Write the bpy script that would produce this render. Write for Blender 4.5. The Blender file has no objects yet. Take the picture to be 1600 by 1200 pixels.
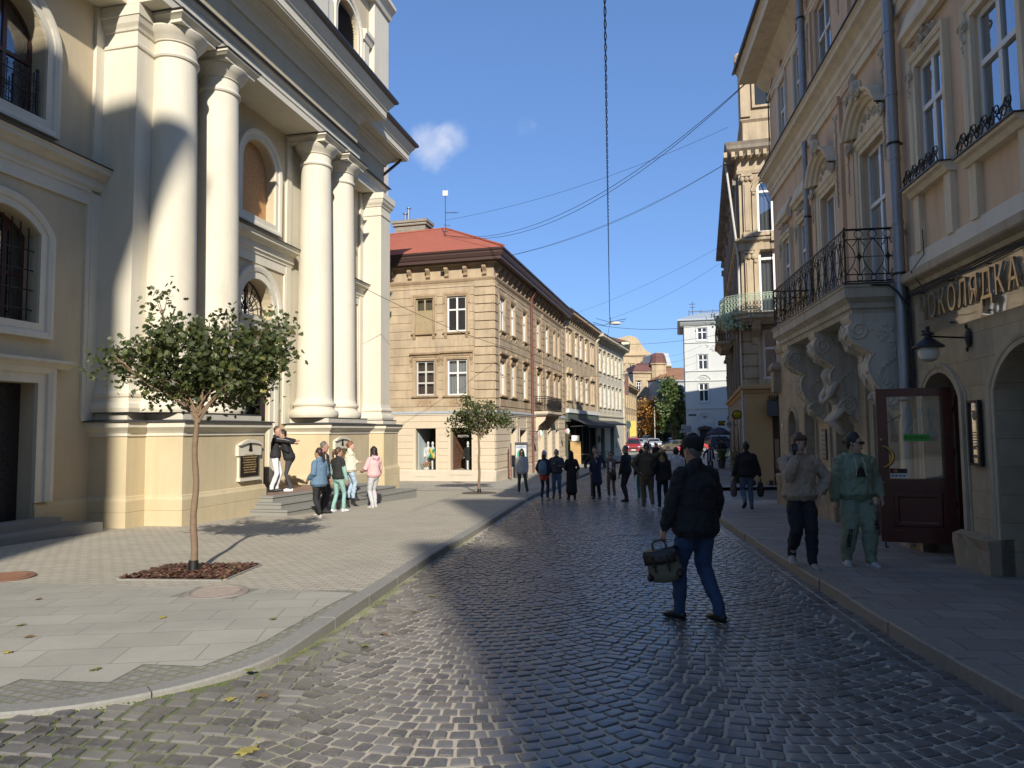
import bpy, bmesh, math, random
from mathutils import Vector, Matrix
S = bpy.context.scene
COL = S.collection
R = math.radians
rnd = random.Random(7)

# ------------------------------------------------------------------ terrain
def gz(Y):
    pts = [(-200, 0), (0, 0), (30, -.78), (90, -1.15), (110, -.9), (150, .6), (260, 7), (600, 20)]
    for (a, b), (c, d) in zip(pts, pts[1:]):
        if Y <= c:
            return b + (d - b) * (Y - a) / (c - a)
    return 20
def lerp_tab(tab, t):
    if t <= tab[0][0]: return tab[0][1]
    for (a, b), (c, d) in zip(tab, tab[1:]):
        if t <= c: return b + (d - b) * (t - a) / (c - a)
    return tab[-1][1]
KL = [(2.5, -40), (4.0, -8), (4.74, -3.34), (4.85, -2.95), (5.05, -2.6), (5.35, -2.25), (5.78, -1.95), (6.5, -1.79), (7.5, -1.66), (8.75, -1.52), (11.7, -1.17),
      (14.2, -.79), (25.2, .72), (31, 2.0), (36, 3.1), (52, 7.0), (67, 11.5), (82, 16), (100, 22), (130, 31)]
KR = [(-40, 2.0), (0, 2.75), (4.65, 3.2), (5.8, 3.29), (7.15, 3.45), (9.46, 3.75), (14.1, 4.38), (17.7, 4.86), (22, 5.6), (25, 6.5), (31, 8.4), (46, 12.4), (60, 17), (80, 25), (130, 45)]
kl = lambda Y: lerp_tab(KL, Y)
kr = lambda Y: lerp_tab(KR, Y)

# ------------------------------------------------------------------ materials
class NT:
    def __init__(s, name):
        s.m = bpy.data.materials.new(name); s.m.use_nodes = True
        s.t = s.m.node_tree; s.t.nodes.clear()
        s.out = s.n('ShaderNodeOutputMaterial')
    def n(s, typ, **kw):
        x = s.t.nodes.new(typ)
        for k, v in kw.items():
            if k.startswith('i_'):
                k = k[2:]; k = int(k) if k.isdigit() else k
                x.inputs[k].default_value = v
            else: setattr(x, k, v)
        return x
    def l(s, a, b): s.t.links.new(a, b)
    def co(s, scale=(1, 1, 1), rot=0, geo=False, off=(0, 0, 0)):
        tc = s.n('ShaderNodeTexCoord'); mp = s.n('ShaderNodeMapping')
        mp.inputs['Scale'].default_value = scale; mp.inputs['Rotation'].default_value = (0, 0, rot); mp.inputs['Location'].default_value = off
        s.l(tc.outputs['Object'], mp.inputs['Vector']); return mp.outputs[0]
    def noise(s, vec, sc, det=4, rough=.55):
        x = s.n('ShaderNodeTexNoise'); x.inputs['Scale'].default_value = sc; x.inputs['Detail'].default_value = det; x.inputs['Roughness'].default_value = rough
        s.l(vec, x.inputs['Vector']); return x.outputs['Fac']
    def ramp(s, f, a, b, ca=(0, 0, 0, 1), cb=(1, 1, 1, 1)):
        x = s.n('ShaderNodeValToRGB'); e = x.color_ramp.elements
        e[0].position = a; e[0].color = ca; e[1].position = b; e[1].color = cb
        s.l(f, x.inputs[0]); return x.outputs[0]
    def mix(s, f, a, b, mode='MIX'):
        x = s.n('ShaderNodeMix', data_type='RGBA', blend_type=mode)
        for i, v in ((0, f), (6, a), (7, b)):
            if hasattr(v, 'is_linked'): s.l(v, x.inputs[i])
            elif i == 0: x.inputs[0].default_value = v
            else: x.inputs[i].default_value = c4(v)
        return x.outputs[2]
    def math(s, op, a, b=None):
        x = s.n('ShaderNodeMath', operation=op)
        for i, v in ((0, a), (1, b)):
            if v is None: continue
            if hasattr(v, 'is_linked'): s.l(v, x.inputs[i])
            else: x.inputs[i].default_value = v
        return x.outputs[0]
    def bsdf(s, col, rough=.7, bump=None, bs=.3, bd=.01, **kw):
        p = s.n('ShaderNodeBsdfPrincipled')
        if hasattr(col, 'is_linked'): s.l(col, p.inputs['Base Color'])
        else: p.inputs['Base Color'].default_value = c4(col)
        if hasattr(rough, 'is_linked'): s.l(rough, p.inputs['Roughness'])
        else: p.inputs['Roughness'].default_value = rough
        for k, v in kw.items(): p.inputs[k.replace('_', ' ')].default_value = v
        if bump is not None:
            b = s.n('ShaderNodeBump'); b.inputs['Strength'].default_value = bs; b.inputs['Distance'].default_value = bd
            s.l(bump, b.inputs['Height']); s.l(b.outputs[0], p.inputs['Normal'])
        s.l(p.outputs[0], s.out.inputs[0]); return p
def c4(v): return (v[0], v[1], v[2], 1)
def mul(c, k): return tuple(min(1, x * k) for x in c)

def plaster(name, c, var=.12, stain=.0, scol=(.12, .10, .08), rough=.85, bs=.25, fine=60, big=.7):
    t = NT(name); v = t.co()
    n1 = t.noise(v, big, 5, .6); n2 = t.noise(v, fine, 3)
    col = t.mix(t.ramp(n1, .3, .7), mul(c, 1 - var), mul(c, 1 + var * .6))
    col = t.mix(t.math('MULTIPLY', n2, .35), col, mul(c, .75))
    if stain:
        vs = t.co((2.6, 2.6, .35)); n3 = t.noise(vs, 1.6, 6, .65); n4 = t.noise(v, 3.1, 7, .7)
        f = t.math('MULTIPLY', t.ramp(n3, .46, .75), stain)
        col = t.mix(f, col, scol)
        f2 = t.math('MULTIPLY', t.ramp(n4, .58, .8), stain * .7)
        col = t.mix(f2, col, mul(c, .5))
    t.bsdf(col, rough, t.math('ADD', n2, t.math('MULTIPLY', n1, .6)), bs, .006)
    return t.m
def ashlar(name, c, w, h, mort=.006, var=.18, stain=.4, mc=None, rot=False, bs=.5):
    # blocks follow local (y, z) of a facade
    t = NT(name); tc = t.n('ShaderNodeTexCoord'); sp = t.n('ShaderNodeSeparateXYZ'); cb = t.n('ShaderNodeCombineXYZ')
    t.l(tc.outputs['Object'], sp.inputs[0])
    ax = t.math('ADD', sp.outputs[1], sp.outputs[0]); t.l(ax, cb.inputs[0]); t.l(sp.outputs[2], cb.inputs[1])
    b = t.n('ShaderNodeTexBrick'); b.inputs['Scale'].default_value = 1; b.inputs['Brick Width'].default_value = w; b.inputs['Row Height'].default_value = h
    b.inputs['Mortar Size'].default_value = mort; b.inputs['Mortar Smooth'].default_value = .3; b.inputs['Bias'].default_value = 0
    b.inputs['Color1'].default_value = c4(mul(c, 1 - var)); b.inputs['Color2'].default_value = c4(mul(c, 1 + var * .5)); b.inputs['Mortar'].default_value = c4(mc or mul(c, .45))
    t.l(cb.outputs[0], b.inputs['Vector'])
    v = t.co(); n1 = t.noise(v, 2.3, 7, .68); n2 = t.noise(v, 45, 4)
    col = t.mix(t.math('MULTIPLY', t.ramp(n1, .42, .72), stain), b.outputs[0], mul(c, .38))
    col = t.mix(t.math('MULTIPLY', n2, .3), col, mul(c, .7))
    hgt = t.math('ADD', t.math('MULTIPLY', b.outputs['Fac'], -1.5), t.math('ADD', t.math('MULTIPLY', n2, .4), t.math('MULTIPLY', n1, .9)))
    t.bsdf(col, .9, hgt, bs, .012)
    return t.m
def simple(name, c, rough=.6, var=.15, sc=8, bs=.15, **kw):
    t = NT(name); v = t.co(); n1 = t.noise(v, sc, 5, .6)
    col = t.mix(n1, mul(c, 1 - var), mul(c, 1 + var))
    t.bsdf(col, rough, n1, bs, .004, **kw); return t.m
_cloth = {}
def cloth(c, rough=.85, var=.2):
    k = (tuple(round(x, 3) for x in c), rough)
    if k not in _cloth:
        t = NT('fabric'); v = t.co(); n1 = t.noise(v, 7, 4); n2 = t.noise(v, 160, 2)
        col = t.mix(n1, mul(c, 1 - var), mul(c, 1 + var)); col = t.mix(t.math('MULTIPLY', n2, .3), col, mul(c, .7))
        t.bsdf(col, rough, t.math('ADD', n2, t.math('MULTIPLY', n1, 3)), .25, .004, Sheen_Weight=.0); _cloth[k] = t.m
    return _cloth[k]
def glass(name, tint=(.75, .8, .85), op=.35, fk=1.0):
    t = NT(name); g = t.n('ShaderNodeBsdfGlossy'); g.inputs['Roughness'].default_value = .015; g.inputs[0].default_value = (.9, .93, 1, 1)
    tr = t.n('ShaderNodeBsdfTransparent'); tr.inputs[0].default_value = c4(tint)
    fr = t.n('ShaderNodeFresnel'); fr.inputs[0].default_value = 1.5
    v = t.co(); n = t.noise(v, 1.4, 2); b = t.n('ShaderNodeBump'); b.inputs['Strength'].default_value = .12; b.inputs['Distance'].default_value = .02
    t.l(n, b.inputs['Height']); t.l(b.outputs[0], g.inputs['Normal'])
    f = t.math('ADD', t.math('MULTIPLY', fr.outputs[0], fk), op)
    mx = t.n('ShaderNodeMixShader'); t.l(f, mx.inputs[0]); t.l(tr.outputs[0], mx.inputs[1]); t.l(g.outputs[0], mx.inputs[2]); t.l(mx.outputs[0], t.out.inputs[0])
    return t.m
def brickmat(name, c1, c2, mc, w, h, ms, rot=0, bs=.5, stain=.3, rough=.85, off=.5, noisec=None, bd=.01):
    t = NT(name); v = t.co((1, 1, 1), rot)
    d = t.n('ShaderNodeTexNoise'); d.inputs['Scale'].default_value = 6; t.l(v, d.inputs['Vector'])
    vv = t.n('ShaderNodeVectorMath', operation='MULTIPLY_ADD'); t.l(d.outputs['Color'], vv.inputs[0]); vv.inputs[1].default_value = (ms * 1.2, ms * 1.2, 0); t.l(v, vv.inputs[2])
    b = t.n('ShaderNodeTexBrick'); b.offset = off; b.inputs['Scale'].default_value = 1; b.inputs['Brick Width'].default_value = w; b.inputs['Row Height'].default_value = h
    b.inputs['Mortar Size'].default_value = ms; b.inputs['Mortar Smooth'].default_value = .2
    b.inputs['Color1'].default_value = c4(c1); b.inputs['Color2'].default_value = c4(c2); b.inputs['Mortar'].default_value = c4(mc)
    t.l(vv.outputs[0], b.inputs['Vector'])
    n1 = t.noise(v, .9, 6, .65); n2 = t.noise(v, 70, 3, .7)
    col = t.mix(t.math('MULTIPLY', t.ramp(n1, .4, .75), stain), b.outputs[0], mul(c1, .55))
    col = t.mix(t.math('MULTIPLY', t.ramp(n2, .35, .75), .35), col, mul(c2, 1.25))
    hgt = t.math('ADD', t.math('MULTIPLY', b.outputs['Fac'], -1.6), t.math('MULTIPLY', n2, .5))
    t.bsdf(col, rough, hgt, bs, bd); return t.m

# ------------------------------------------------------------------ mesh builder
SPLIT = set('stone_ledge plain_band shop_course street_pilaster pilaster facade_cable balcony_bracket quoin eaves_bracket attic_vent pilaster_strip bay_strip stone_pilaster small_bracket return_wall leather_corner strap string_course awning_arm shopfront_post end_wall inner_wall hinge buckle bay_window pale_motif window_rail cartouche'.split())
class MB:
    """collects faces; mp maps facade coords (u, n, z) to local xyz"""
    def __init__(s, mp=None): s.v = []; s.f = []; s.mi = []; s.mp = mp or (lambda a, b, c: (a, b, c)); s.cur = 0; s.sm = []
    def p(s, a, b, c): s.v.append(s.mp(a, b, c)); return len(s.v) - 1
    def face(s, ids, sm=False): s.f.append(tuple(ids)); s.mi.append(s.cur); s.sm.append(sm)
    def poly(s, pts): s.face([s.p(*q) for q in pts]); return s
    def box(s, a0, a1, b0, b1, c0, c1):
        i = [s.p(a, b, c) for c in (c0, c1) for b in (b0, b1) for a in (a0, a1)]
        for q in ((0, 1, 3, 2), (4, 6, 7, 5), (0, 4, 5, 1), (2, 3, 7, 6), (0, 2, 6, 4), (1, 5, 7, 3)): s.face([i[k] for k in q])
        return s
    def loops(s, loops, cap=True, sm=False, closed=True):
        L = [[s.p(*q) for q in lp] for lp in loops]; n = len(L[0])
        for A, B in zip(L, L[1:]):
            for k in range(n if closed else n - 1):
                s.face((A[k], A[(k + 1) % n], B[(k + 1) % n], B[k]), sm)
        if cap and n > 2: s.face(L[0]); s.face(L[-1])
        return s
    def plan(s, poly, prof, cap=True):
        return s.loops([[(x, y, z) for x, y in offs(poly, d)] for d, z in prof], cap)
    def ext_u(s, prof, u0, u1): return s.loops([[(u, n, z) for n, z in prof] for u in (u0, u1)])
    def ext_n(s, prof, n0, n1): return s.loops([[(u, n, z) for u, z in prof] for n in (n0, n1)])
    def lathe(s, cx, cy, prof, seg=32, sm=True, a0=0, a1=2 * math.pi):
        full = abs(a1 - a0 - 2 * math.pi) < 1e-6; k = seg if full else seg + 1
        return s.loops([[(cx + r * math.cos(a0 + (a1 - a0) * i / seg), cy + r * math.sin(a0 + (a1 - a0) * i / seg), z) for i in range(k)] for r, z in prof], full, sm, full)
    def tube(s, pts, r, seg=6, sm=True):
        P = [Vector(q) for q in pts]; out = []; a = None
        for i, q in enumerate(P):
            d = (P[min(i + 1, len(P) - 1)] - P[max(i - 1, 0)])
            d = d.normalized() if d.length > 1e-9 else Vector((0, 0, 1))
            if a is None: a = d.cross(Vector((0, 0, 1)) if abs(d.z) < .8 else Vector((1, 0, 0)))
            a = a - d * a.dot(d)
            if a.length < 1e-4: a = d.cross(Vector((.3, .5, .8)))
            a.normalize(); b = a.cross(d)
            rr = r[i] if isinstance(r, (list, tuple)) else r
            out.append([tuple(q + a * math.cos(2 * math.pi * k / seg) * rr + b * math.sin(2 * math.pi * k / seg) * rr) for k in range(seg)])
        return s.loops(out, True, sm)
    def ball(s, c, rx, ry, rz, seg=10, ring=6, sm=True):
        return s.loops([[(c[0] + rx * math.sin(t) * math.cos(a), c[1] + ry * math.sin(t) * math.sin(a), c[2] - rz * math.cos(t)) for a in [2 * math.pi * k / seg for k in range(seg)]]
                        for t in [.12 + (math.pi - .24) * i / ring for i in range(ring + 1)]], True, sm)
    def wall(s, u0, u1, z0, z1, n, holes=(), seg=14, reveal=True):
        us = sorted({u0, u1} | {h[k] for h in holes for k in (0, 1)}); tops = [h[3] + h[4] for h in holes]
        zs = sorted({z0, z1} | {h[2] for h in holes} | set(tops))
        for a, b in zip(us, us[1:]):
            run = None
            for c, d in zip(zs, zs[1:]):
                mu, mz = (a + b) / 2, (c + d) / 2
                if any(h[0] < mu < h[1] and h[2] < mz < h[3] + h[4] for h in holes): continue
                s.poly([(a, n, c), (b, n, c), (b, n, d), (a, n, d)])
        for h in holes:
            a, b, c, d, ar, dp = h[:6]
            arc = arch(a, b, d, ar, seg)
            for (x0, y0), (x1, y1) in zip(arc, arc[1:]):
                if ar > 0: s.poly([(x0, n, y0), (x1, n, y1), (x1, n, d + ar), (x0, n, d + ar)])
                s.poly([(x0, n, y0), (x1, n, y1), (x1, n - dp, y1), (x0, n - dp, y0)])
            for x in (a, b): s.poly([(x, n, c), (x, n, d), (x, n - dp, d), (x, n - dp, c)])
            s.poly([(a, n, c), (b, n, c), (b, n - dp, c), (a, n - dp, c)])
        return s
    def surround(s, a, b, c, d, ar, w, n0, n1, seg=16, bottom=True, steps=((0, 1), (.55, .6), (1, .35))):
        """stepped moulded frame round an (arched) opening; n1 projects most at the outer edge"""
        def ring(o):
            arc = arch(a - o, b + o, d, ar + o if ar > 0 else 0, seg)
            if ar == 0: arc = [(x, y + o) for x, y in arc]
            pts = [(a - o, c - (o if bottom else 0))] + arc + [(b + o, c - (o if bottom else 0))]
            return pts
        prof = [(0, n0), (0, n0 + (n1 - n0) * .55), (w * .5, n0 + (n1 - n0) * .55), (w * .55, n0 + (n1 - n0) * .8), (w * .8, n1), (w, n1), (w, n0)]
        s.loops([[(x, nn, y) for x, y in ring(o)] for o, nn in prof], False, False, bottom)
        return s
    def pieces(s):
        n = len(s.v); pr = list(range(n))
        def f(i):
            while pr[i] != i: pr[i] = pr[pr[i]]; i = pr[i]
            return i
        for fc in s.f:
            for k in fc[1:]: pr[f(k)] = f(fc[0])
        bb = {}
        for i, v in enumerate(s.v):
            b = bb.setdefault(f(i), [list(v), list(v)])
            for k in range(3): b[0][k] = min(b[0][k], v[k]); b[1][k] = max(b[1][k], v[k])
        ks = list(bb)
        for i, a in enumerate(ks):
            for c in ks[:i]:
                if all(bb[a][0][k] < bb[c][1][k] + .008 and bb[c][0][k] < bb[a][1][k] + .008 for k in range(3)): pr[f(a)] = f(c)
        out = {}
        for j, fc in enumerate(s.f): out.setdefault(f(fc[0]), []).append(j)
        return list(out.values())
    def build(s, name, mats, parent=None, sharp=35, recalc=True, loc=None):
        if name in SPLIT:
            P = s.pieces()
            if 1 < len(P) <= 80:
                first = None
                for idx in P:
                    q = MB(); mp = {}
                    for j in idx:
                        for i in s.f[j]:
                            if i not in mp: mp[i] = len(q.v); q.v.append(s.v[i])
                        q.f.append(tuple(mp[i] for i in s.f[j])); q.mi.append(s.mi[j]); q.sm.append(s.sm[j])
                    first = q._build(name, mats, parent, sharp, recalc, loc) if first is None else (q._build(name, mats, parent, sharp, recalc, loc), first)[1]
                return first
        return s._build(name, mats, parent, sharp, recalc, loc)
    def _build(s, name, mats, parent=None, sharp=35, recalc=True, loc=None):
        me = bpy.data.meshes.new(name); me.from_pydata(s.v, [], s.f)
        if not isinstance(mats, (list, tuple)): mats = [mats]
        for m in mats: me.materials.append(m)
        me.polygons.foreach_set('material_index', s.mi); me.polygons.foreach_set('use_smooth', s.sm)
        if recalc:
            bm = bmesh.new(); bm.from_mesh(me); bmesh.ops.remove_doubles(bm, verts=bm.verts, dist=1e-5); bmesh.ops.recalc_face_normals(bm, faces=bm.faces); bm.to_mesh(me); bm.free()
        if any(s.sm):
            try: me.set_sharp_from_angle(angle=R(sharp))
            except Exception: pass
        me.update()
        o = bpy.data.objects.new(name, me); COL.objects.link(o)
        if parent is not None: o.parent = parent
        if loc is not None: o.location = loc
        return o
def arch(a, b, d, ar, seg):
    if ar <= 0: return [(a, d), (b, d)]
    w = (b - a) / 2; rad = (w * w + ar * ar) / (2 * ar); cz = d + ar - rad; m = (a + b) / 2
    th = math.asin(min(1, w / rad)); th = math.pi - th if ar > w else th
    return [(m + rad * math.sin(-th + 2 * th * i / seg), cz + rad * math.cos(-th + 2 * th * i / seg)) for i in range(seg + 1)]
def offs(poly, d):
    n = len(poly); ar = sum(poly[i][0] * poly[(i + 1) % n][1] - poly[(i + 1) % n][0] * poly[i][1] for i in range(n)); sg = 1 if ar > 0 else -1
    out = []
    for i in range(n):
        p0, p1, p2 = poly[i - 1], poly[i], poly[(i + 1) % n]
        d1 = Vector((p1[0] - p0[0], p1[1] - p0[1])).normalized(); d2 = Vector((p2[0] - p1[0], p2[1] - p1[1])).normalized()
        n1 = Vector((d1.y, -d1.x)) * sg; n2 = Vector((d2.y, -d2.x)) * sg
        b = n1 + n2; k = d / max(.3, (1 + n1.dot(n2)))
        out.append((p1[0] + b.x * k, p1[1] + b.y * k))
    return out
def empty(name, loc, rz=0, label=None, cat=None, group=None):
    o = bpy.data.objects.new(name, None); COL.objects.link(o); o.location = loc; o.rotation_euler = (0, 0, rz); o.empty_display_size = .2
    if label: tag(o, label, cat, group)
    return o
def tag(o, label, cat, group=None):
    o['label'] = label; o['category'] = cat
    if group: o['group'] = group
    return o
def struct(o, kind='structure'): o['kind'] = kind; return o
def copy_tree(o, parent=None):
    c = o.copy(); COL.objects.link(c)
    if parent is not None: c.parent = parent
    for ch in list(o.children): copy_tree(ch, c)
    return c
def text(name, s, size, mat, parent, loc, rot, ext=.01, align='CENTER', sx=1.0):
    cu = bpy.data.curves.new(name, 'FONT'); cu.body = s; cu.size = size; cu.extrude = ext; cu.align_x = align; cu.align_y = 'CENTER'; cu.resolution_u = 3
    cu.materials.append(mat); o = bpy.data.objects.new(name, cu); COL.objects.link(o); o.parent = parent; o.location = loc; o.rotation_euler = rot; o.scale = (sx, 1, 1)
    return o
class Facade:
    """root Empty at (x, y, zb); direction a degrees east of +Y; side +1: outward normal to the right, -1: to the left"""
    def __init__(s, name, x, y, zb, deg, side, label, cat='building', group=None):
        s.root = empty(name, (x, y, zb), -R(deg), label, cat, group); s.zb = zb; s.side = side; s.a = R(deg); s.o = (x, y)
    def mb(s): return MB(lambda u, n, z: (s.side * n, u, z - s.zb))
    def mbf(s, u0=0): return MB(lambda t, d, z: (s.side * t, u0 - d, z - s.zb))    # end wall at u = u0 facing -u; t runs along n, d outward
    def w(s, u, n): return (s.o[0] + u * math.sin(s.a) + n * s.side * math.cos(s.a), s.o[1] + u * math.cos(s.a) - n * s.side * math.sin(s.a))
    def loc(s, u, n, z): return (s.side * n, u, z - s.zb)
def window(F, mk, a, b, c, d, ar, n, fm, gm, bars=((.5,), (.62,)), fw=.07, curtain=None, sill=None, name='window', arcseg=12, blind=None):
    """window set at depth n: frame (part) > pane, curtain, sill (sub-parts)"""
    m = mk(); arc = arch(a, b, d, ar, arcseg)
    o1 = [(a, c)] + arc + [(b, c)]; i1 = [(a + fw, c + fw)] + [(max(a + fw, min(b - fw, x)), y - fw) for x, y in arc] + [(b - fw, c + fw)]
    m.loops([[(x, n, z) for x, z in i1], [(x, n + .05, z) for x, z in i1], [(x, n + .05, z) for x, z in o1], [(x, n, z) for x, z in o1]], False)
    top = lambda x: d if ar <= 0 else max(y for (xx, y) in [min(arc, key=lambda q: abs(q[0] - x))])
    for f in bars[0]:
        x = a + (b - a) * f; m.box(x - fw * .55, x + fw * .55, n + .004, n + .056, c + fw, top(x) - fw * .6)
    for f in bars[1]:
        z = c + (d - c) * f; m.box(a + fw, b - fw, n + .007, n + .053 + (.012 if f > .55 else 0), z - fw * .5, z + fw * .5)
    fr = m.build(name, fm, F.root)
    g = mk(); g.poly([(x, n + .022, z) for x, z in [(a, c)] + arc + [(b, c)]]); g.build('pane', gm, fr)
    if curtain:
        cu = mk(); k = 26; w = b - a; full = curtain is not True and isinstance(curtain, tuple)
        mat = curtain[0] if full else curtain; gaps = curtain[1] if full else ((0, 1),)
        for g0, g1 in gaps:
            xs = [a + w * (g0 + (g1 - g0) * i / k) for i in range(k + 1)]
            cu.loops([[(x, n - .14 + .025 * math.sin(i * 1.9) + .012 * math.sin(i * 4.7), z) for i, x in enumerate(xs)] for z in (c, d + ar)], False, True, False)
        cu.build('curtain', mat, fr)
    bk = mk(); bk.box(a - .3, b + .3, n - .9, n - .25, c - .1, d + ar + .1); bk.build('room_shade', M['void'], fr)
    if sill:
        s_ = mk(); s_.box(a - .06, b + .06, n - .02, sill[0], c - .05, c); s_.build('sill', sill[1], fr)
    return fr
def pixdir(px, py):
    """view direction of a point of the sky"""
    a, b = (px - 800) / 1110, (600 - py) / 1110; c, s = math.cos(.0095), math.sin(.0095); x, y = a * c + b * s, -a * s + b * c; p = math.atan(73.6 / 1110)
    return Vector((x, math.cos(p) - math.sin(p) * y, math.sin(p) + math.cos(p) * y)).normalized()
# rear houses: plan outlines (world x, y) and heights
LEFT_BLOCK = [(-16, -30), (-2.35, -30), (-2.35, -17), (-16, -17)]; LEFT_H = 26.1; LEFT_E = 1.2
RIGHT_BLOCK = [(13.6, -60), (40, -60), (40, -26), (5.72, -26)]; RIGHT_H = 20.6
RIGHT_TOP = [([(12.7, -45), (24, -45), (24, -28), (8.9, -28)], 20, 23.6), ([(11.8, -46), (25, -46), (25, -27.5), (7.8, -27.5)], 23.5, 26.8)]
SUN_AZ, SUN_EL = 10.9, 28.0
SUN_E, SKY_E, EXPO, CLOUD = 3.5, .10, .85, 6.2
# ------------------------------------------------------------------ material table
M = {}
M['void'] = simple('interior_shade', (.012, .011, .010), .9)  # near-black colour stands in for the shade inside rooms and openings
M['pale'] = plaster('pale_plaster', (.69, .64, .515), .08, .24, (.42, .36, .27))
M['cream'] = plaster('cream_plaster', (.58, .485, .325), .10, .30, (.36, .29, .19))
M['yellow'] = plaster('yellow_plaster', (.60, .50, .315), .12, .34, (.42, .32, .16))
M['basew'] = plaster('weathered_base_white', (.64, .595, .49), .1, .35, (.34, .31, .26))
M['slate'] = simple('grey_metal_flashing', (.055, .055, .06), .5)
M['gutter'] = simple('brown_gutter', (.028, .020, .018), .35, .2)
M['iron'] = simple('black_iron', (.012, .012, .013), .45)
M['osb'] = None
M['brownwood'] = simple('red_brown_wood', (.085, .035, .022), .45, .3, 12)
M['darkdoor'] = simple('studded_door', (.022, .017, .016), .5, .3)
M['stone_step'] = simple('granite_step', (.235, .23, .205), .75, .3, 55, .3)
M['land'] = simple('terracotta_landing', (.22, .14, .10), .7, .25, 9)
M['bronze'] = simple('dark_bronze', (.035, .028, .022), .4, .4, 20, .3, Metallic=.6)
M['gold'] = simple('gilt_letters', (.42, .30, .14), .45, .2, Metallic=.4)
M['glass'] = glass('window_glass')
M['glassd'] = glass('window_glass_reflective', (.6, .65, .7), .22)
M['glassc'] = glass('clear_glass', (.9, .92, .92), .02, .55); M['acry'] = glass('acrylic', (.93, .93, .92), .0, .4); M['glassr'] = glass('sky_reflecting_glass', (.6, .65, .7), .42)
M['white'] = simple('white_window_paint', (.74, .73, .70), .4, .06)
M['whitegrey'] = simple('old_white_paint', (.50, .48, .44), .55, .12)
M['curtain'] = simple('net_curtain', (.62, .60, .54), .9, .1)
M['curtaing'] = simple('grey_curtain', (.30, .30, .29), .9, .1)
M['blind'] = simple('brown_blind', (.21, .135, .095), .8, .15)
M['tanwood'] = simple('tan_shutter', (.33, .255, .145), .7, .25, 6)
# right hand building
M['peach'] = plaster('peach_plaster', (.74, .535, .36), .10, .34, (.23, .16, .11))
M['peachl'] = plaster('pale_peach_trim', (.80, .68, .50), .1, .36, (.26, .21, .16))
M['rev'] = plaster('cream_reveal', (.76, .71, .61), .08, .2, (.3, .27, .22))
M['carv'] = plaster('carved_stucco', (.62, .55, .44), .2, .5, (.14, .12, .1), .9, .6, 30)
M['ash'] = ashlar('limestone_ashlar', (.50, .40, .265), .62, .34, .004, .12, .45)
M['ashtrim'] = plaster('limestone_trim', (.52, .43, .30), .15, .5, (.15, .12, .09), .9, .5, 40, 1.6)
M['rough'] = plaster('worn_rubble_plinth', (.42, .33, .22), .3, .7, (.11, .09, .07), .95, 1.0, 14, 2.2)
M['concrete'] = plaster('balcony_concrete', (.52, .47, .38), .15, .5, (.13, .12, .1), .9, .5, 40)
M['zinc'] = simple('zinc_downpipe', (.33, .34, .36), .42, .16, 3, .1, Metallic=.55)
M['maroon'] = simple('maroon_door_wood', (.095, .022, .015), .32, .35, 5, .1)
M['brass'] = simple('brass', (.42, .27, .09), .3, .15, Metallic=.8)
# brown building
M['brown'] = plaster('brown_render', (.47, .37, .245), .25, .62, (.26, .19, .13), .9, .5, 24, .9)
M['brown2'] = plaster('brown_render_ornament', (.41, .30, .185), .2, .6, (.17, .12, .08), .9, .6, 24, 1.3)
M['shopcream'] = plaster('cream_shopfront', (.60, .505, .37), .06, .14, (.44, .35, .24))
M['shopw'] = plaster('pale_stone_base', (.58, .505, .395), .08, .2, (.4, .33, .25))
M['rtile'] = None
M['brownmetal'] = simple('brown_metal_eave', (.065, .035, .030), .5, .2)
M['chim'] = ashlar('grey_brick_chimney', (.36, .33, .27), .26, .08, .012, .2, .4)
M['redpipe'] = simple('red_brown_pipe', (.16, .065, .05), .5)
M['tan3'] = plaster('tan_render', (.49, .385, .25), .2, .55, (.22, .15, .09), .9, .5, 24, .9)
M['beige4'] = plaster('pale_yellow_stucco', (.56, .505, .38), .12, .3, (.3, .24, .15))
M['green5'] = plaster('pale_green_stucco', (.60, .60, .42), .08, .2, (.3, .3, .2))
M['tan6'] = plaster('far_tan_stucco', (.50, .385, .235), .22, .5, (.2, .14, .09), .9, .4, 12, .5)
M['tan7'] = plaster('far_ochre_stucco', (.46, .36, .23), .25, .6, (.19, .14, .09), .9, .4, 12, .5)
M['redroof'] = simple('dark_red_far_roof', (.13, .055, .045), .8, .3, 4)
M['orangeroof'] = simple('rusty_orange_roof', (.24, .12, .065), .8, .5, 2)
M['greyroof'] = simple('grey_metal_roof', (.33, .37, .40), .5, .2, 2)
M['greywall'] = plaster('grey_stucco', (.36, .37, .36), .1, .3)  # even grey render with random stains
M['whitewall'] = plaster('white_stucco', (.54, .55, .515), .06, .2, (.45, .45, .42))
M['ocher'] = plaster('ochre_shopfront', (.46, .30, .13), .08, .2, (.3, .18, .07))
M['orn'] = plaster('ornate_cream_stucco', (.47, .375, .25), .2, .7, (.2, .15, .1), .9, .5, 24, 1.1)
M['dorn'] = plaster('darker_stucco', (.31, .26, .20), .25, .6, (.1, .085, .07), .9, .5, 20, .8)  # darker stucco tone for the street side, cornice and next house
M['awning'] = cloth((.035, .04, .038), .8)
M['dgreen'] = simple('dark_green_fascia', (.075, .095, .075), .6, .1)
M['bark'] = simple('bark', (.20, .135, .085), .85, .35, 18, .8)
M['black'] = simple('black_paint', (.012, .012, .012), .5)
M['grey'] = simple('grey_paint', (.22, .225, .23), .5, .1)
M['dkgrey'] = simple('dark_grey_paint', (.06, .062, .066), .5, .1)
M['chrome'] = simple('polished_metal', (.5, .5, .5), .2, .05, Metallic=1.0)
M['rubber'] = simple('rubber', (.018, .018, .018), .75)
M['wire'] = simple('cable_black', (.02, .022, .026), .7)
M['redp'] = simple('red_paint', (.42, .03, .025), .4, .1)
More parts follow.
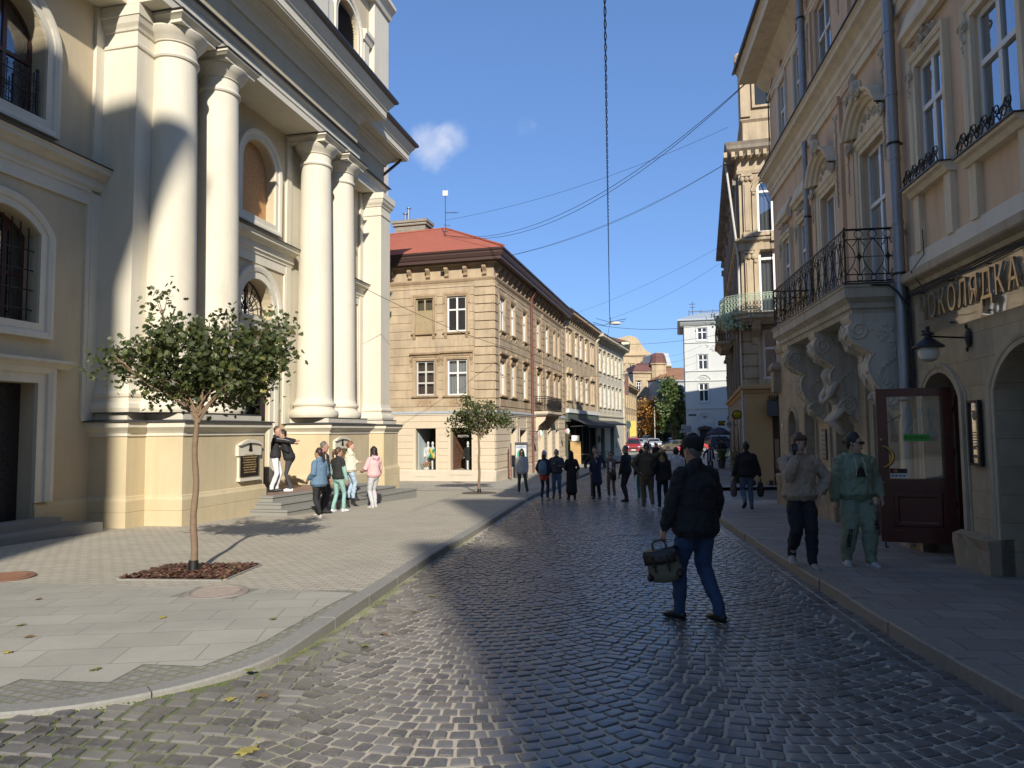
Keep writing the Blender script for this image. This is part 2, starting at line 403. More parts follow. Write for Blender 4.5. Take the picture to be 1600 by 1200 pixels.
M['yel'] = simple('yellow_sign_face', (.75, .68, .02), .45, .05)
def _osb():
    t = NT('osb_board'); v = t.co((1, 1, 1)); x = t.n('ShaderNodeTexVoronoi'); x.inputs['Scale'].default_value = 22; t.l(v, x.inputs['Vector'])
    n = t.noise(v, 60, 4, .7); col = t.mix(x.outputs['Color'], (.46, .23, .09), (.66, .38, .17)); col = t.mix(t.math('MULTIPLY', n, .6), col, (.24, .11, .045))
    t.bsdf(col, .75, n, .3, .004); return t.m
M['osb'] = _osb()
def _rt():
    t = NT('red_roof_tiles'); v = t.co(); n = t.noise(v, 1.2, 6, .6)
    b = t.n('ShaderNodeTexBrick'); b.inputs['Scale'].default_value = 1; b.inputs['Brick Width'].default_value = .3; b.inputs['Row Height'].default_value = .17; b.inputs['Mortar Size'].default_value = .012
    sp = t.n('ShaderNodeSeparateXYZ'); t.l(v, sp.inputs[0]); cb = t.n('ShaderNodeCombineXYZ'); t.l(t.math('ADD', sp.outputs[0], t.math('MULTIPLY', sp.outputs[1], .5)), cb.inputs[0]); t.l(sp.outputs[2], cb.inputs[1])
    t.l(cb.outputs[0], b.inputs['Vector']); b.inputs['Color1'].default_value = (.35, .10, .06, 1); b.inputs['Color2'].default_value = (.41, .12, .07, 1); b.inputs['Mortar'].default_value = (.28, .08, .05, 1)
    t.bsdf(t.mix(n, b.outputs[0], (.30, .09, .055)), .8, b.outputs['Fac'], -.4, .02); return t.m
M['rtile'] = _rt()

# ------------------------------------------------------------------ ground
def sett_mat():
    t = NT('basalt_setts'); v = t.co(); a = t.n('ShaderNodeAttribute', attribute_name='tint')
    n1 = t.noise(v, 35, 5, .65); n2 = t.noise(v, 1.1, 4)
    col = t.mix(a.outputs['Fac'], (.066, .061, .056), (.20, .187, .17))
    col = t.mix(t.math('MULTIPLY', t.ramp(n1, .4, .7), .5), col, (.21, .205, .197))
    sp = t.n('ShaderNodeSeparateXYZ'); t.l(v, sp.inputs[0])
    lf = t.math('MULTIPLY', t.ramp(t.math('MULTIPLY', sp.outputs[0], -1), .2, .5), 0)
    col = t.mix(t.math('MULTIPLY', t.ramp(n2, .5, .75), .3), col, (.21, .195, .165))
    rg = t.math('ADD', t.math('MULTIPLY', n1, .26), .20)
    t.bsdf(col, rg, n1, .35, .004, Specular_IOR_Level=.55); return t.m
def joint_mat():
    t = NT('sandy_joints'); v = t.co(); n1 = t.noise(v, 60, 4, .7); n2 = t.noise(v, 2.2, 5, .65)
    sp = t.n('ShaderNodeSeparateXYZ'); t.l(v, sp.inputs[0])
    col = t.mix(n1, (.38, .33, .25), (.58, .52, .42))
    # moss grows in the joints towards the left kerb
    edge = t.math('ADD', t.math('MULTIPLY', sp.outputs[0], -.55), t.math('MULTIPLY', n2, 1.5))
    f = t.ramp(edge, 1.22, 1.9) if False else t.math('MULTIPLY', t.math('SMOOTHSTEP', edge, 0) if False else t.math('MINIMUM', t.math('MAXIMUM', t.math('MULTIPLY', t.math('SUBTRACT', edge, 1.3), 1.6), 0), 1), .85)
    col = t.mix(f, col, t.mix(n1, (.045, .075, .012), (.13, .16, .03)))
    t.bsdf(col, .95, n1, .8, .008); return t.m
def far_sett_mat():
    return brickmat('far_setts', (.06, .06, .062), (.10, .10, .10), (.20, .18, .14), .15, .12, .012, .1, .5, .3, .45)
M['sett'] = sett_mat(); M['joint'] = joint_mat(); M['farsett'] = far_sett_mat()
M['paver'] = brickmat('small_concrete_pavers', (.38, .345, .27), (.46, .415, .325), (.15, .13, .10), .205, .105, .007, R(14), .6, .35, .85, .5)
M['slab'] = brickmat('granite_slabs', (.325, .305, .25), (.385, .362, .30), (.15, .14, .115), .64, .40, .005, R(-6), .35, .5, .8, .42)
M['rslab'] = brickmat('worn_pavement_slabs', (.21, .185, .16), (.29, .26, .22), (.095, .083, .07), .52, .36, .008, R(9), .5, .4, .75)
M['cob'] = brickmat('small_dark_cobbles', (.20, .195, .17), (.30, .29, .255), (.20, .19, .11), .10, .085, .014, R(20), .9, .5, .85)
M['kerb'] = simple('granite_kerb', (.255, .245, .215), .75, .3, 30, .35)
M['kerbr'] = simple('worn_granite_kerb', (.25, .22, .175), .7, .35, 20, .5)

def sheet(name, xa, xb, Ys, dz, mat, nx=6):
    m = MB(); rows = []
    for Y in Ys:
        a, b = xa(Y), xb(Y); rows.append([m.p(a + (b - a) * i / nx, Y, gz(Y) + dz) for i in range(nx + 1)])
    for A, B in zip(rows, rows[1:]):
        for i in range(nx): m.face((A[i], A[i + 1], B[i + 1], B[i]))
    return struct(m.build(name, mat, recalc=False))
def frange(a, b, st):
    o = [a]
    while o[-1] < b - 1e-6: o.append(min(b, o[-1] + st))
    return o
M['earth'] = simple('far_ground', (.16, .15, .13), .9, .3, .3)
sheet('ground', lambda Y: -400, lambda Y: 400, [-120, -60, -20, 0, 15, 30, 60, 90, 110, 150, 260, 420], -.06, M['earth'], 2)
sheet('road', lambda Y: max(-2.6, kl(Y) - .02) if Y < 8 else kl(Y) - .02, lambda Y: kr(Y) + .02, frange(-30, 47, .25), -.002, M['joint'], 4)
sheet('far_road', lambda Y: kl(Y) - .02, lambda Y: kr(Y) + .02, frange(46.9, 130, 3), -.002, M['farsett'], 4)
sheet('back_road', lambda Y: -40, lambda Y: -2.5 if Y > 0 else 1.9, frange(-30, 4.9, .5), -.008, M['joint'], 6)

def slim(y): return max(kl(y) + .36 if y > 4.75 else -9, lerp_tab([(2, -1.25), (3, -1.35), (5, -1.5), (6.5, -1.40), (8, -1.25), (9, -9)], y))
def build_setts():
    """basalt setts laid in segmental arcs: every sett is a bevelled block standing a little proud of the sandy joints"""
    V = []; F = []; T = []; r = random.Random(3)
    bay = 2.2; row = .125; sag = .40
    y = -.5
    k = 0
    rowsY = []
    while y < 47: rowsY.append(y); y += row
    for ri, y0 in enumerate(rowsY):
        far = y0 > 22
        xa = -3.2 if y0 < 7 else kl(y0) - .2; xb = kr(y0 + .3) + .2
        b0 = math.floor((xa + 1.46) / bay); b1 = math.ceil((xb + 1.46) / bay)
        for b in range(b0, b1):
            n = 18
            off = r.uniform(-.25, .25) if ri % 2 else r.uniform(-.25, .25) + .5
            jl, jr = [random.Random(ri * 977 + q * 31).uniform(-.032, .032) for q in (b, b + 1)]
            edges = [jl] + [e for e in [(i + off + r.uniform(-.13, .13)) / n for i in range(0, n + 1)] if jl + .03 < e < 1 + jr - .03] + [1 + jr]
            for e0, e1 in zip(edges, edges[1:]):
                if e1 - e0 < .022: continue
                def P(e, dy):
                    t = max(-1, min(1, 2 * e - 1)); s_ = sag * (t * t) - sag * .5 + .02 * math.sin(7 * b + ri * .21)
                    th = math.atan(4 * sag * t / bay); d_ = (dy - row / 2) * math.cos(th)
                    return (-1.46 + (b + e) * bay - math.sin(th) * d_, y0 + s_ + row / 2 + math.cos(th) * d_)
                g = .0085 + r.random() * .005
                gg = g / bay
                if e1 - e0 < 2 * gg + .01: continue
                q = [P(e0 + gg, g), P(e1 - gg, g), P(e1 - gg, row - g), P(e0 + gg, row - g)]
                q = [(x + r.uniform(-.006, .006), yy + r.uniform(-.006, .006)) for x, yy in q]
                cx = sum(p[0] for p in q) / 4; cy = sum(p[1] for p in q) / 4
                if cy > 4.75 and not (kl(cy) + .09 < cx < kr(cy) - .21): continue
                if cy <= 4.75 and cx > kr(cy) - .21: continue
                if cy <= 4.75 and cx < -3.3 and cy > 4.0 + (cx + 8) * .159 - .1: continue
                # the part next to the left kerb is laid in straight coarse rows instead
                if cx < slim(cy) - .05 and cy > 2.0: continue
                h = .008 + r.uniform(-.004, .004); tx = r.uniform(-.03, .03); ty = r.uniform(-.03, .03)
                add_sett(V, F, T, q, h, tx, ty, r)
    # straight rows of bigger setts by the left kerb
    y = .9
    while y < 25:
        x = -6.0 + r.uniform(0, .2)
        while x < max(slim(y), slim(y + .16 * 3)) + .6:
            w = r.uniform(.13, .2)
            sl = -.16
            q = [(x + .014, y + .013 + sl * (x)), (x + w - .014, y + .013 + sl * (x + w)), (x + w - .014, y + .128 + sl * (x + w)), (x + .014, y + .128 + sl * (x))]
            q = [(a + r.uniform(-.009, .009), b_ + r.uniform(-.009, .009)) for a, b_ in q]
            cx = sum(p[0] for p in q) / 4; cy = sum(p[1] for p in q) / 4
            lim = slim(cy)
            ok = (kl(cy) + .1 < cx < lim) if cy > 4.75 else (cx < lim and (cy < 4.0 + (cx + 8) * .159 - .09 if cx < -3.3 else True))
            if ok and cy > 1.5: add_sett(V, F, T, q, .008 + r.uniform(-.004, .004), r.uniform(-.012, .012), r.uniform(-.012, .012), r)
            x += w
        y += .14
    # gutter rows beside the right kerb run along it
    y = -2.0
    while y < 47:
        l_ = r.uniform(.14, .2)
        for j in range(2):
            x0 = kr(y) - .265 + j * .13; x1 = kr(y + l_) - .265 + j * .13
            q = [(x0 + .008, y + .008), (x0 + .122, y + .008), (x1 + .122, y + l_ - .008), (x1 + .008, y + l_ - .008)]
            add_sett(V, F, T, [(a + r.uniform(-.005, .005), b_) for a, b_ in q], .008 + r.uniform(-.003, .003), 0, 0, r)
        y += l_
    me = bpy.data.meshes.new('setts'); me.from_pydata(V, [], F); me.materials.append(M['sett'])
    at = me.attributes.new('tint', 'FLOAT', 'FACE'); at.data.foreach_set('value', T)
    me.update(); o = bpy.data.objects.new('road_setts', me); COL.objects.link(o); return struct(o)
def add_sett(V, F, T, q, h, tx, ty, r):
    cx = sum(p[0] for p in q) / 4; cy = sum(p[1] for p in q) / 4; g = gz(cy); i = len(V); tint = min(1, max(0, r.gauss(.42, .3)))
    if cy < 14:          # near setts have worn, rounded corners
        o = []
        for k in range(4):
            p, a, b = q[k], q[k - 1], q[(k + 1) % 4]
            for c in (a, b):
                L = math.hypot(c[0] - p[0], c[1] - p[1]); t = min(.4, r.uniform(.006, .015) / L); o.append((p[0] + (c[0] - p[0]) * t + r.uniform(-.002, .002), p[1] + (c[1] - p[1]) * t + r.uniform(-.002, .002)))
        q = o
    n = len(q); ins = .010
    for x, y in q: V.append((x, y, gz(y) - .012))
    for x, y in q: V.append((x, y, gz(y) + h * .45))
    for x, y in q:
        dx, dy = cx - x, cy - y; k = ins / math.hypot(dx, dy); x2, y2 = x + dx * k, y + dy * k
        V.append((x2, y2, gz(y2) + h + tx * (x2 - cx) + ty * (y2 - cy)))
    V.append((cx, cy, g + h + .0018))
    for k in range(n):
        m_ = (k + 1) % n
        F.append((i + k, i + m_, i + n + m_, i + n + k)); F.append((i + n + k, i + n + m_, i + 2 * n + m_, i + 2 * n + k)); F.append((i + 2 * n + k, i + 2 * n + m_, i + 3 * n)); T.extend((tint,) * 3)
build_setts()

KH = .11
def kh(Y): return lerp_tab([(4.74, .022), (5.2, .03), (6.6, .10), (7.6, KH)], Y)
def ph(x, y): return kh(y - .159 * min(0, x + 3.34))
# kerb line of the left pavement as a smooth path, with its inner edge
def smooth(P, k=6):
    out = []
    for i in range(len(P) - 1):
        p0, p1, p2, p3 = [Vector(P[min(max(j, 0), len(P) - 1)]) for j in (i - 1, i, i + 1, i + 2)]
        for q in range(k):
            t = q / k; out.append(.5 * ((2 * p1) + (p2 - p0) * t + (2 * p0 - 5 * p1 + 4 * p2 - p3) * t * t + (3 * p1 - p0 - 3 * p2 + p3) * t ** 3))
    return out + [Vector(P[-1])]
KP = smooth([(-14, 3.05), (-9, 3.84), (-6, 4.32), (-4.2, 4.60)] + [(x, y) for y, x in KL if 4.7 < y < 62])
def inner(P, d):
    out = []
    for i, p in enumerate(P):
        t = (P[min(i + 1, len(P) - 1)] - P[max(i - 1, 0)]).normalized(); out.append(p + Vector((-t.y, t.x)) * d)
    return out
KI = inner(KP, .17)
sheet('pavement', lambda Y: -30, lambda Y: kl(Y) - .15, frange(7.2, 46, .5), KH - .004, M['paver'], 6)
def poly_sheet(name, pts, dz, mat, flat=False):
    bm = bmesh.new(); bm.faces.new([bm.verts.new((x, y, 0)) for x, y in pts])
    for yy in (4.9, 5.2, 5.6, 6.0, 6.6, 7.1, 7.6):
        for no, co in (((0, 1, 0), (0, yy, 0)), ((-.159, 1, 0), (-3.34, yy, 0))): bmesh.ops.bisect_plane(bm, geom=bm.verts[:] + bm.edges[:] + bm.faces[:], plane_co=co, plane_no=no)
    bmesh.ops.bisect_plane(bm, geom=bm.verts[:] + bm.edges[:] + bm.faces[:], plane_co=(-3.34, 0, 0), plane_no=(1, 0, 0))
    for v in bm.verts: v.co.z = gz(v.co.y) + ph(v.co.x, v.co.y) + dz
    bmesh.ops.recalc_face_normals(bm, faces=bm.faces); me = bpy.data.meshes.new(name); bm.to_mesh(me); bm.free(); me.materials.append(mat); o = bpy.data.objects.new(name, me); COL.objects.link(o); return struct(o)
def edgeY(x): return 9.0 - (x + 6.41) * .166
poly_sheet('cobble_border', [(p.x, p.y) for p in KI if p.y < 8.3] + [(-1.9, 8.3), (-14, 8.3)], .0, M['cob'])
st = [(-14, 3.9), (-9, 4.32), (-4.75, 4.92), (-4.68, 5.18), (-3.72, 5.05), (-3.65, 5.38), (-2.95, 5.30), (-2.9, 5.68), (-2.42, 5.62), (-2.14, 6.2), (-2.02, 6.8), (-1.92, 7.5), (-1.80, 8.12)]
poly_sheet('stone_slabs', st + [(-2.95, 8.42), (-3.05, 7.86), (-3.8, 7.98), (-3.72, 8.55), (-14, edgeY(-14))], .005, M['slab'])
poly_sheet('manhole_cobbles', [(-2.95, 8.43), (-3.05, 7.85), (-3.81, 7.97), (-3.73, 8.56)], .002, M['cob'])
# kerbs
def kerb(name, tab, side, w, hfun, mat, Ys, seg):
    m = MB(); y = Ys[0]; r = random.Random(5)
    while y < Ys[1]:
        y2 = min(Ys[1], y + seg * r.uniform(.85, 1.15)); n = max(2, int((y2 - y) / .15)); lp = []
        jit = r.uniform(-.008, .008)
        for i in range(n + 1):
            t = y + .004 + (y2 - y - .008) * i / n; x = tab(t) + jit; h = hfun(t) + jit * .6; g = gz(t)
            lp.append([(x, t, g - .05), (x, t, g + h - .015), (x + side * .015, t, g + h), (x + side * w, t, g + h), (x + side * w, t, g - .05)])
        m.loops(lp); y = y2
    return struct(m.build(name, mat))
m = MB(); r = random.Random(5); i = 0
while i < len(KP) - 1:
    L = 0; j = i
    while j < len(KP) - 1 and L < .95: L += (KP[j + 1] - KP[j]).length; j += 1
    d = r.uniform(-.004, .004); k1 = inner(KP, .015); lp = []
    for k in range(i, j + 1):
        a, b, c = KP[k], k1[k], KI[k]
        if k == i: a, b, c = [p.lerp(q, .010 / max(.01, (KP[i + 1] - KP[i]).length)) for p, q in ((a, KP[k + 1]), (b, k1[k + 1]), (c, KI[k + 1]))]
        g = gz(a.y); h = ph(a.x, a.y) + .006 + d
        lp.append([(a.x, a.y, g - .05), (a.x, a.y, g + h - .014), (b.x, b.y, g + h), (c.x, c.y, gz(c.y) + h), (c.x, c.y, g - .05)])
    m.loops(lp); i = j
struct(m.build('left_kerb', M['kerb']))
kerb('right_kerb', kr, 1, .19, lambda t: .125, M['kerbr'], (-3, 21.6), 1.15)
kerb('right_kerb', kr, 1, .19, lambda t: .125, M['kerbr'], (28.6, 60), 1.3)
sheet('right_pavement', lambda Y: kr(Y) + .18, lambda Y: 26 if Y > 21 else kr(Y) + 4, frange(-6, 21.6, .5), .12, M['rslab'], 4)
sheet('far_right_pavement', lambda Y: kr(Y) + .18, lambda Y: 60, frange(28.6, 60, 1), .12, M['rslab'], 4)
sheet('side_street', lambda Y: kr(Y) - .1, lambda Y: 60, frange(21.4, 28.8, .7), -.003, M['farsett'], 4)
# asphalt forecourt to the shop, then the far carriageway
sheet('shop_pavement', lambda Y: -30, lambda Y: kl(Y) - .16, frange(28.6, 110, 1.5), KH + .006, M['slab'], 4)

# tree pit, manhole
def mulch(cx, cy, pts):
    m = MB(); r = random.Random(9)
    poly = [Vector(p) for p in pts]
    def inside(x, y):
        c = False
        for i in range(len(poly)):
            a, b = poly[i - 1], poly[i]
            if (a.y > y) != (b.y > y) and x < (b.x - a.x) * (y - a.y) / (b.y - a.y) + a.x: c = not c
        return c
    xs = [p.x for p in poly]; ys = [p.y for p in poly]
    m.poly([(x, y, gz(y) + KH + .008) for x, y in pts])
    for i in range(2600):
        x, y = r.uniform(min(xs), max(xs)), r.uniform(min(ys), max(ys))
        if not inside(x, y): continue
        L, w = r.uniform(.02, .05), r.uniform(.008, .018); a = r.uniform(0, 6.3); z = gz(y) + KH + .012 + r.random() * .03; t = r.uniform(-.015, .015)
        dx, dy = math.cos(a) * L, math.sin(a) * L; ex, ey = -math.sin(a) * w, math.cos(a) * w
        m.cur = r.choice((0, 0, 1, 2, 2, 3)) if r.random() < .97 else 4
        m.poly([(x - dx - ex, y - dy - ey, z - t), (x + dx - ex, y + dy - ey, z + t), (x + dx + ex, y + dy + ey, z + t), (x - dx + ex, y - dy + ey, z - t)])
    o = m.build('bark_mulch', [simple('mulch_a', (.11, .042, .026)), simple('mulch_b', (.17, .07, .04)), simple('mulch_c', (.06, .028, .02)), simple('mulch_d', (.22, .11, .07)), simple('mulch_leaf', (.10, .14, .03))], recalc=False)
    struct(o, 'stuff')
mulch(-4.28, 9.63, [(-5.0, 9.15), (-4.85, 10.2), (-3.6, 10.18), (-3.64, 9.03)])
m = MB()
for a, b in zip([(-5.0, 9.15), (-4.85, 10.2), (-3.6, 10.18), (-3.64, 9.03)], [(-4.85, 10.2), (-3.6, 10.18), (-3.64, 9.03), (-5.0, 9.15)]):
    d = Vector((b[0] - a[0], b[1] - a[1])).normalized(); n = Vector((d.y, -d.x)) * -.05
    m.loops([[(p[0], p[1], gz(p[1]) + .05), (p[0], p[1], gz(p[1]) + KH + .012), (p[0] + n.x, p[1] + n.y, gz(p[1]) + KH + .012), (p[0] + n.x, p[1] + n.y, gz(p[1]) + .05)] for p in (a, b)])
struct(m.build('tree_pit_kerb', M['kerb']))
def manhole(x, y, label, mt):
    m = MB(); z = gz(y) + KH + .006
    prof = [(.0, .012), (.26, .012), (.27, .004), (.285, .004), (.29, .014), (.34, .012), (.35, .0)]
    m.lathe(x, y, [(max(r_, .002), z + h) for r_, h in prof], 32)
    for i in range(-5, 6):
        L = math.sqrt(max(0, .25 ** 2 - (i * .045) ** 2)); m.box(x - L, x + L, y + i * .045 - .008, y + i * .045 + .008, z + .010, z + .016)
    return tag(m.build('manhole_cover', mt), label, 'manhole cover')
manhole(-3.38, 8.22, 'round dull pinkish grey manhole cover among the granite slabs by the tree pit', simple('rusty_cast_iron', (.27, .225, .19), .7, .3, 30))
manhole(-6.6, 9.35, 'rust red manhole cover at the edge of the church shadow', simple('rust_red_iron', (.20, .10, .06), .8, .4, 25))
# fallen leaves
def leaf_pts(s):
    base = [(0, -.5), (.12, -.32), (.45, -.36), (.38, -.12), (.62, .12), (.32, .14), (.3, .32), (.12, .22), (0, .62), (-.12, .22), (-.3, .32), (-.32, .14), (-.62, .12), (-.38, -.12), (-.45, -.36), (-.12, -.32)]
    return [(x * s, y * s) for x, y in base]
_lm = [simple('dry_leaf_yellow', (.36, .30, .07), .8), simple('dry_leaf_green', (.20, .21, .05), .8), simple('dry_leaf_brown', (.20, .12, .05), .8)]
def fallen(x, y, s, base, i, label):
    m = MB(); r = random.Random(i * 13 + 1); a = r.uniform(0, 6.3)
    pts = [(px * math.cos(a) - py * math.sin(a), px * math.sin(a) + py * math.cos(a)) for px, py in leaf_pts(s)]
    m.poly([(x + px, y + py, gz(y) + (ph(x, y) + .007 if base > .05 else base) + .003 + .012 * abs(math.sin(px * 40 + i))) for px, py in pts])
    return tag(m.build('fallen_leaf', _lm[i % 3], recalc=False), label, 'fallen leaf', 'fallen leaves')
for i, (x, y, b) in enumerate([(-1.52, 4.15, 0.01), (-4.6, 6.75, KH), (-4.25, 6.35, KH), (-4.15, 5.95, KH), (-3.2, 5.55, KH), (-1.75, 5.05, .01), (-1.95, 5.0, .01), (-1.3, 6.3, .01), (-1.2, 6.7, .01), (-3.4, 7.0, KH), (-2.3, 6.9, KH), (-1.05, 7.6, .01), (-.95, 8.4, .01), (-.3, 12.5, .01), (-.35, 13.2, .01), (-.2, 12.9, .01), (-2.0, 5.5, KH), (-5.2, 7.9, KH)]):
    fallen(x, y, .085 if i else .13, b, i, ['yellow', 'greenish', 'brown'][i % 3] + ' fallen maple leaf lying on the ' + ('stone slabs' if b > .05 else 'setts along the left kerb') if i else 'large yellow fallen maple leaf on the mossy setts, nearest to the viewer')
# moss tufts in the near joints
m = MB(); r = random.Random(21)
for i in range(5200):
    if i < 3400: x = r.uniform(-3.6, -1.2); y = r.uniform(2.9, 4.9)
    else: y = r.uniform(4.8, 14); x = kl(y) + abs(r.gauss(.03, .05)) + .01
    if y > 4.0 + (x + 8) * .159 - .1 and x < -3.3: continue
    if x < kl(y) + .02 and y > 4.6: continue
    if math.sin(x * 4.1 + 1) + math.sin(y * 5.3 + x * 2) < r.uniform(-.4, 1.6) and i < 3400: continue
    h = r.uniform(.006, .016); a = r.uniform(0, 6.3); z = gz(y) - .004; m.cur = r.randint(0, 1)
    m.poly([(x - math.cos(a) * .007, y - math.sin(a) * .007, z), (x + math.cos(a) * .007, y + math.sin(a) * .007, z), (x + r.uniform(-.008, .008), y + r.uniform(-.008, .008), z + h)])
struct(m.build('moss', [simple('moss_a', (.10, .14, .02), .9), simple('moss_b', (.17, .19, .035), .9)], recalc=False), 'stuff')
# ------------------------------------------------------------------ church
CH = Facade('church', -7.26, 15.69, -.35, 12.7, 1, 'cream and yellow baroque church with giant paired columns, left of the street', 'church')
mk = CH.mb; root = CH.root
BAYS = [(-3.72, -1.98), (4.15, 5.89)]      # left wall bay, portal bay
NL, ND = -1.92, -1.45
# walls
def church_wall(n, u0, u1, w0, w1, door, fan):
    hs = [(w0, w1, 8.15, 9.75, .75, .42)]
    if fan: hs += [(w0 + .0, w1, 5.15, 5.45, .84, .45), (4.3, 5.72, -.2, 4.75, 0, .5)]
    else: hs += [(w0, w1, 3.95, 5.75, .40, .42), (w0 + .1, w1 + .02, -.2, 2.75, 0, .45)]
    m = mk(); m.wall(u0, u1, -1.2, 11.5, n, hs); return m.build('wall', M['cream'], root)
church_wall(NL, -14, -.5, -3.72, -1.98, True, False)
church_wall(ND, 3.1, 6.95, 4.15, 5.89, True, True)
m = mk(); m.wall(9.5, 12.6, -1.2, 11.5, ND - .1, [(10.2, 11.3, 8.15, 9.6, .55, .4), (10.2, 11.3, 3.0, 6.3, .5, .4)]); m.build('wall', M['cream'], root)
m = mk(); m.box(-14, 13.4, -14, -4.2, -1, 13.2); m.build('nave_wall', M['cream'], root)
m = mk(); m.box(13.38, 13.4, -4.2, -.75, -1, 11.3); m.box(-14.2, -14, -14, -1.92, -1, 13); m.build('end_wall', M['cream'], root)
m = mk()
for u, n0 in ((3.12, ND), (6.92, ND), (9.53, ND - .1)): m.box(u - .02, u + .02, -2.2, n0, -1, 11.5)
m.box(6.9, 9.5, -2.0, -1.42, -1, 11.5); m.box(-.5, 3.14, -2.0, -1.42, -1, 11.5); m.build('return_wall', M['pale'], root)
# plinths with their mouldings
P1 = [(-14.2, -2.3), (-14.2, NL + .04), (-3.75, NL + .04), (-3.75, NL - .3), (-1.95, NL - .3), (-1.95, NL + .04), (-.56, NL + .04), (-.56, -.95), (0, -.95), (0, 0), (3.18, 0), (3.18, -2.3)]
PP = [[(-.56, -2.3), (-.56, -.95), (0, -.95), (0, 0), (3.18, 0), (3.18, -2.3)], [(6.84, -2.3), (6.84, 0), (9.85, 0), (9.85, -2.3)], [(12.35, -4), (12.35, -.5), (13.8, -.5), (13.8, -4)]]
for i, p in enumerate(PP):
    m = mk(); m.plan(p, [(.06, -1.3), (.06, .02), (.048, .03), (.06, .04), (.06, .27), (.035, .33), (.03, .36), (0, .375), (0, 1.66)]); m.build('plinth', M['yellow'], root)
    m = mk(); m.plan(p, [(.0, 1.66), (.03, 1.67), (.03, 1.73), (.07, 1.78), (.14, 1.85), (.15, 1.86), (.15, 1.975)]); m.build('plinth_cornice', M['pale'], root)
    m = mk(); m.plan(p, [(.20, 1.975), (.20, 2.005), (-.02, 2.03)]); m.build('flashing', M['slate'], root)
    m = mk(); m.plan(p, [(-.05, 2.0), (-.05, 2.175)]); m.build('column_block', M['basew'], root)
    m = mk(); m.plan(p, [(-.035, 2.172), (-.035, 2.192)]); m.build('flashing', M['slate'], root)
# base course along recessed walls
for (u0, u1, n) in ((-14, -3.75, NL), (-1.93, -.5, NL), (3.2, 4.25, ND), (5.77, 6.85, ND), (9.8, 12.4, ND - .1)):
    m = mk(); m.ext_u([(n - .1, -1.2), (n + .07, -1.2), (n + .07, .26), (n + .04, .33), (n + .02, .36), (n - .1, .37)], u0, u1); m.build('base_course', M['yellow'], root)
# columns
colprof = [(.74, 2.19), (.765, 2.24), (.775, 2.31), (.755, 2.39), (.71, 2.43), (.66, 2.44), (.635, 2.50), (.635, 2.54), (.67, 2.56), (.685, 2.61), (.67, 2.66), (.62, 2.675), (.61, 2.72), (.585, 2.76), (.57, 2.85), (.56, 3.2)]
colprof += [(.56 - .085 * ((z - 3.2) / 7.2) ** 1.6, z) for z in (4, 5, 6, 7, 8, 9, 9.8, 10.38)]
capprof = [(.475, 10.38), (.51, 10.40), (.53, 10.44), (.52, 10.49), (.49, 10.50), (.478, 10.52), (.478, 10.76), (.51, 10.77), (.52, 10.80), (.53, 10.81), (.55, 10.85), (.60, 10.90), (.66, 10.98), (.69, 11.04), (.69, 11.07), (.5, 11.08)]
UC = [.45, 2.12, 7.28, 9.0]; NC = -.76
for u in UC:
    c = mk(); c.lathe(u, NC, colprof, 48); co = c.build('column', M['pale'], root, 25)
    c = mk(); c.lathe(u, NC, capprof, 48); sq = [(u - .62, NC - .62), (u + .62, NC - .62), (u + .62, NC + .62), (u - .62, NC + .62)]
    c.plan(sq, [(0, 11.07), (0, 11.14), (.03, 11.16), (.09, 11.23), (.10, 11.235), (.10, 11.30)]); c.build('capital', M['pale'], co, 25)
    c = mk(); c.plan(sq, [(.14, 11.30), (.14, 11.315)]); c.build('flashing', M['slate'], co)
# pilasters
PB = [(.11, 2.19), (.13, 2.28), (.11, 2.38), (.06, 2.42), (.05, 2.5), (.08, 2.54), (.085, 2.6), (.04, 2.66), (.02, 2.72), (0, 2.8), (0, 10.38), (.03, 10.40), (.04, 10.46), (0, 10.50), (0, 10.76), (.03, 10.78), (.05, 10.84), (.10, 10.92), (.14, 11.05), (.16, 11.06), (.16, 11.30)]
for p in ([(-.52, -2), (-.52, -.98), (.05, -.98), (.05, -1.6), (.05, -2)], [(12.5, -3), (12.5, -.70), (13.42, -.70), (13.42, -3)]):
    m = mk(); m.plan(p, PB); m.build('pilaster', M['pale'], root)
m = mk()
for (u0, u1, n) in ((-.75, -.5, NL + .08), (3.18, 3.45, ND + .07), (6.55, 6.84, ND + .07), (9.5, 9.75, ND), (12.2, 12.52, ND)): m.box(u0, u1, n - .4, n, 2.0, 11.31)
m.build('pilaster_strip', M['pale'], root)
# entablature
EP = [(-14.3, -5), (-14.3, -1.15), (-.66, -1.15), (-.66, -.28), (9.5, -.28), (9.5, -.95), (13.5, -.95), (13.5, -10), (-13, -10)]
m = mk(); m.plan(EP, [(-.6, 11.32), (0, 11.32), (0, 11.52), (.025, 11.53), (.025, 11.72), (.05, 11.74), (.10, 11.80), (.11, 11.86)]); m.build('architrave', M['pale'], root)
m = mk(); m.plan(EP, [(.2, 11.86), (.2, 11.885), (.0, 11.92)]); m.build('flashing', M['slate'], root)
m = mk(); m.plan(EP, [(-.04, 11.9), (-.04, 12.78)]); m.build('frieze', M['cream'], root)
m = mk(); m.plan(EP, [(-.04, 12.76), (.03, 12.78), (.05, 12.86), (.14, 12.97), (.24, 13.02), (.25, 13.10), (.33, 13.12), (.36, 13.17), (.40, 13.18), (.40, 13.22), (.72, 13.22), (.72, 13.26), (.75, 13.28), (.75, 13.5), (.80, 13.54), (.80, 13.58), (.86, 13.68), (.95, 13.80), (.97, 13.86), (.97, 13.9)]); m.build('cornice', M['pale'], root)
m = mk(); m.plan(EP, [(.99, 13.88), (1.07, 13.91), (1.10, 13.98), (1.09, 14.03), (.9, 14.05)]); m.build('gutter', M['gutter'], root)
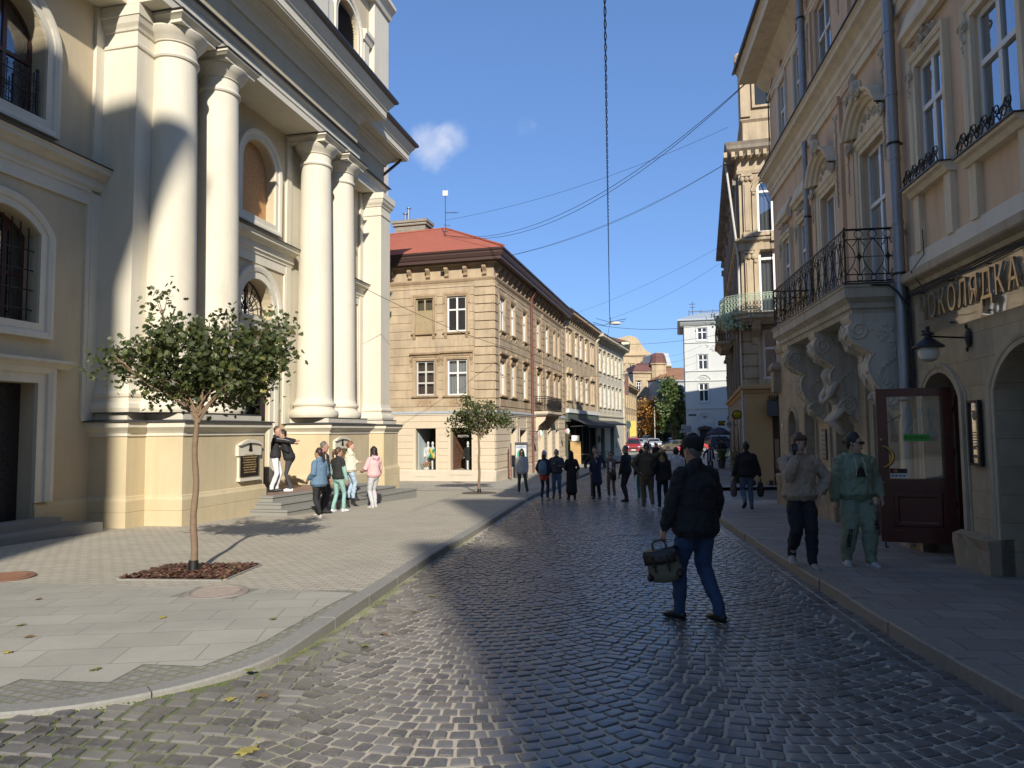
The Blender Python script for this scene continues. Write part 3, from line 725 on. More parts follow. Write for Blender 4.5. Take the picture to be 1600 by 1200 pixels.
m = mk(); m.loops([[(x, y, z) for x, y in offs(EP, d)] for d, z in ((1.0, 14.03), (-1.6, 14.6))]); m.build('roof', M['greyroof'], root)
m = mk(); m.tube([(13.3, -1.2, 12.2), (13.9, -.5, 13.1), (14.3, -.1, 13.92)], .06, 8); m.tube([(13.55, -1.3, -.6), (13.55, -1.3, 11.0), (13.3, -1.2, 12.2)], .055, 8); m.build('drainpipe', M['gutter'], root)
# string-course entablature across the bays
for (u0, u1, n) in ((-14, -.5, NL), (3.1, 6.9, ND), (9.5, 12.55, ND - .1)):
    m = mk(); m.ext_u([(n - .1, 6.75), (n + .05, 6.75), (n + .05, 7.02), (n + .08, 7.03), (n + .08, 7.10), (n + .13, 7.14), (n + .13, 7.34), (n + .20, 7.36), (n + .24, 7.42), (n + .34, 7.46), (n + .34, 7.52), (n + .38, 7.58), (n - .1, 7.60)], u0, u1); m.build('string_course', M['pale'], root)
    m = mk(); m.ext_u([(n - .1, 7.60), (n + .41, 7.585), (n + .41, 7.605), (n - .1, 7.66)], u0, u1 + .01); m.build('flashing', M['slate'], root)
    if u0 > 0:
        m = mk(); m.box(u0 + .0, u0 + .42, n, n + .06, 2, 6.75); m.box(u1 - .42, u1, n, n + .06, 2, 6.75); m.build('bay_strip', M['pale'], root)
m = mk(); m.box(-.85, -.5, NL, NL + .06, 2, 6.75); m.build('bay_strip', M['pale'], root)
for (u0, u1) in ((3.15, 4.02), (6.02, 6.85)):
    m = mk(); m.ext_u([(ND, 4.75), (ND + .07, 4.75), (ND + .07, 4.95), (ND + .11, 4.97), (ND + .11, 5.05), (ND + .2, 5.12), (ND + .2, 5.2), (ND, 5.24)], u0, u1); m.build('impost_cornice', M['basew'], root)
# windows and doors of the church
def chwin(u0, u1, z0, z1, ar, n, osb=False):
    m = mk(); m.surround(u0, u1, z0, z1, ar, .30, n, n + .12); m.build('window_surround', M['pale'], root)
    m = mk(); m.ext_u([(n - .4, z0 - .03), (n + .05, z0 - .05), (n + .05, z0 - .02), (n - .4, z0 + .01)], u0 - .02, u1 + .02); m.build('sill', M['slate'], root)
    if osb:
        m = mk(); m.ext_n([(u0, z0)] + arch(u0, u1, z1, ar, 16) + [(u1, z0)], n - .30, n - .27); m.build('boarded_panel', M['osb'], root)
chwin(-3.72, -1.98, 8.15, 9.75, .75, NL); chwin(4.15, 5.89, 8.15, 9.75, .75, ND, True)
chwin(-3.72, -1.98, 3.95, 5.75, .40, NL)
chwin(10.2, 11.3, 8.15, 9.6, .55, ND - .1, True); chwin(10.2, 11.3, 3.0, 6.3, .5, ND - .1)
M['rwfr'] = M['brownwood']
window(CH, mk, 10.2, 11.3, 3.0, 6.3, .5, ND - .45, M['white'], M['glassd'])
window(CH, mk, -3.72, -1.98, 8.15, 9.75, .75, NL - .38, M['brownwood'], M['glassd'], ((.33, .64), (.75,)), .075, M['curtaing'])
lw = window(CH, mk, -3.72, -1.98, 3.95, 5.75, .40, NL - .40, M['brownwood'], M['glassd'], ((.5, .75), (.55,)), .07)
# grille of the lower window: straight bars whose ends are built into the reveal
m = mk()
for i in range(9):
    u = -3.62 + i * .19; m.tube([(u, NL - .12, 4.02), (u, NL - .12, 5.92 + .12 * math.sin(i / 8 * math.pi))], .014, 6)
for z in (4.22, 4.62, 5.02, 5.42): m.tube([(-3.72, NL - .14, z), (-2.06, NL - .10, z), (-1.99, NL - .10, z - .01)], .013, 6)
m.build('window_grille', M['iron'], root)
# wrought balcony grille of the upper window
m = mk(); nf = NL - .05
m.tube([(-1.98, NL - .25, 8.2), (-2.10, nf, 8.2)], .02); m.tube([(-3.72, nf, 8.22), (-2.1, nf, 8.22)], .016); m.tube([(-3.72, nf, 8.9), (-2.1, nf, 8.9)], .014); m.tube([(-3.72, nf, 8.62), (-2.1, nf, 8.62)], .010); m.tube([(-2.1, nf, 8.17), (-2.1, nf, 9.12)], .026); m.ball((-2.1, nf, 9.14), .035, .035, .045)
for zz in (8.5, 8.75): m.ball((-2.1, nf, zz), .04, .04, .03)
for k in range(11):
    u = -3.68 + k * .15; m.tube([(u, nf, 8.2), (u, nf, 9.03)], .010, 5); m.ball((u, nf, 9.05), .018, .018, .035, 6, 4)
    for (zc, rr) in ((8.42, .045), (8.55, .03), (8.98, .03), (8.82, .03)):
        for sg in (-1, 1):
            m.tube([(u + sg * (rr + rr * math.cos(t)), nf + .01, zc + rr * math.sin(t)) for t in [q * .7 for q in range(8)]], .007, 4)
m.build('balcony_grille', M['iron'], root)
# side door in the left bay
m = mk(); m.surround(-3.62, -1.96, .37, 2.75, 0, .36, NL, NL + .16, bottom=False); m.build('door_surround', M['pale'], root)
m = mk(); m.ext_u([(NL, 3.06), (NL + .16, 3.06), (NL + .2, 3.12), (NL + .3, 3.17), (NL + .3, 3.22), (NL, 3.27)], -4.05, -1.28); m.build('door_hood', M['basew'], root)
m = mk(); m.box(-3.62, -2.8, NL - .40, NL - .34, 0, 2.75); m.box(-2.79, -1.96, NL - .40, NL - .34, 0, 2.75)
for k in range(30):
    for j in range(9):
        u = -3.55 + j * .18 + (.09 if k % 2 else 0); z = .15 + k * .088
        if abs(u + 2.79) < .05 or u > -2.0: continue
        m.ball((u, NL - .34, z), .017, .02, .017, 6, 3)
dd = m.build('door', M['darkdoor'], root)
m = mk(); m.box(-4.1, -1.7, NL, NL + .5, -.6, .07); m.box(-4.5, -1.2, NL, NL + 1.0, -.8, -.08); m.build('doorstep', M['stone_step'], root)
# portal: dark open doorway, fanlight
m = mk(); m.surround(4.3, 5.72, .2, 4.72, 0, .42, ND, ND + .10, bottom=False); m.build('portal_surround', M['pale'], root)
m = mk(); m.ext_u([(ND, 4.72), (ND + .1, 4.72), (ND + .14, 4.8), (ND + .14, 4.94), (ND + .22, 5.0), (ND + .22, 5.08), (ND, 5.12)], 3.95, 6.1); m.build('transom_cornice', M['basew'], root)
m = mk(); m.surround(4.15, 5.89, 5.15, 5.45, .84, .40, ND, ND + .12); m.build('fanlight_surround', M['pale'], root)
fl = window(CH, mk, 4.15, 5.89, 5.15, 5.45, .84, ND - .40, M['brownwood'], M['glassd'], ((.5,), ()), .05)
m = mk(); cz = 5.3
for k in range(1, 10):
    a = math.pi * k / 10; m.tube([(5.02 + .12 * math.cos(a), ND - .3, cz + .12 * math.sin(a)), (5.02 + .84 * math.cos(a), ND - .3, cz + .9 * math.sin(a))], .014, 5)
for q in (.3, .55): m.tube([(5.02 + q * math.cos(a), ND - .3, cz + q * 1.05 * math.sin(a)) for a in [math.pi * k / 16 for k in range(17)]], .012, 5)
m.tube([(4.15, ND - .3, cz), (5.89, ND - .3, cz)], .014, 5); m.build('fanlight_grille', M['iron'], root)
m = mk(); m.box(3.6, 6.4, -4.6, ND - .5, -.2, 4.75); bk = m.build('porch_interior', M['void'], root)
m = mk(); m.box(5.70, 5.76, ND - .9, ND - .1, .1, 4.6); m.build('door', M['darkdoor'], root)
m = mk(); m.box(6.28, 6.42, ND, ND + .02, 2.42, 2.62); m.build('number_plate', M['basew'], root)
# stone plaques on plinths (relief, gilt lines of lettering)
def plaque(u, n, z, label):
    ro = empty('memorial_plaque', CH.loc(u, n, z), 0, label, 'plaque', 'plaques on the church plinths'); ro.parent = None
    ro.location = (*CH.w(u, n), z); ro.rotation_euler = (0, 0, -CH.a)
    q = lambda: MB(lambda a, b, c: (b, a, c))
    m = q(); m.box(-.43, .43, 0, .05, -.46, .10); m.box(-.50, .50, 0, .08, .10, .36); m.ext_n([(-.5, .36)] + arch(-.5, .5, .36, .12, 12) + [(.5, .36)], 0, .08)
    m.loops([[(x, nn, y) for x, y in arch(-.5 - o, .5 + o, .36, .12 + o, 14)] for o, nn in ((-.06, .08), (-.06, .13), (.03, .13), (.03, .05))], False, False, False)
    m.box(-.45, .45, 0, .10, -.53, -.46); m.build('stone_frame', M['pale'], ro)
    m = q(); m.box(-.38, .38, .05, .075, -.43, .28); b = m.build('plate', M['bronze'], ro)
    m = q(); r = random.Random(int(u * 10))
    for k in range(8):
        z0 = .10 - k * .062; x = -.30 + r.uniform(0, .06); xe = .30 - r.uniform(0, .06)
        while x < xe:
            L = r.uniform(.012, .024); m.box(x, x + L, .075, .081, z0, z0 + .03); x += L + (.007 if r.random() < .8 else .03)
    m.build('lettering', M['gold'], b)
    m = q(); m.ball((0, .09, .30), .06, .02, .08, 8, 6); m.ball((0, .09, .24), .09, .02, .04, 8, 4); m.box(-.012, .012, .075, .11, .34, .44); m.build('emblem', M['bronze'], ro)
plaque(2.45, 0, 1.05, 'bronze plaque in arched white frame on the yellow plinth left of the church door')
plaque(7.6, 0, 1.08, 'bronze plaque in arched white frame behind the group of women, right of the church door')
# entrance steps
m = mk()
def steps(poly, z0, z1): m.plan(poly, [(0, z0), (0, z1 - .05), (.025, z1 - .045), (.025, z1)])
steps([(2.5, .0), (2.5, 1.1), (9.4, 1.95), (9.4, .0)], -1.0, -.22); steps([(2.75, .0), (2.75, .78), (8.6, 1.5), (8.6, .0)], -1.0, -.07); steps([(2.95, -1.4), (2.95, .42), (7.8, 1.08), (7.8, -.0), (6.8, -.0), (6.8, -1.4)], -1.0, .08)
stp = empty('entrance_steps', (0, 0, 0), 0, 'three grey granite steps in front of the church portal', 'steps'); stp.location = root.location; stp.rotation_euler = root.rotation_euler
m.build('tread', M['stone_step'], stp)
m = mk(); m.plan([(3.22, -1.9), (3.22, .30), (6.75, .78), (6.75, -1.9)], [(0, .08), (0, .086)]); m.build('landing_tiles', M['land'], stp)
# tower behind the cornice
TW = [(11.8, -9), (11.8, -4.0), (20.4, -4.0), (20.4, -9)]
m = mk(); m.wall(11.8, 20.4, 12, 34, -4.0, [(15.0, 17.2, 18.5, 21.0, .95, .5)]); m.box(11.8, 20.4, -10, -4.5, 12, 34); m.box(11.8, 11.9, -4.5, -4.0, 12, 34); m.box(20.3, 20.4, -4.5, -4.0, 12, 34); m.build('tower_wall', M['cream'], root)
m = mk(); m.surround(15.0, 17.2, 18.5, 21.0, .95, .35, -4.0, -3.82); m.box(12.0, 13.7, -4, -3.7, 12, 34); m.box(18.6, 20.42, -4, -3.7, 12, 34); m.box(17.75, 18.3, -4, -3.85, 12, 21.0); m.box(14.0, 14.5, -4, -3.85, 12, 21)
m.ext_u([(-4, 21.0), (-3.8, 21.0), (-3.72, 21.25), (-3.66, 21.3), (-3.66, 21.5), (-4, 21.6)], 17.6, 18.5); m.ext_u([(-4, 23.5), (-3.6, 23.5), (-3.5, 23.8), (-3.3, 24.0), (-3.3, 24.2), (-4, 24.3)], 11.7, 20.5); m.build('tower_pilaster', M['pale'], root)
m = mk()
for k in range(26): z = 18.6 + k * .125; m.ext_u([(-4.35, z), (-4.15, z - .07), (-4.15, z - .05), (-4.35, z + .03)], 15.0, 17.2)
m.build('louvre', M['darkdoor'], root)
# ------------------------------------------------------------------ right hand building
RB = Facade('stucco_townhouse', 6.05, 9.61, -.15, 8.25, -1, 'peach stucco townhouse with stone ground floor and iron balcony, on the right')
mk = RB.mb; root = RB.root
E0, E1 = -9, 10.7
W2 = [(-1.85, -.85, 5.15, 6.95), (-.02, .84, 5.3, 7.15), (2.1, 3.32, 4.05, 6.75), (4.78, 5.9, 4.05, 6.75), (7.0, 7.85, 4.9, 6.75), (8.75, 9.55, 4.9, 6.75)]
W2 += [(-3.7, -2.7, 5.15, 6.95), (-5.6, -4.6, 5.15, 6.95), (-7.5, -6.5, 5.15, 6.95)]
W3 = [(a, b, 9.15 if a > 1.9 else 9.4, 11.1) for a, b, c, d in W2]
DN = [(-2.5, -.93, -.2, 2.15, .5, .75), (-.02, 1.13, -.2, 2.10, .38, .55), (2.05, 3.2, -.2, 2.15, .4, .6), (4.2, 5.45, -.2, 2.3, .25, .55), (7.0, 7.9, .5, 2.0, .3, .4), (8.75, 9.6, .45, 1.75, .42, .4)]
DN += [(-5.2, -3.6, -.2, 2.15, .5, .75), (-7.8, -6.2, -.2, 2.15, .5, .75)]
m = mk(); m.wall(E0, E1, -1.2, 3.84, 0, DN); m.build('stone_wall', M['ash'], root)
m = mk(); m.wall(E0, E1, 4.2, 12.1, -.02, [(a, b, c, d, 0, .26) for a, b, c, d in W2] + [(a, b, c, d, 0, .22) for a, b, c, d in W3] + [(8.95, 9.35, 11.55, 11.95, 0, .3), (7.2, 7.6, 11.55, 11.95, 0, .3)]); m.build('wall', M['peach'], root)
m = mk(); m.box(E0, E1 - .02, -12, -1.35, -1, 12.1); m.box(E1 - .04, E1, -1.36, -.03, -1, 12.1); m.box(E0, E0 + .1, -1.36, -.03, -1, 12.1); m.build('inner_wall', M['peach'], root)
# stone ledge and pale bands
m = mk(); m.ext_u([(-.1, 3.82), (.04, 3.82), (.06, 3.88), (.16, 3.92), (.18, 3.94), (.18, 4.05), (.02, 4.09), (-.1, 4.09)], E0, 1.32); m.ext_u([(-.1, 3.82), (.03, 3.82), (.06, 3.9), (.08, 4.05), (-.1, 4.09)], 6.9, E1); m.build('stone_ledge', M['ashtrim'], root)
m = mk(); m.box(E0, 1.34, -.1, .03, 4.085, 4.34); m.box(6.9, E1, -.1, .02, 4.085, 4.3); m.build('plain_band', M['rev'], root)
# cornice between second and third floor
m = mk(); m.ext_u([(-.1, 8.30), (.04, 8.30), (.04, 8.46), (.07, 8.48), (.07, 8.58), (.13, 8.66), (.13, 8.78), (.22, 8.86), (.30, 8.9), (.30, 9.0), (.34, 9.05), (-.1, 9.10)], E0, E1 + .06); m.build('cornice', M['peachl'], root)
m = mk(); m.ext_u([(-.1, 9.10), (.37, 9.055), (.37, 9.075), (-.1, 9.14)], E0, E1 + .08); m.build('flashing', M['gutter'], root)
# eaves
m = mk(); m.ext_u([(-.1, 11.2), (.03, 11.2), (.03, 11.28), (.06, 11.3), (.06, 11.36), (.02, 11.38), (-.1, 11.38)], E0, E1); m.ext_u([(-.1, 11.75), (.05, 11.85), (.16, 11.95), (.22, 12.02), (.24, 12.08), (.74, 12.08), (.74, 12.3), (.82, 12.42), (-.1, 12.45)], E0, E1 + .55); m.build('eaves_cornice', M['peachl'], root)
m = mk(); m.ext_u([(.9, 12.40), (.92, 12.46), (-5, 15.5), (-5, 15.4)], E0, E1 + .6); m.build('roof', M['brownmetal'], root)
# pilaster strips and window trim on the second floor
m = mk()
for a, b in ((1.78, 2.0), (3.5, 3.95), (4.2, 4.62), (6.1, 6.35)): m.box(a, b, -.05, .09, 4.2, 8.31); m.box(a - .02, b + .02, -.05, .12, 8.16, 8.305)
for a, b in ((1.75, 2.0), (3.55, 4.55), (6.1, 6.5)): m.box(a, b, -.05, .06, 9.1, 11.2)
m.build('pilaster_strip', M['peach'], root)
r = random.Random(4)
def leafy(m, u, n, z, s, k=8, seed=0):
    rr = random.Random(seed)
    for i in range(k):
        a = rr.uniform(0, 6.28); d = rr.uniform(0, s); m.ball((u + d * math.cos(a) * .7, n + rr.uniform(0, .02), z + d * math.sin(a)), rr.uniform(.015, .05), .03, rr.uniform(.02, .06), 6, 4)
def scroll(m, u, n, z, r0, turns=1.6, w=.03, flip=1, k=22, axis='u'):
    pts = []
    for i in range(k + 1):
        t = i / k; rr = r0 * (1 - .8 * t); a = flip * t * turns * 2 * math.pi
        pts.append((u + rr * math.cos(a), n, z + rr * math.sin(a)) if axis == 'u' else (u, n + rr * math.cos(a), z + rr * math.sin(a)))
    m.tube(pts, [w * (1 - .5 * i / k) for i in range(k + 1)], 6)
def garland(m, u, z0, z1, n, seed):
    rr = random.Random(seed); k = int((z0 - z1) / .06)
    for i in range(k):
        z = z0 - i * .06; t = i / k; s = .055 * (1 - .55 * t)
        m.ball((u + rr.uniform(-1, 1) * s, n + .012, z), s * rr.uniform(.4, .9), .022, s * rr.uniform(.6, 1.2), 6, 4)
    m.tube([(u, n + .01, z0), (u, n + .01, z1)], .008, 5)
    for sg in (-1, 1): scroll(m, u + sg * .05, n + .015, z0 - .04, .07, 1.3, .016, sg)
m = mk()
for i, u in enumerate((1.89, 3.72, 4.41, 6.22)): garland(m, u, 8.0, 6.1 if i != 3 else 6.3, .09, i)
for i, u in enumerate((1.88, 4.05, 6.3)): garland(m, u, 11.0, 9.9, .06, i + 10)
m.build('stucco_garland', M['carv'], root)
for i, (a, b, c, d) in enumerate(W2):
    if c < 4.5:      # French windows with arched pediment and cartouche
        m = mk(); m.surround(a, b, c, d, 0, .18, -.02, .07, bottom=False)
        A = arch(a - .24, b + .24, d + .36, .52, 20)
        prof = [(-.16, .0), (-.16, .10), (-.10, .13), (-.09, .19), (-.02, .21), (.0, .26), (.06, .28), (.06, .0)]
        m.loops([[(x, nn, y) for x, y in arch(a - .24 - o, b + .24 + o, d + .36, .52 + o, 20)] for o, nn in prof], False, False, False)
        m.ext_n([(a - .15, d + .30)] + arch(a - .12, b + .12, d + .36, .42, 14) + [(b + .15, d + .30)], -.02, .04)
        m.ext_u([(0, d + .17), (.07, d + .17), (.10, d + .21), (.10, d + .27), (0, d + .30)], a - .2, b + .2)
        m.build('window_pediment', M['peachl'], root)
        m = mk(); um = (a + b) / 2
        for sg in (-1, 1):
            scroll(m, um + sg * .16, .26, d + .96, .13, 1.7, .04, sg); scroll(m, um + sg * (b - a) / 2 + sg * .22, .16, d + .22, .12, 1.6, .035, -sg)
            garland(m, um + sg * ((b - a) / 2 + .24), d + .10, d - .75, .02, i * 3 + sg)
            scroll(m, um + sg * .22, .05, d + .5, .10, 1.4, .018, sg); scroll(m, um + sg * .38, .05, d + .42, .07, 1.4, .014, -sg)
        m.ball((um, .26, d + 1.0), .12, .10, .16); m.ball((um, .3, d + 1.2), .05, .05, .09); leafy(m, um, .24, d + 1.0, .22, 10, i); leafy(m, um, .04, d + .55, .12, 8, i + 40)
        m.build('cartouche', M['carv'], root)
        m = mk(); m.surround(a, b, c, d, 0, .0001, -.28, -.02, bottom=False); m.build('reveal', M['rev'], root)
    else:
        m = mk(); m.surround(a, b, c, d, 0, .17, -.02, .07, bottom=False)
        if a > 5 or True:
            m.ext_u([(0, d + .42), (.08, d + .42), (.10, d + .48), (.16, d + .52), (.16, d + .56), (.02, d + .95), (0, d + .95)], a - .22, b + .22)
        m.ext_u([(-.05, c - .13), (.10, c - .13), (.14, c - .06), (.20, c - .04), (.20, c), (-.05, c + .01)], a - .2, b + .2)
        if a < 2:
            m.box(a - .17, a + .02, -.02, .06, 4.33, c - .12); m.box(b - .02, b + .17, -.02, .06, 4.33, c - .12)
        m.build('window_surround', M['peachl'], root)
        m = mk(); m.ext_u([(-.05, c + .005), (.23, c + .0), (.23, c + .016), (-.05, c + .02)], a - .22, b + .22); m.build('flashing', M['gutter'], root)
        m = mk(); um = (a + b) / 2; leafy(m, um, .06, d + .28, .13, 14, i + 5)
        for sg in (-1, 1): scroll(m, um + sg * .15, .06, d + .28, .09, 1.4, .02, sg); scroll(m, um + sg * .3, .06, d + .25, .06, 1.4, .014, -sg)
        scroll(m, b + .17, .05, d - .1, .07, 1.3, .02); garland(m, b + .12, d - .05, d - .5, .05, i + 60); m.build('cartouche', M['carv'], root)
        if a < 2:        # little scrolled guard on the sill
            m = mk(); k = 5; L = (b - a + .3) / k
            for j in range(k):
                u = a - .15 + L * (j + .5)
                for sg, zc in ((1, c + .12), (-1, c + .20)): scroll(m, u + sg * .05, .19, zc, .085, 1.5, .011, sg)
                m.tube([(u - L / 2, .19, c + .03), (u, .19, c + .05), (u + L / 2, .19, c + .03)], .010, 5)
                m.tube([(u - L / 2, .19, c + .03), (u - L / 4, .2, c + .16), (u, .19, c + .26), (u + L / 4, .2, c + .12), (u + L / 2, .19, c + .03)], .009, 5)
            m.build('sill_guard', M['iron'], root)
    window(RB, mk, a, b, c, d, 0, -.16 if c < 4.5 else -.11, M['white'], M['glassr'], ((.5,), (.62,)), .075, (M['curtain'], ((0, .46), (.58, 1))) if i % 2 else (M['curtain'], ((0, .44), (.62, 1))))
for i, (a, b, c, d) in enumerate(W3):
    m = mk(); m.surround(a, b, c, d, 0, .10, -.02, .03, bottom=False); m.ext_u([(-.05, c - .1), (.10, c - .1), (.16, c - .04), (.16, c), (-.05, c + .01)], a - .15, b + .15); m.build('window_surround', M['rev'] if a > 6 else M['peach'], root)
    if a > 6:
        pass
    m = mk(); m.ext_u([(-.05, c + .005), (.19, c + .0), (.19, c + .016), (-.05, c + .02)], a - .17, b + .17); m.build('flashing', M['gutter'], root)
    window(RB, mk, a, b, c, d, 0, -.12, M['white'], M['glassr'], ((.5,), (.6,)), .07, M['curtaing'])
for u in (8.95, 7.2):
    m = mk(); m.box(u - .1, u + .5, -.6, -.3, 11.5, 12); m.build('attic_opening', M['void'], root)
# ---- ground floor: worn plinth, door surrounds
def plinth_piece(u0, u1, d=.14, h=.32, seed=0):
    rr = random.Random(seed); m = mk(); k = max(2, int((u1 - u0) / .12)); J = [-1, -.1, 0.06, .18, h - .03, h]
    g = []
    for i in range(k + 1):
        u = u0 + (u1 - u0) * i / k; bite = .07 * rr.random() if rr.random() < .5 else 0
        g.append([(u, d + rr.uniform(-.02, .02) - (bite if 0 < j < 4 else 0) - (.09 if j == 5 else 0), z + rr.uniform(-.012, .012)) for j, z in enumerate(J)] + [(u, -.12, h + .01), (u, -.12, -1)])
    m.loops(g); m.build('worn_plinth', M['rough'], root)
for k, (a, b) in enumerate(((-.93, -.02), (-3.6, -2.5), (1.13, 2.05), (3.2, 4.2), (5.45, 10.68), (-6.2, -5.2), (-9, -7.8))): plinth_piece(a, b, .17 if k < 2 else .12, .33, k)
plinth_piece(6.9, 10.68, .16, .45, 77)
for i, (a, b, c, d, ar, dp) in enumerate(DN):
    m = mk(); w = .13; m.surround(a, b, c if c < 0 else c, d, ar, w, 0, .05, bottom=c > 0); m.surround(a - w - .02, b + w + .02, c, d + .02, ar + .02, .05, 0, .025, bottom=False); m.build('arch_surround', M['ashtrim'], root)
    n = -dp
    if i in (2, 3):
        m = mk(); m.ext_n([(a, c)] + arch(a, b, d, ar, 12) + [(b, c)], n - .05, n); m.box(a, b, n, n + .08, 1.95, 2.03); m.box((a + b) / 2 - .03, (a + b) / 2 + .03, n, n + .05, -.1, 1.95)
        for q in (0, 1):
            x0 = a + .1 + q * (b - a) / 2; m.box(x0, x0 + (b - a) / 2 - .18, n, n + .025, .05, .8); m.box(x0, x0 + (b - a) / 2 - .18, n, n + .025, .95, 1.85)
        m.build('entrance_door', M['darkdoor'] if i == 2 else M['brownwood'], root)
        m = mk(); m.tube([(a + .12, n + .05, 1.2), (a + .12, n + .09, 1.25)], .02); m.box(a, b, n + .01, n + .05, 1.02, 1.06) if i == 3 else None; m.build('door_trim', M['white'], root)
    elif i == 1:
        m = mk(); m.box(a, a + .1, n - .02, n + .12, -.2, d + .3); m.box(b - .1, b, n - .02, n + .12, -.2, d + .3); m.box(a, b, n - .02, n + .14, 1.95, 2.05); m.build('door_frame', M['maroon'], root)
        m = mk(); m.poly([(a, n, 2.05), (b, n, 2.05)] + [(x, n, z) for x, z in arch(a, b, d, ar, 8)[::-1]]); m.build('transom_pane', M['glassd'], root)
        m = mk(); m.box(a - .2, b + .2, n - 1.5, n - .05, -.2, 2.6); m.build('room_shade', M['void'], root)
    else:
        fr = window(RB, mk, a, b, c, d, ar, n, M['brownwood'], M['glassd'], ((.5,), (.6,)), .09)
        m = mk(); m.box(a, b, n + .01, n + .06, c if c > 0 else -.2, (c if c > 0 else -.2) + .45); m.build('sill_panel', M['brownwood'] if c < 0 else M['white'], fr)
m = mk(); m.box(7.0, 7.9, -.38, -.3, .96, 1.0); m.box(8.75, 9.6, -.38, -.3, .93, .97); m.build('window_rail', M['white'], root)
# narrow stone pilasters between the ground floor openings
m = mk()
for a, b in ((3.34, 4.02), (5.62, 6.3)):
    m.box(a, b, -.02, .10, .3, 3.7); m.box(a - .03, b + .03, -.02, .13, 3.6, 3.82)
m.build('stone_pilaster', M['ash'], root)
# ---- balcony
BA, BB, BN = 1.50, 6.72, .95
m = mk(); bp = [(BA, -.1), (BA, BN), (BB, BN), (BB, -.1)]
m.plan(bp, [(-.16, 3.52), (-.14, 3.60), (-.10, 3.62), (-.10, 3.70), (-.03, 3.76), (0, 3.78), (0, 3.93), (.02, 3.94), (.02, 3.985)]); slab_ = m.build('balcony_slab', M['concrete'], root)
m = mk(); m.plan(bp, [(.035, 3.985), (.035, 4.005)]); m.build('flashing', M['gutter'], slab_)
def rail_panel(m, P, L, z0, k):
    """P(t, z) gives the point on the railing plane, t in metres along it"""
    bar = lambda pts, rr: m.tube([P(t, z) for t, z in pts], rr, 6)
    H = .88
    bar([(0, z0 + .04), (L, z0 + .04)], .012); bar([(0, z0 + .15), (L, z0 + .15)], .010); bar([(0, z0 + H - .16), (L, z0 + H - .16)], .010); bar([(0, z0 + H), (L, z0 + H)], .018)
    p = L / k
    for i in range(k):
        t0 = i * p; c = t0 + p / 2; z1, z2 = z0 + .15, z0 + H - .16
        bar([(c, z1), (c, z2)], .010)
        for s in (-1, 1):
            bar([(c + s * p * .5, z1 + (z2 - z1) * q) if False else (c + s * (p * .48 - p * .34 * math.sin(math.pi * q)), z1 + (z2 - z1) * q) for q in [j / 10 for j in range(11)]], .008)
            bar([(c + s * p * (.06 + .16 * q), z1 + .10 * math.sin(q * math.pi * .5) * (1 if True else 1)) for q in [j / 6 for j in range(7)]], .008)
            bar([(c + s * p * (.06 + .16 * q), z2 - .10 * math.sin(q * math.pi * .5)) for q in [j / 6 for j in range(7)]], .008)
        for (cz, rr) in ((z0 + H - .08, .065), (z0 + .095, .045)):
            bar([(t0 + p * .02 + rr * math.cos(a), cz + rr * math.sin(a)) for a in [2 * math.pi * j / 12 for j in range(13)]], .007)
            bar([(c + rr * math.cos(a), cz + rr * math.sin(a)) for a in [2 * math.pi * j / 12 for j in range(13)]], .007)
        zc = (z1 + z2) / 2
        q4 = [P(c + dx * p * .13, zc + dz) for dx, dz in ((0, .13), (.35, .035), (1, 0), (.35, -.035), (0, -.13), (-.35, -.035), (-1, 0), (-.35, .035))]
        m.poly(q4)
        bar([(t0, zc), (t0 + p, zc)], .006)
rl = mk(); zb = 4.0; e = .04
rail_panel(rl, lambda t, z: (BA + e + t, BN - e, z), BB - BA - 2 * e, zb, 12)
rail_panel(rl, lambda t, z: (BA + e, e + t, z), BN - 2 * e, zb, 2)
rail_panel(rl, lambda t, z: (BB - e, e + t, z), BN - 2 * e, zb, 2)
for u, n in ((BA + e, BN - e), (BB - e, BN - e), (BA + e, .04), (BB - e, .04)): rl.tube([(u, n, zb), (u, n, zb + .92)], .016, 6)
rl.build('balcony_railing', M['iron'], root)
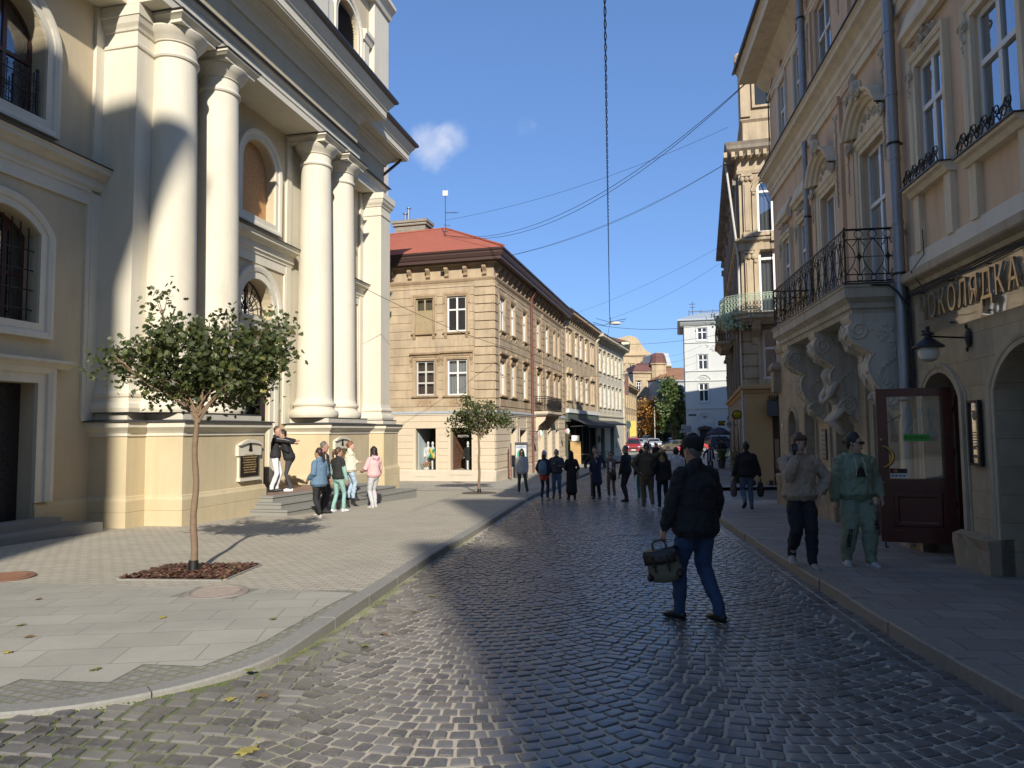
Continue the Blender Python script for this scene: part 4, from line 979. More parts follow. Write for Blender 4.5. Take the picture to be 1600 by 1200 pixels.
# carved consoles under the balcony: block, S-scrolled profile, side volutes, acanthus
def console(u0, u1, ztop, zbot, nmax, figure, seed):
    um = (u0 + u1) / 2; H = ztop - zbot
    prof = [(0, 0), (nmax, 0), (nmax, -.09), (nmax - .04, -.13), (nmax + .02, -.2), (nmax + .03, -.3), (nmax - .03, -.42), (nmax - .16, -.52), (nmax - .30, -.60), (nmax - .36, -.64), (nmax - .30, -.70), (nmax - .26, -.80), (nmax - .27, -.95), (nmax - .36, -1.12), (nmax - .46, -1.24), (nmax - .44, -1.34), (nmax - .52, -1.46), (nmax - .64, -1.52), (.06, -1.72), (0, -1.74)]
    k = H / 1.74
    m = mk(); m.loops([[(u, n, ztop + z * k) for n, z in prof] for u in (u0, u0 + .03, u1 - .03, u1)])
    for s, u in ((-1, u0), (1, u1)):
        scroll(m, u, nmax - .14, ztop - .26 * k, .15, 1.8, .03, -1, 26, 'n'); scroll(m, u, nmax - .56, ztop - 1.36 * k, .15, 1.9, .04, 1, 28, 'n')
        m.tube([(u, n, ztop + z * k) for n, z in prof[5:18]], .022, 6)
        rr = random.Random(seed)
        for i in range(26):
            a = rr.uniform(0, 1); n = .12 + a * (nmax - .42); z = ztop - (.16 + .5 * (1 - a) * rr.random() + .1 * rr.random()) * k
            m.ball((u, n, z), .018, rr.uniform(.02, .05), rr.uniform(.02, .055), 6, 4)
        for i in range(16):
            t = i / 15; m.ball((u, nmax - .62 + .2 * math.sin(t * 5), ztop - (.75 + .7 * t) * k), .02, .05, .035, 6, 4)
    rr = random.Random(seed + 5)
    for i in range(40):      # acanthus on the front
        t = rr.random(); j = 4 + t * 13; a, b = prof[int(j)], prof[int(j) + 1]; f = j - int(j); n = a[0] + (b[0] - a[0]) * f; z = a[1] + (b[1] - a[1]) * f
        m.ball((um + rr.uniform(-1, 1) * (u1 - u0) * .4, n + .01, ztop + z * k), rr.uniform(.02, .05), .025, rr.uniform(.03, .07), 6, 4)
    if figure:               # crouching atlas carved on the console
        c = nmax - .30
        m.ball((um - .02, c + .05, ztop - .80 * k), .10, .11, .13, 12, 8); m.ball((um, c + .0, ztop - .74 * k), .13, .13, .10, 12, 6)
        m.ball((um, c - .10, ztop - 1.10 * k), .20, .17, .26, 14, 10); m.ball((um, c - .2, ztop - 1.42 * k), .17, .17, .22, 12, 8)
        for s in (-1, 1):
            m.tube([(um + s * .20, c - .06, ztop - .95 * k), (um + s * .27, c + .08, ztop - 1.18 * k), (um + s * .08, c + .13, ztop - 1.28 * k)], [.075, .06, .045], 8)
            m.tube([(um + s * .10, c - .18, ztop - 1.45 * k), (um + s * .12, c + .02, ztop - 1.62 * k), (um + s * .05, c - .22, ztop - 1.85 * k)], [.10, .085, .05], 8)
    return m.build('carved_console', M['carv'], root, 50)
console(1.62, 2.06, 3.53, 1.78, .86, False, 1); console(3.72, 4.14, 3.53, 1.72, .84, True, 2); console(5.86, 6.28, 3.53, 1.72, .84, False, 3)
m = mk()
for u in (2.5, 3.3, 4.6, 5.4): m.box(u - .12, u + .12, 0, .5, 3.3, 3.53); m.ext_u([(0, 3.3), (.45, 3.3), (.4, 3.1), (.2, 3.0), (.12, 2.8), (0, 2.7)], u - .1, u + .1)
m.build('small_bracket', M['carv'], root)
# corner block at the far end
m = mk(); m.box(10.35, 10.72, -.02, .2, 2.72, 3.3); m.plan([(10.35, -.02), (10.35, .2), (10.72, .2), (10.72, -.02)], [(0, 3.3), (.06, 3.35), (.06, 3.42), (-.02, 3.55)]); m.build('corner_block', M['rough'], root)
# downpipes (with collars)
def pipe(u, z0, z1, rr, seed, n=.13):
    m = mk(); m.tube([(u, n, z0), (u, n, z1)], rr, 14)
    z = z0 + .8
    while z < z1: m.tube([(u, n, z), (u, n, z + .06)], rr * 1.10, 14); z += 1.05
    p = m.build('downpipe', M['zinc'], root)
    m = mk()
    for z in (z0 + 2.2, z0 + 4.2, z0 + 6.3):
        if z < z1: m.tube([(u, n, z), (u, n, z + .035)], rr * 1.22, 14); m.box(u - .02, u + .02, 0, n, z, z + .03)
    m.build('pipe_bracket', M['iron'], p)
pipe(1.46, -.1, 9.5, .085, 1); pipe(6.72, 4.4, 8.4, .06, 3, .10); pipe(6.55, 9.1, 12.0, .08, 2)
# wires stapled along the ledge and the far corner
m = mk(); rr = random.Random(8)
for j in range(4): m.tube([(E0 + (1.36 - E0) * i / 30, .05 + .012 * j, 3.79 - .03 * j - .012 * math.sin(i * 1.3 + j)) for i in range(31)] + [(1.33 - .01 * j, .08, 3.2), (1.36, .05, 2.3)], .009, 5)
m.tube([(.73, .06, 4.62), (.75, .05, 4.25), (.87, .19, 4.02), (.80, .05, 3.74)], .008, 5)
m.tube([(E1 - .03, .03, 0), (E1 - .02, .04, 4), (E1 - .06, .1, 8.2), (E1 - .06, .36, 8.9), (E1 - .1, .05, 9.3), (E1 - .1, .04, 11.2)], .012, 5)
m.tube([(E1 - .7, .04, 11.6), (E1 - .2, .05, 11.1), (E1 - .15, .04, 10)], .012, 5)
m.tube([(1.55, .9, 3.98), (1.45, .3, 3.95), (1.36, .2, 3.8), (1.30, .06, 3.5), (1.32, .05, 2.2), (1.45, .2, 1.9), (1.9, .35, 1.72)], .018, 6)
m.build('facade_cable', M['wire'], root)
# shop sign of clear sheet with relief letters
sg = empty('shop_sign', (*RB.w(-.42, .055), 3.42), -RB.a, 'transparent shop sign with tall dark letters above the arched windows of the stone ground floor', 'shop sign')
q = lambda: MB(lambda u, n, z: (-n, u, z))
m = q(); m.box(-1.75, 1.42, 0, .012, -.36, .33); m.build('acrylic_sheet', M['acry'], sg)
m = q()
for u in (-1.6, -.6, .4, 1.3):
    for z in (-.30, .28): m.tube([(u, -.05, z), (u, .02, z)], .014, 8)
m.build('stud', M['iron'], sg)
M['letterg'] = simple('mirror_bronze_letters', (.50, .41, .28), .22, .2, 6, .1, Metallic=.75)
M['letterb'] = simple('letter_back', (.20, .165, .12), .35, .2, Metallic=.4)
word = 'ЧОКОЛЯДКА'
for i, ch in enumerate(word):
    u = 1.17 - i * .30
    text('letter', ch, .50, M['letterg'], sg, (-.03, u, .0 - .005), (R(90), 0, R(-90)), .018, sx=.72)
# framed menu board on the pier
mb_ = empty('menu_board', (*RB.w(-.47, .02), 1.62), -RB.a, 'narrow black framed mirror menu board on the stone pier beside the open door', 'menu board')
m = q(); o_ = [(-.15, -.42), (.15, -.42), (.15, .42), (-.15, .42)]
m.loops([[(u, n, z) for u, z in offs(o_, d)] for d, n in ((0, 0), (0, .045), (-.03, .045), (-.035, .02))], False); m.build('frame', M['black'], mb_)
m = q(); m.box(-.13, .13, .004, .02, -.40, .40); m.build('mirror_panel', simple('mirror_panel', (.55, .48, .42), .06, .05, 3, .02, Metallic=.9), mb_)
m = q(); m.ball((0, .022, .22), .055, .005, .06, 12, 6); m.box(-.08, .08, .02, .024, .26, .29)
for k in range(7): z = .0 - k * .035; m.box(-.07 + .01 * (k % 3), .07 - .012 * (k % 2), .02, .024, z, z + .014)
m.box(-.08, .08, .02, .024, -.32, -.28); m.build('print', simple('menu_print', (.20, .16, .14), .5), mb_)
# small white plaques
wp = tag(q().box(-.10, .10, 0, .02, -.07, .07).build('house_plaque', M['chrome']), 'small polished house plate at the far corner of the stone ground floor', 'plaque'); wp.location = (*RB.w(10.3, .0), 1.78); wp.rotation_euler = (0, 0, -RB.a)
ip = empty('intercom_panel', (*RB.w(5.95, .1), 1.35), -RB.a, 'tall grey list of name plates on the pier under the balcony', 'plaque')
m = q(); m.box(-.16, .16, 0, .03, -.33, .33); m.build('back_plate', M['dkgrey'], ip)
m = q(); [m.box(-.13, .13, .03, .038, -.30 + k * .10, -.225 + k * .10) for k in range(6)]; m.build('name_plate', M['grey'], ip)
# wall lantern
lt = empty('wall_lantern', (*RB.w(-.40, .02), 2.86), -RB.a, 'black wall lantern with glass globe on an arm above the cafe door', 'wall lamp')
m = q(); m.loops([[(a * s, n, b * s) for a, b in [(.06 * math.cos(t), .13 * math.sin(t)) for t in [2 * math.pi * k / 16 for k in range(16)]]] for s, n in ((1, 0), (1, .02), (.7, .035), (.3, .05))])
m.ball((0, .03, .15), .02, .02, .035); m.ball((0, .03, -.15), .02, .02, .035); m.build('wall_plate', M['iron'], lt)
m = q(); m.tube([(0, .03, .0), (0, .48, .03)], .012, 8); m.build('arm', M['iron'], lt)
m = q(); m.lathe(0, .5, [(.004, .17), (.025, .16), (.03, .13), (.018, .11), (.03, .10), (.075, .07), (.075, .05), (.045, .045), (.05, .01), (.19, -.10), (.19, -.115), (.03, -.10)], 24); m.build('shade', M['iron'], lt)
m = q(); m.lathe(0, .5, [(.04, -.10), (.10, -.115), (.125, -.16), (.125, -.21), (.10, -.27), (.05, -.30), (.005, -.305)], 24); m.build('globe', simple('milky_globe', (.62, .59, .52), .18, .05), lt)
m = q(); m.ball((0, .5, -.17), .04, .04, .06); m.build('bulb', M['white'], lt)
# open door leaf: hinge at the right jamb, swung out over the pavement
dl = empty('open_door', (6.30, 10.20, -.05), 0, 'maroon glazed cafe door standing open across the pavement, with a green sign', 'door')
hv = Vector((5.40 - 6.30, 10.56 - 10.20)); Lw = hv.length; dl.rotation_euler = (0, 0, math.atan2(hv.y, hv.x))
m = MB(); T_ = .055; Hh = 2.32; z0 = .09
m.box(0, .115, 0, T_, z0, Hh); m.box(Lw - .13, Lw, 0, T_, z0, Hh); m.box(.115, Lw - .13, 0, T_, Hh - .12, Hh); m.box(.115, Lw - .13, 0, T_, .86, 1.0); m.box(.115, Lw - .13, 0, T_, z0, .26)
m.build('door_frame', M['maroon'], dl)
m = MB(); m.box(.115, Lw - .13, .018, .038, .26, .86)
for s, n in ((-1, .018), (1, .038)):
    m.loops([[(x, n + s * dd, z) for x, z in offs([(.16, .31), (Lw - .175, .31), (Lw - .175, .81), (.16, .81)], o)] for o, dd in ((0, 0), (-.02, .012), (-.06, .012), (-.08, .004))], True)
m.build('lower_panel', M['maroon'], dl)
m = MB(); m.box(.115, Lw - .13, .024, .032, 1.0, Hh - .12); gl = m.build('pane', M['glassc'], dl)
m = MB(); m.box(.115, Lw - .13, -.004, .022, 1.0, 1.012)
for a in (.115, Lw - .142): m.box(a, a + .012, .01, .05, 1.0, Hh - .12)
m.build('glazing_bead', M['brownwood'], dl)
m = MB(); pts = [(Lw - .06, T_ + .01, 1.17), (Lw - .10, T_ + .05, 1.18), (Lw - .17, T_ + .07, 1.24), (Lw - .195, T_ + .075, 1.32), (Lw - .17, T_ + .07, 1.41), (Lw - .10, T_ + .05, 1.47), (Lw - .05, T_ + .01, 1.48)]
m.tube(pts, [.010, .014, .02, .022, .02, .014, .010], 10); m.tube([(x, T_ - y, z) for x, y, z in pts], [.010, .014, .02, .022, .02, .014, .010], 10)
for z in (.95, 1.57):
    for y in (-.008, T_ + .008): m.ball((Lw - .05, y, z), .022, .012, .022)
m.build('handle', M['brass'], dl)
m = MB()
for z in (.6, 1.35, 1.95): m.tube([(-.005, 0, z), (-.005, 0, z + .09)], .016, 8)
m.build('hinge', M['iron'], dl)
m = MB(); m.tube([(Lw - .06, -.02, .0), (Lw - .06, -.02, .42)], .011, 8); m.tube([(Lw - .06, -.02, .0), (Lw - .10, -.06, .0)], .011, 8); m.build('door_stop', M['iron'], dl)
hs = empty('hanging_sign', (0, 0, 0), 0, 'green paper sign hanging from two strings on the open door glass', 'sign')
dm = Matrix.Translation(dl.location) @ Matrix.Rotation(dl.rotation_euler[2], 4, 'Z')
hs.location = dm @ Vector((.46, -.0, 1.60)); hs.rotation_euler = dl.rotation_euler
SN = -1
for side in (T_ + .004, ):
    m = MB(); m.box(-.17, .17, -.004 + side, .0 + side, -.05, .05); card = m.build('card', simple('green_card', (.09, .40, .06), .7, .08), hs)
    m = MB(); m.tube([(-.12, side, .05), (0, side - .005, .26), (.12, side, .05)], .0025, 4); m.build('string', M['white'], hs)
    text('lettering', 'ВІДЧИНЕНО', .062, M['black'], hs, (0, side + .002, 0), (R(90), 0, R(180)), .001, sx=.84)
st_ = empty('sticker', (0, 0, 0), 0, 'small payment card sticker at the bottom corner of the door glass', 'sticker'); st_.location = dm @ Vector((Lw - .26, .033 + .001, 1.08)); st_.rotation_euler = dl.rotation_euler
m = MB(); m.box(-.11, .11, 0, .002, -.065, .0); m.build('white_strip', M['white'], st_)
m = MB(); m.box(-.11, .11, 0, .002, .004, .07); m.build('black_strip', M['black'], st_)
m = MB(); m.ball((.06, .003, .037), .022, .001, .022); m.build('red_disc', M['redp'], st_)
m = MB(); m.ball((.035, .004, .037), .022, .001, .022); m.build('orange_disc', simple('orange_ink', (.6, .25, .04)), st_)
m = MB(); [m.box(-.09 + k * .05, -.055 + k * .05, .002, .003, -.045, -.02) for k in range(4)]; m.build('printed_mark', M['grey'], st_)
# ------------------------------------------------------------------ brown corner house
BB_ = Facade('corner_house', -.84, 34.2, -.75, 14.8, 1, 'weathered brown corner house with red tiled hip roof and cream shop windows', 'building')
mk = BB_.mb; root = BB_.root; UE = 18.2
mf = lambda: BB_.mbf(0)
FW = [(-4.09, -3.15, 6.62, 8.36), (-2.42, -1.42, 6.62, 8.38), (-4.06, -3.08, 3.50, 5.22), (-2.42, -1.38, 3.48, 5.25)]
SH = [(-4.08, -3.02, -.42, 1.88), (-2.26, -1.17, -.32, 1.88)]
m = mf(); m.wall(-14, 0, 2.66, 10.3, 0, [(*w, 0, .16) for w in FW]); m.build('wall', M['brown'], root)
m = mf(); m.wall(-14, 0, -1.3, 2.6, .02, [(*w, 0, .35) for w in SH]); m.build('shop_wall', M['shopcream'], root)
SW2 = [(1.0, 1.95), (3.1, 3.95), (5.75, 6.6), (9.2, 10.15), (11.9, 12.75), (14.3, 15.0), (15.8, 16.5)]
m = mk(); m.wall(0, UE, 2.66, 10.3, 0, [(a, b, 6.75, 8.42, 0, .16) for a, b in SW2] + [(a, b, 3.5, 5.22, 0, .16) for a, b in SW2]); m.build('wall', M['brown'], root)
DS = [(2.9, 4.0, -.8, 1.85, 0, .3), (4.7, 6.2, -.8, 1.75, 0, .3), (9.3, 10.7, -.8, 1.8, .2, .35), (12.0, 13.2, -.8, 1.75, 0, .3), (14.6, 15.6, -.8, 1.75, 0, .3)]
m = mk(); m.wall(0, UE, -1.3, 2.6, .02, DS); m.build('shop_wall', M['shopcream'], root)
m = mk(); m.box(3.2, UE, -8, -1.2, -1, 10.2); m.box(.2, 3.1, -1.2, -1.1, -1, 10.2); m.box(UE - .02, UE, -8, 0, -1, 10.3); m.build('inner_wall', M['brown'], root)
# rustication joints: thin shadow grooves as recessed strips, quoins as raised blocks
m = mf()
k = 0
z = 2.95
def clear(w, a, b, z): return [(p, q) for p, q in [(a, b)] if True]
def strips(mb, u0, u1, z, holes, n0, n1, h):
    cuts = sorted([(a - .18, b + .18) for a, b, c, d in holes if c - .35 < z < d + .3]); x = u0
    for a, b in cuts:
        if a > x: mb.box(x, min(a, u1), n0, n1, z, z + h)
        x = max(x, b)
    if x < u1: mb.box(x, u1, n0, n1, z, z + h)
while z < 8.9:
    strips(m, -6.5, -1.0, z, FW, -.01, .028, .385); z += .42
m.build('render_course', M['brown'], root)
m = mk(); z = 2.95; sh = [(a, b, 6.75, 8.42) for a, b in SW2] + [(a, b, 3.5, 5.22) for a, b in SW2]
while z < 8.9: strips(m, .9, UE, z, sh, -.01, .028, .385); z += .42
m.build('render_course', M['brown'], root)
m = mf(); z = 2.9
while z < 8.9: m.box(-.98, -.0, -.01, .06, z, z + .36); z += .42
m.build('quoin', M['brown'], root)
m = mk(); z = 2.9
while z < 8.9:
    for a, b in ((0.001, .6), (7.75, 8.3), (10.65, 11.1), (17.4, 18.19)): m.box(a, b, -.01, .062, z, z + .36)
    z += .42
m.build('quoin', M['brown'], root)
# plan-profile trims round the corner
PL2 = [(-14, -6), (-14, 0), (0, 0), (0, UE), (-6, UE)]           # in local x, y before mapping
def trim(name, prof, mat):
    m = MB(lambda a, b, c: (a, b, c + .75)); pl = [(-14, 0), (0, 0), (0, UE), (-8, UE), (-14, 8)]
    m.plan(pl, prof); return m.build(name, mat, root)
trim('band_flashing', [(0, 2.60), (.12, 2.60), (.12, 2.63), (.06, 2.70), (-.05, 2.72)], M['greyroof'])
trim('fascia_trim', [(.0, 2.42), (.05, 2.44), (.05, 2.50), (.09, 2.53), (.09, 2.60), (-.1, 2.60)], M['shopw'])
trim('base_stone', [(.07, -1.3), (.07, -.22), (.03, -.17), (-.05, -.17)], M['shopw'])
trim('frieze_moulding', [(-.05, 8.95), (.04, 8.97), (.04, 9.05), (.07, 9.08), (.12, 9.18), (.12, 9.24), (-.05, 9.26)], M['brown2'])
trim('under_cornice', [(-.05, 9.78), (.06, 9.80), (.10, 9.88), (.20, 9.93), (.20, 9.98), (-.05, 10.0)], M['brown2'])
trim('eave', [(-.1, 9.98), (.52, 9.98), (.52, 10.12), (.56, 10.14), (.62, 10.30), (.62, 10.36), (.68, 10.42), (.70, 10.5), (-.1, 10.52)], M['brownmetal'])
# brackets and attic vents
m = mf()
for t in [-.45 - .98 * k for k in range(6)]:
    m.ext_u([(-.01, 9.30), (.05, 9.32), (.10, 9.40), (.10, 9.5), (.20, 9.62), (.26, 9.7), (.26, 9.79), (-.01, 9.79)], t - .09, t + .09); m.tube([(t - .1, .08, 9.4), (t + .1, .08, 9.4)], .05, 8)
m.build('eaves_bracket', M['brown2'], root)
m = mk()
for t in [.45 + .95 * k for k in range(19)]:
    m.ext_u([(-.01, 9.30), (.05, 9.32), (.10, 9.40), (.10, 9.5), (.20, 9.62), (.26, 9.7), (.26, 9.79), (-.01, 9.79)], t - .09, t + .09)
m.build('eaves_bracket', M['brown2'], root)
m = mf(); m.box(-2.75, -2.38, -.1, .012, 9.42, 9.66); [m.box(-14 + k * 1.9, -13.6 + k * 1.9, -.1, .010, 9.42, 9.66) for k in range(0, 4)]; m.build('attic_vent', M['void'], root)
m = mk(); [m.box(.8 + k * 1.9, 1.05 + k * 1.9, -.1, .010, 9.42, 9.66) for k in range(9)]; m.build('attic_vent', M['void'], root)
# roof: hip with ridge
m = MB(lambda a, b, c: (a, b, c + .75)); pl = offs([(-14, 0), (0, 0), (0, UE), (-8, UE), (-14, 8)], .70)
rz = 12.85; r0 = (-3.7, 3.4, rz); r1 = (-3.7, UE - 2, rz); r2 = (-14, 4.2, rz)
m.poly([(*pl[0], 10.5), (*pl[1], 10.5), r0, r2]); m.poly([(*pl[1], 10.5), (*pl[2], 10.5), r1, r0]); m.poly([r0, r1, (-8, UE, 10.5), r2]); m.build('roof', M['rtile'], root, recalc=False)
m = MB(lambda a, b, c: (a, b, c + .75)); m.tube([(*pl[1], 10.53), r0], .07, 6); m.tube([r0, r2], .08, 6); m.tube([r0, r1], .08, 6); m.build('ridge_tile', M['rtile'], root)
m = MB(lambda a, b, c: (a, b, c + .75)); m.box(-6.9, -5.05, 3.7, 4.6, 11.6, 13.45); m.box(-7.0, -4.95, 3.6, 4.7, 13.3, 13.42); m.box(-7.05, -4.9, 3.55, 4.75, 13.45, 13.6); ck = m.build('chimney', M['chim'], root)
m = MB(lambda a, b, c: (a, b, c + .75)); 
for x, h in ((-6.2, .75), (-6.42, .45)): m.tube([(x, 4.1, 13.6), (x, 4.1, 13.6 + h)], .07, 10); m.lathe(x, 4.1, [(.14, 13.6 + h + .05), (.14, 13.6 + h + .08), (.02, 13.6 + h + .14)], 12)
m.build('flue', M['chrome'], ck)
# window dressings
def dress(mkx, a, b, c, d, lower, curt, fm, bars=((.5,), (.62,)), gm=None):
    m = mkx()
    m.surround(a, b, c, d, 0, .09, 0, .05)
    if lower:
        m.ext_u([(0, d + .18), (.04, d + .18), (.06, d + .26), (.16, d + .31), (.18, d + .38), (.0, d + .42)], a - .3, b + .3)
        for s in (a - .24, b + .24): m.ext_u([(0, d - .32), (.05, d - .28), (.06, d - .1), (.13, d + .05), (.13, d + .19), (0, d + .19)], s - .055, s + .055)
        m.box(a - .0, b + .0, 0, .03, c - .55, c - .16)
    else:
        m.box(a - .2, a - .1, 0, .05, d - .35, d + .18); m.box(b + .1, b + .2, 0, .05, d - .35, d + .18); m.box(a - .2, b + .2, 0, .055, d + .1, d + .2)
    m.ext_u([(0, c - .12), (.12, c - .10), (.14, c - .04), (.0, c)], a - .2, b + .2)
    if not lower:
        for s in (a - .05, b + .05): m.ext_u([(0, c - .38), (.06, c - .32), (.11, c - .2), (.11, c - .11), (0, c - .11)], s - .06, s + .06)
    m.build('window_dressing', M['brown2'], root)
    window(BB_, mkx, a, b, c, d, 0, -.13, fm, gm or M['glass'], bars, .075, curt)
dress(mf, *FW[0], False, M['tanwood'], M['tanwood'], gm=M['glassd']); dress(mf, *FW[1], False, None, M['white']); dress(mf, *FW[2], True, M['blind'], M['whitegrey'], ((.5,), (.36, .68))); dress(mf, *FW[3], True, M['curtain'], M['white'])
m = mf(); m.box(FW[0][0] + .06, -3.65, -.10, -.07, 6.7, 7.75); m.box(-3.6, FW[0][1] - .06, -.10, -.07, 6.7, 7.75); m.build('shutter', M['tanwood'], root)
for i, (a, b) in enumerate(SW2):
    dress(mk, a, b, 6.75, 8.42, False, M['curtain'], M['white']); dress(mk, a, b, 3.5, 5.22, True, M['curtain'], M['white'])
# ornament panels
m = mf(); rr = random.Random(2)
for a, b in ((-3.95, -3.2), (-2.3, -1.5)):
    for k in range(34): m.ball((rr.uniform(a, b), .035, rr.uniform(2.98, 3.24)), rr.uniform(.02, .05), .02, rr.uniform(.015, .04), 6, 3)
m.build('relief_panel', M['brown2'], root)
# shop windows on the gable end
def shopwin(a, b, c, d, side):
    m = mf(); m.box(a, b, -.34, .10, c - .07, c); fr = m.build('shop_window', M['shopw'], root)
    m = mf(); m.poly([(a, -.10, c), (b, -.10, c), (b, -.10, d), (a, -.10, d)]); m.build('pane', M['glassc'], fr)
    m = mf(); m.box(a - .3, b + .3, -2.2, -2.1, c - .2, d + .2); m.box(a - .3, b + .3, -2.2, -.36, c - .2, c - .02); m.box(a - .3, b + .3, -2.2, -.36, d, d + .2); m.box(b + .02, b + .3, -2.2, -.36, c, d); m.build('room_shade', M['void'], fr)
    m = mf(); m.box(a - .05, a + .02, -2.0, -.34, c, d); m.build('side_wall', side, fr)
shopwin(*SH[0], simple('pale_blue_wall', (.62, .70, .72), .8, .04)); shopwin(*SH[1], ashlar('red_shop_brick', (.26, .12, .07), .25, .075, .012, .2, .2))
m = mf(); m.box(-2.3, -1.55, .02, .03, -.62, -.50); m.build('cellar_grate', M['dkgrey'], root)
# small door surrounds on the street side
for i, (a, b, c, d, ar, dp) in enumerate(DS):
    m = mk(); m.surround(a, b, c, d, ar, .12, .02, .07, bottom=False); m.build('door_surround', M['shopw'], root)
    m = mk(); m.box(a, b, -dp - .04, -dp + .0, c, d + ar); dr = m.build('shop_door', M['darkdoor'] if i != 2 else M['shopcream'], root)
    m = mk(); m.poly([(a + .1, -dp + .012, c + .4), (b - .1, -dp + .012, c + .4), (b - .1, -dp + .012, d - .1), (a + .1, -dp + .012, d - .1)]); m.build('pane', M['glassd'], dr)
m = mk(); z = -.1
while z < 2.4:
    x = 0
    for a, b, c, d, ar, dp in DS + [(UE, UE, 0, 0, 0, 0)]:
        m.box(x + .12 if x else .02, a - .14, .0, .045, z, z + .29); x = b
    z += .33
m.build('shop_course', M['shopcream'], root)
m = mf(); z = -.1
while z < 2.4:
    if z < 1.85:
        for a, b in ((-7.5, -4.2), (-2.9, -2.38), (-1.05, 0)): m.box(a, b, 0, .045, z, z + .29)
    else: m.box(-7.5, 0, 0, .045, z, z + .29)
    z += .33
m.build('shop_course', M['shopcream'], root)
m = mk(); m.tube([(7.5, .12, -.7), (7.5, .12, 9.4), (7.5, .4, 10.0)], .075, 10); m.build('downpipe', M['redpipe'], root)
# iron balcony on deep brackets
m = mk(); m.plan([(8.4, 0), (8.4, .85), (12.9, .85), (12.9, 0)], [(-.1, 2.62), (0, 2.72), (0, 2.86)]); bsl = m.build('balcony_slab', M['shopw'], root)
m = mk()
for u in (8.8, 12.4): m.ext_u([(0, 1.6), (.12, 1.7), (.2, 2.0), (.55, 2.3), (.7, 2.62), (0, 2.62)], u - .14, u + .14)
m.build('balcony_bracket', M['shopcream'], bsl)
m = mk()
for (a, b) in (((8.45, .8), (12.85, .8)), ((8.45, .0), (8.45, .8)), ((12.85, .0), (12.85, .8))):
    L = math.hypot(b[0] - a[0], b[1] - a[1]); P = lambda t, z: (a[0] + (b[0] - a[0]) * t, a[1] + (b[1] - a[1]) * t, z)
    for z in (2.93, 3.75, 3.62): m.tube([P(0, z), P(1, z)], .02, 5)
    n = int(L / .16)
    for i in range(n + 1):
        m.tube([P(i / n, 2.9), P(i / n, 3.75)], .012, 4); t = (i + .5) / n
        if i < n:
            for zc in (3.1, 3.28, 3.46): m.tube([P(t + .06 / L * math.cos(q), zc + .08 * math.sin(q)) for q in [k * .9 for k in range(8)]], .010, 4)
m.build('balcony_railing', M['iron'], bsl)

# ------------------------------------------------------------------ generic street house
def street_house(name, x, y, zb, deg, side, L, top, base, wallm, trimm, label, wins, doors, basem=None, depth=9, eave=.5, roofm=None, dl=0, ped=(), wm=None, cort=True, roofrise=1.8):
    F = Facade(name, x, y, zb, deg, side, label, 'building'); mk = F.mb
    hs = [(a, b, c, d, ar, .15) for a, b, c, d, ar in wins if c > base]
    m = mk(); m.wall(0, L, base, top, 0, hs); m.box(.02, L - .02, -depth, -1.2, zb - .5, top); m.box(0, .02, -depth, -.01, zb - .5, top); m.box(L - .02, L, -depth, -.01, zb - .5, top); m.build('wall', wallm, F.root)
    m = mk(); m.wall(0, L, zb - .5, base, .02, [(a, b, c, d, ar, .3) for a, b, c, d, ar in doors]); m.build('ground_storey', basem or wallm, F.root)
    m = mk(); m.ext_u([(-.05, base - .05), (.1, base - .05), (.14, base + .05), (-.05, base + .1)], 0, L)
    m.ext_u([(-.05, top - .75), (.04, top - .74), (.08, top - .62), (-.05, top - .6)], 0, L); m.build('string_course', trimm, F.root)
    m = mk(); m.ext_u([(-.05, top - .3), (.1, top - .26), (.16, top - .16), (eave * .5, top - .08), (eave, top - .05), (eave, top + .1), (eave + .08, top + .2), (-.05, top + .22)], -.02, L + .02); m.build('cornice', trimm, F.root)
    m = mk(); k = 0; u = .35
    while u < L: m.ext_u([(0, top - .62), (.08, top - .58), (eave * .6, top - .12), (0, top - .1)], u - .07, u + .07); u += .8
    m.build('eaves_bracket', trimm, F.root)
    m = mk(); m.loops([[(0 - .02, eave + .1, top + .2), (L + .02, eave + .1, top + .2)], [(-.02, -4, top + roofrise), (L + .02, -4, top + roofrise)], [(-.02, -depth, top + .2), (L + .02, -depth, top + .2)]], False, False, False)
    m.poly([(-.02, eave, top + .2), (-.02, -4, top + roofrise), (-.02, -depth, top + .2)]); m.poly([(L, eave, top + .2), (L, -4, top + roofrise), (L, -depth, top + .2)]); m.build('roof', roofm or M['redroof'], F.root)
    for i, (a, b, c, d, ar) in enumerate(wins):
        m = mk(); m.surround(a, b, c, d, ar, .1, 0, .05); m.ext_u([(0, c - .12), (.14, c - .1), (.14, c - .03), (0, c)], a - .16, b + .16)
        if i in ped: m.loops([[(a - .25, n, d + .18), (b + .25, n, d + .18), ((a + b) / 2, n, d + .62)] for n in (0, .18)]); m.ext_u([(0, d + .1), (.14, d + .14), (.14, d + .2), (0, d + .2)], a - .25, b + .25)
        else: m.ext_u([(0, d + ar + .13), (.05, d + ar + .14), (.14, d + ar + .22), (.14, d + ar + .28), (0, d + ar + .3)], a - .2, b + .2)
        m.box(a, b, 0, .025, c - .5, c - .16); m.build('window_dressing', trimm, F.root)
        window(F, mk, a, b, c, d, ar, -.12, wm or M['white'], M['glass'], ((.5,), (.62,)), .08, M['curtain'] if (cort and i % 3 != 1) else None)
    for i, (a, b, c, d, ar) in enumerate(doors):
        m = mk(); m.box(a - .1, b + .1, -1.1, -.3, c, d + ar + .1); m.build('shop_opening', M['void'], F.root)
    return F
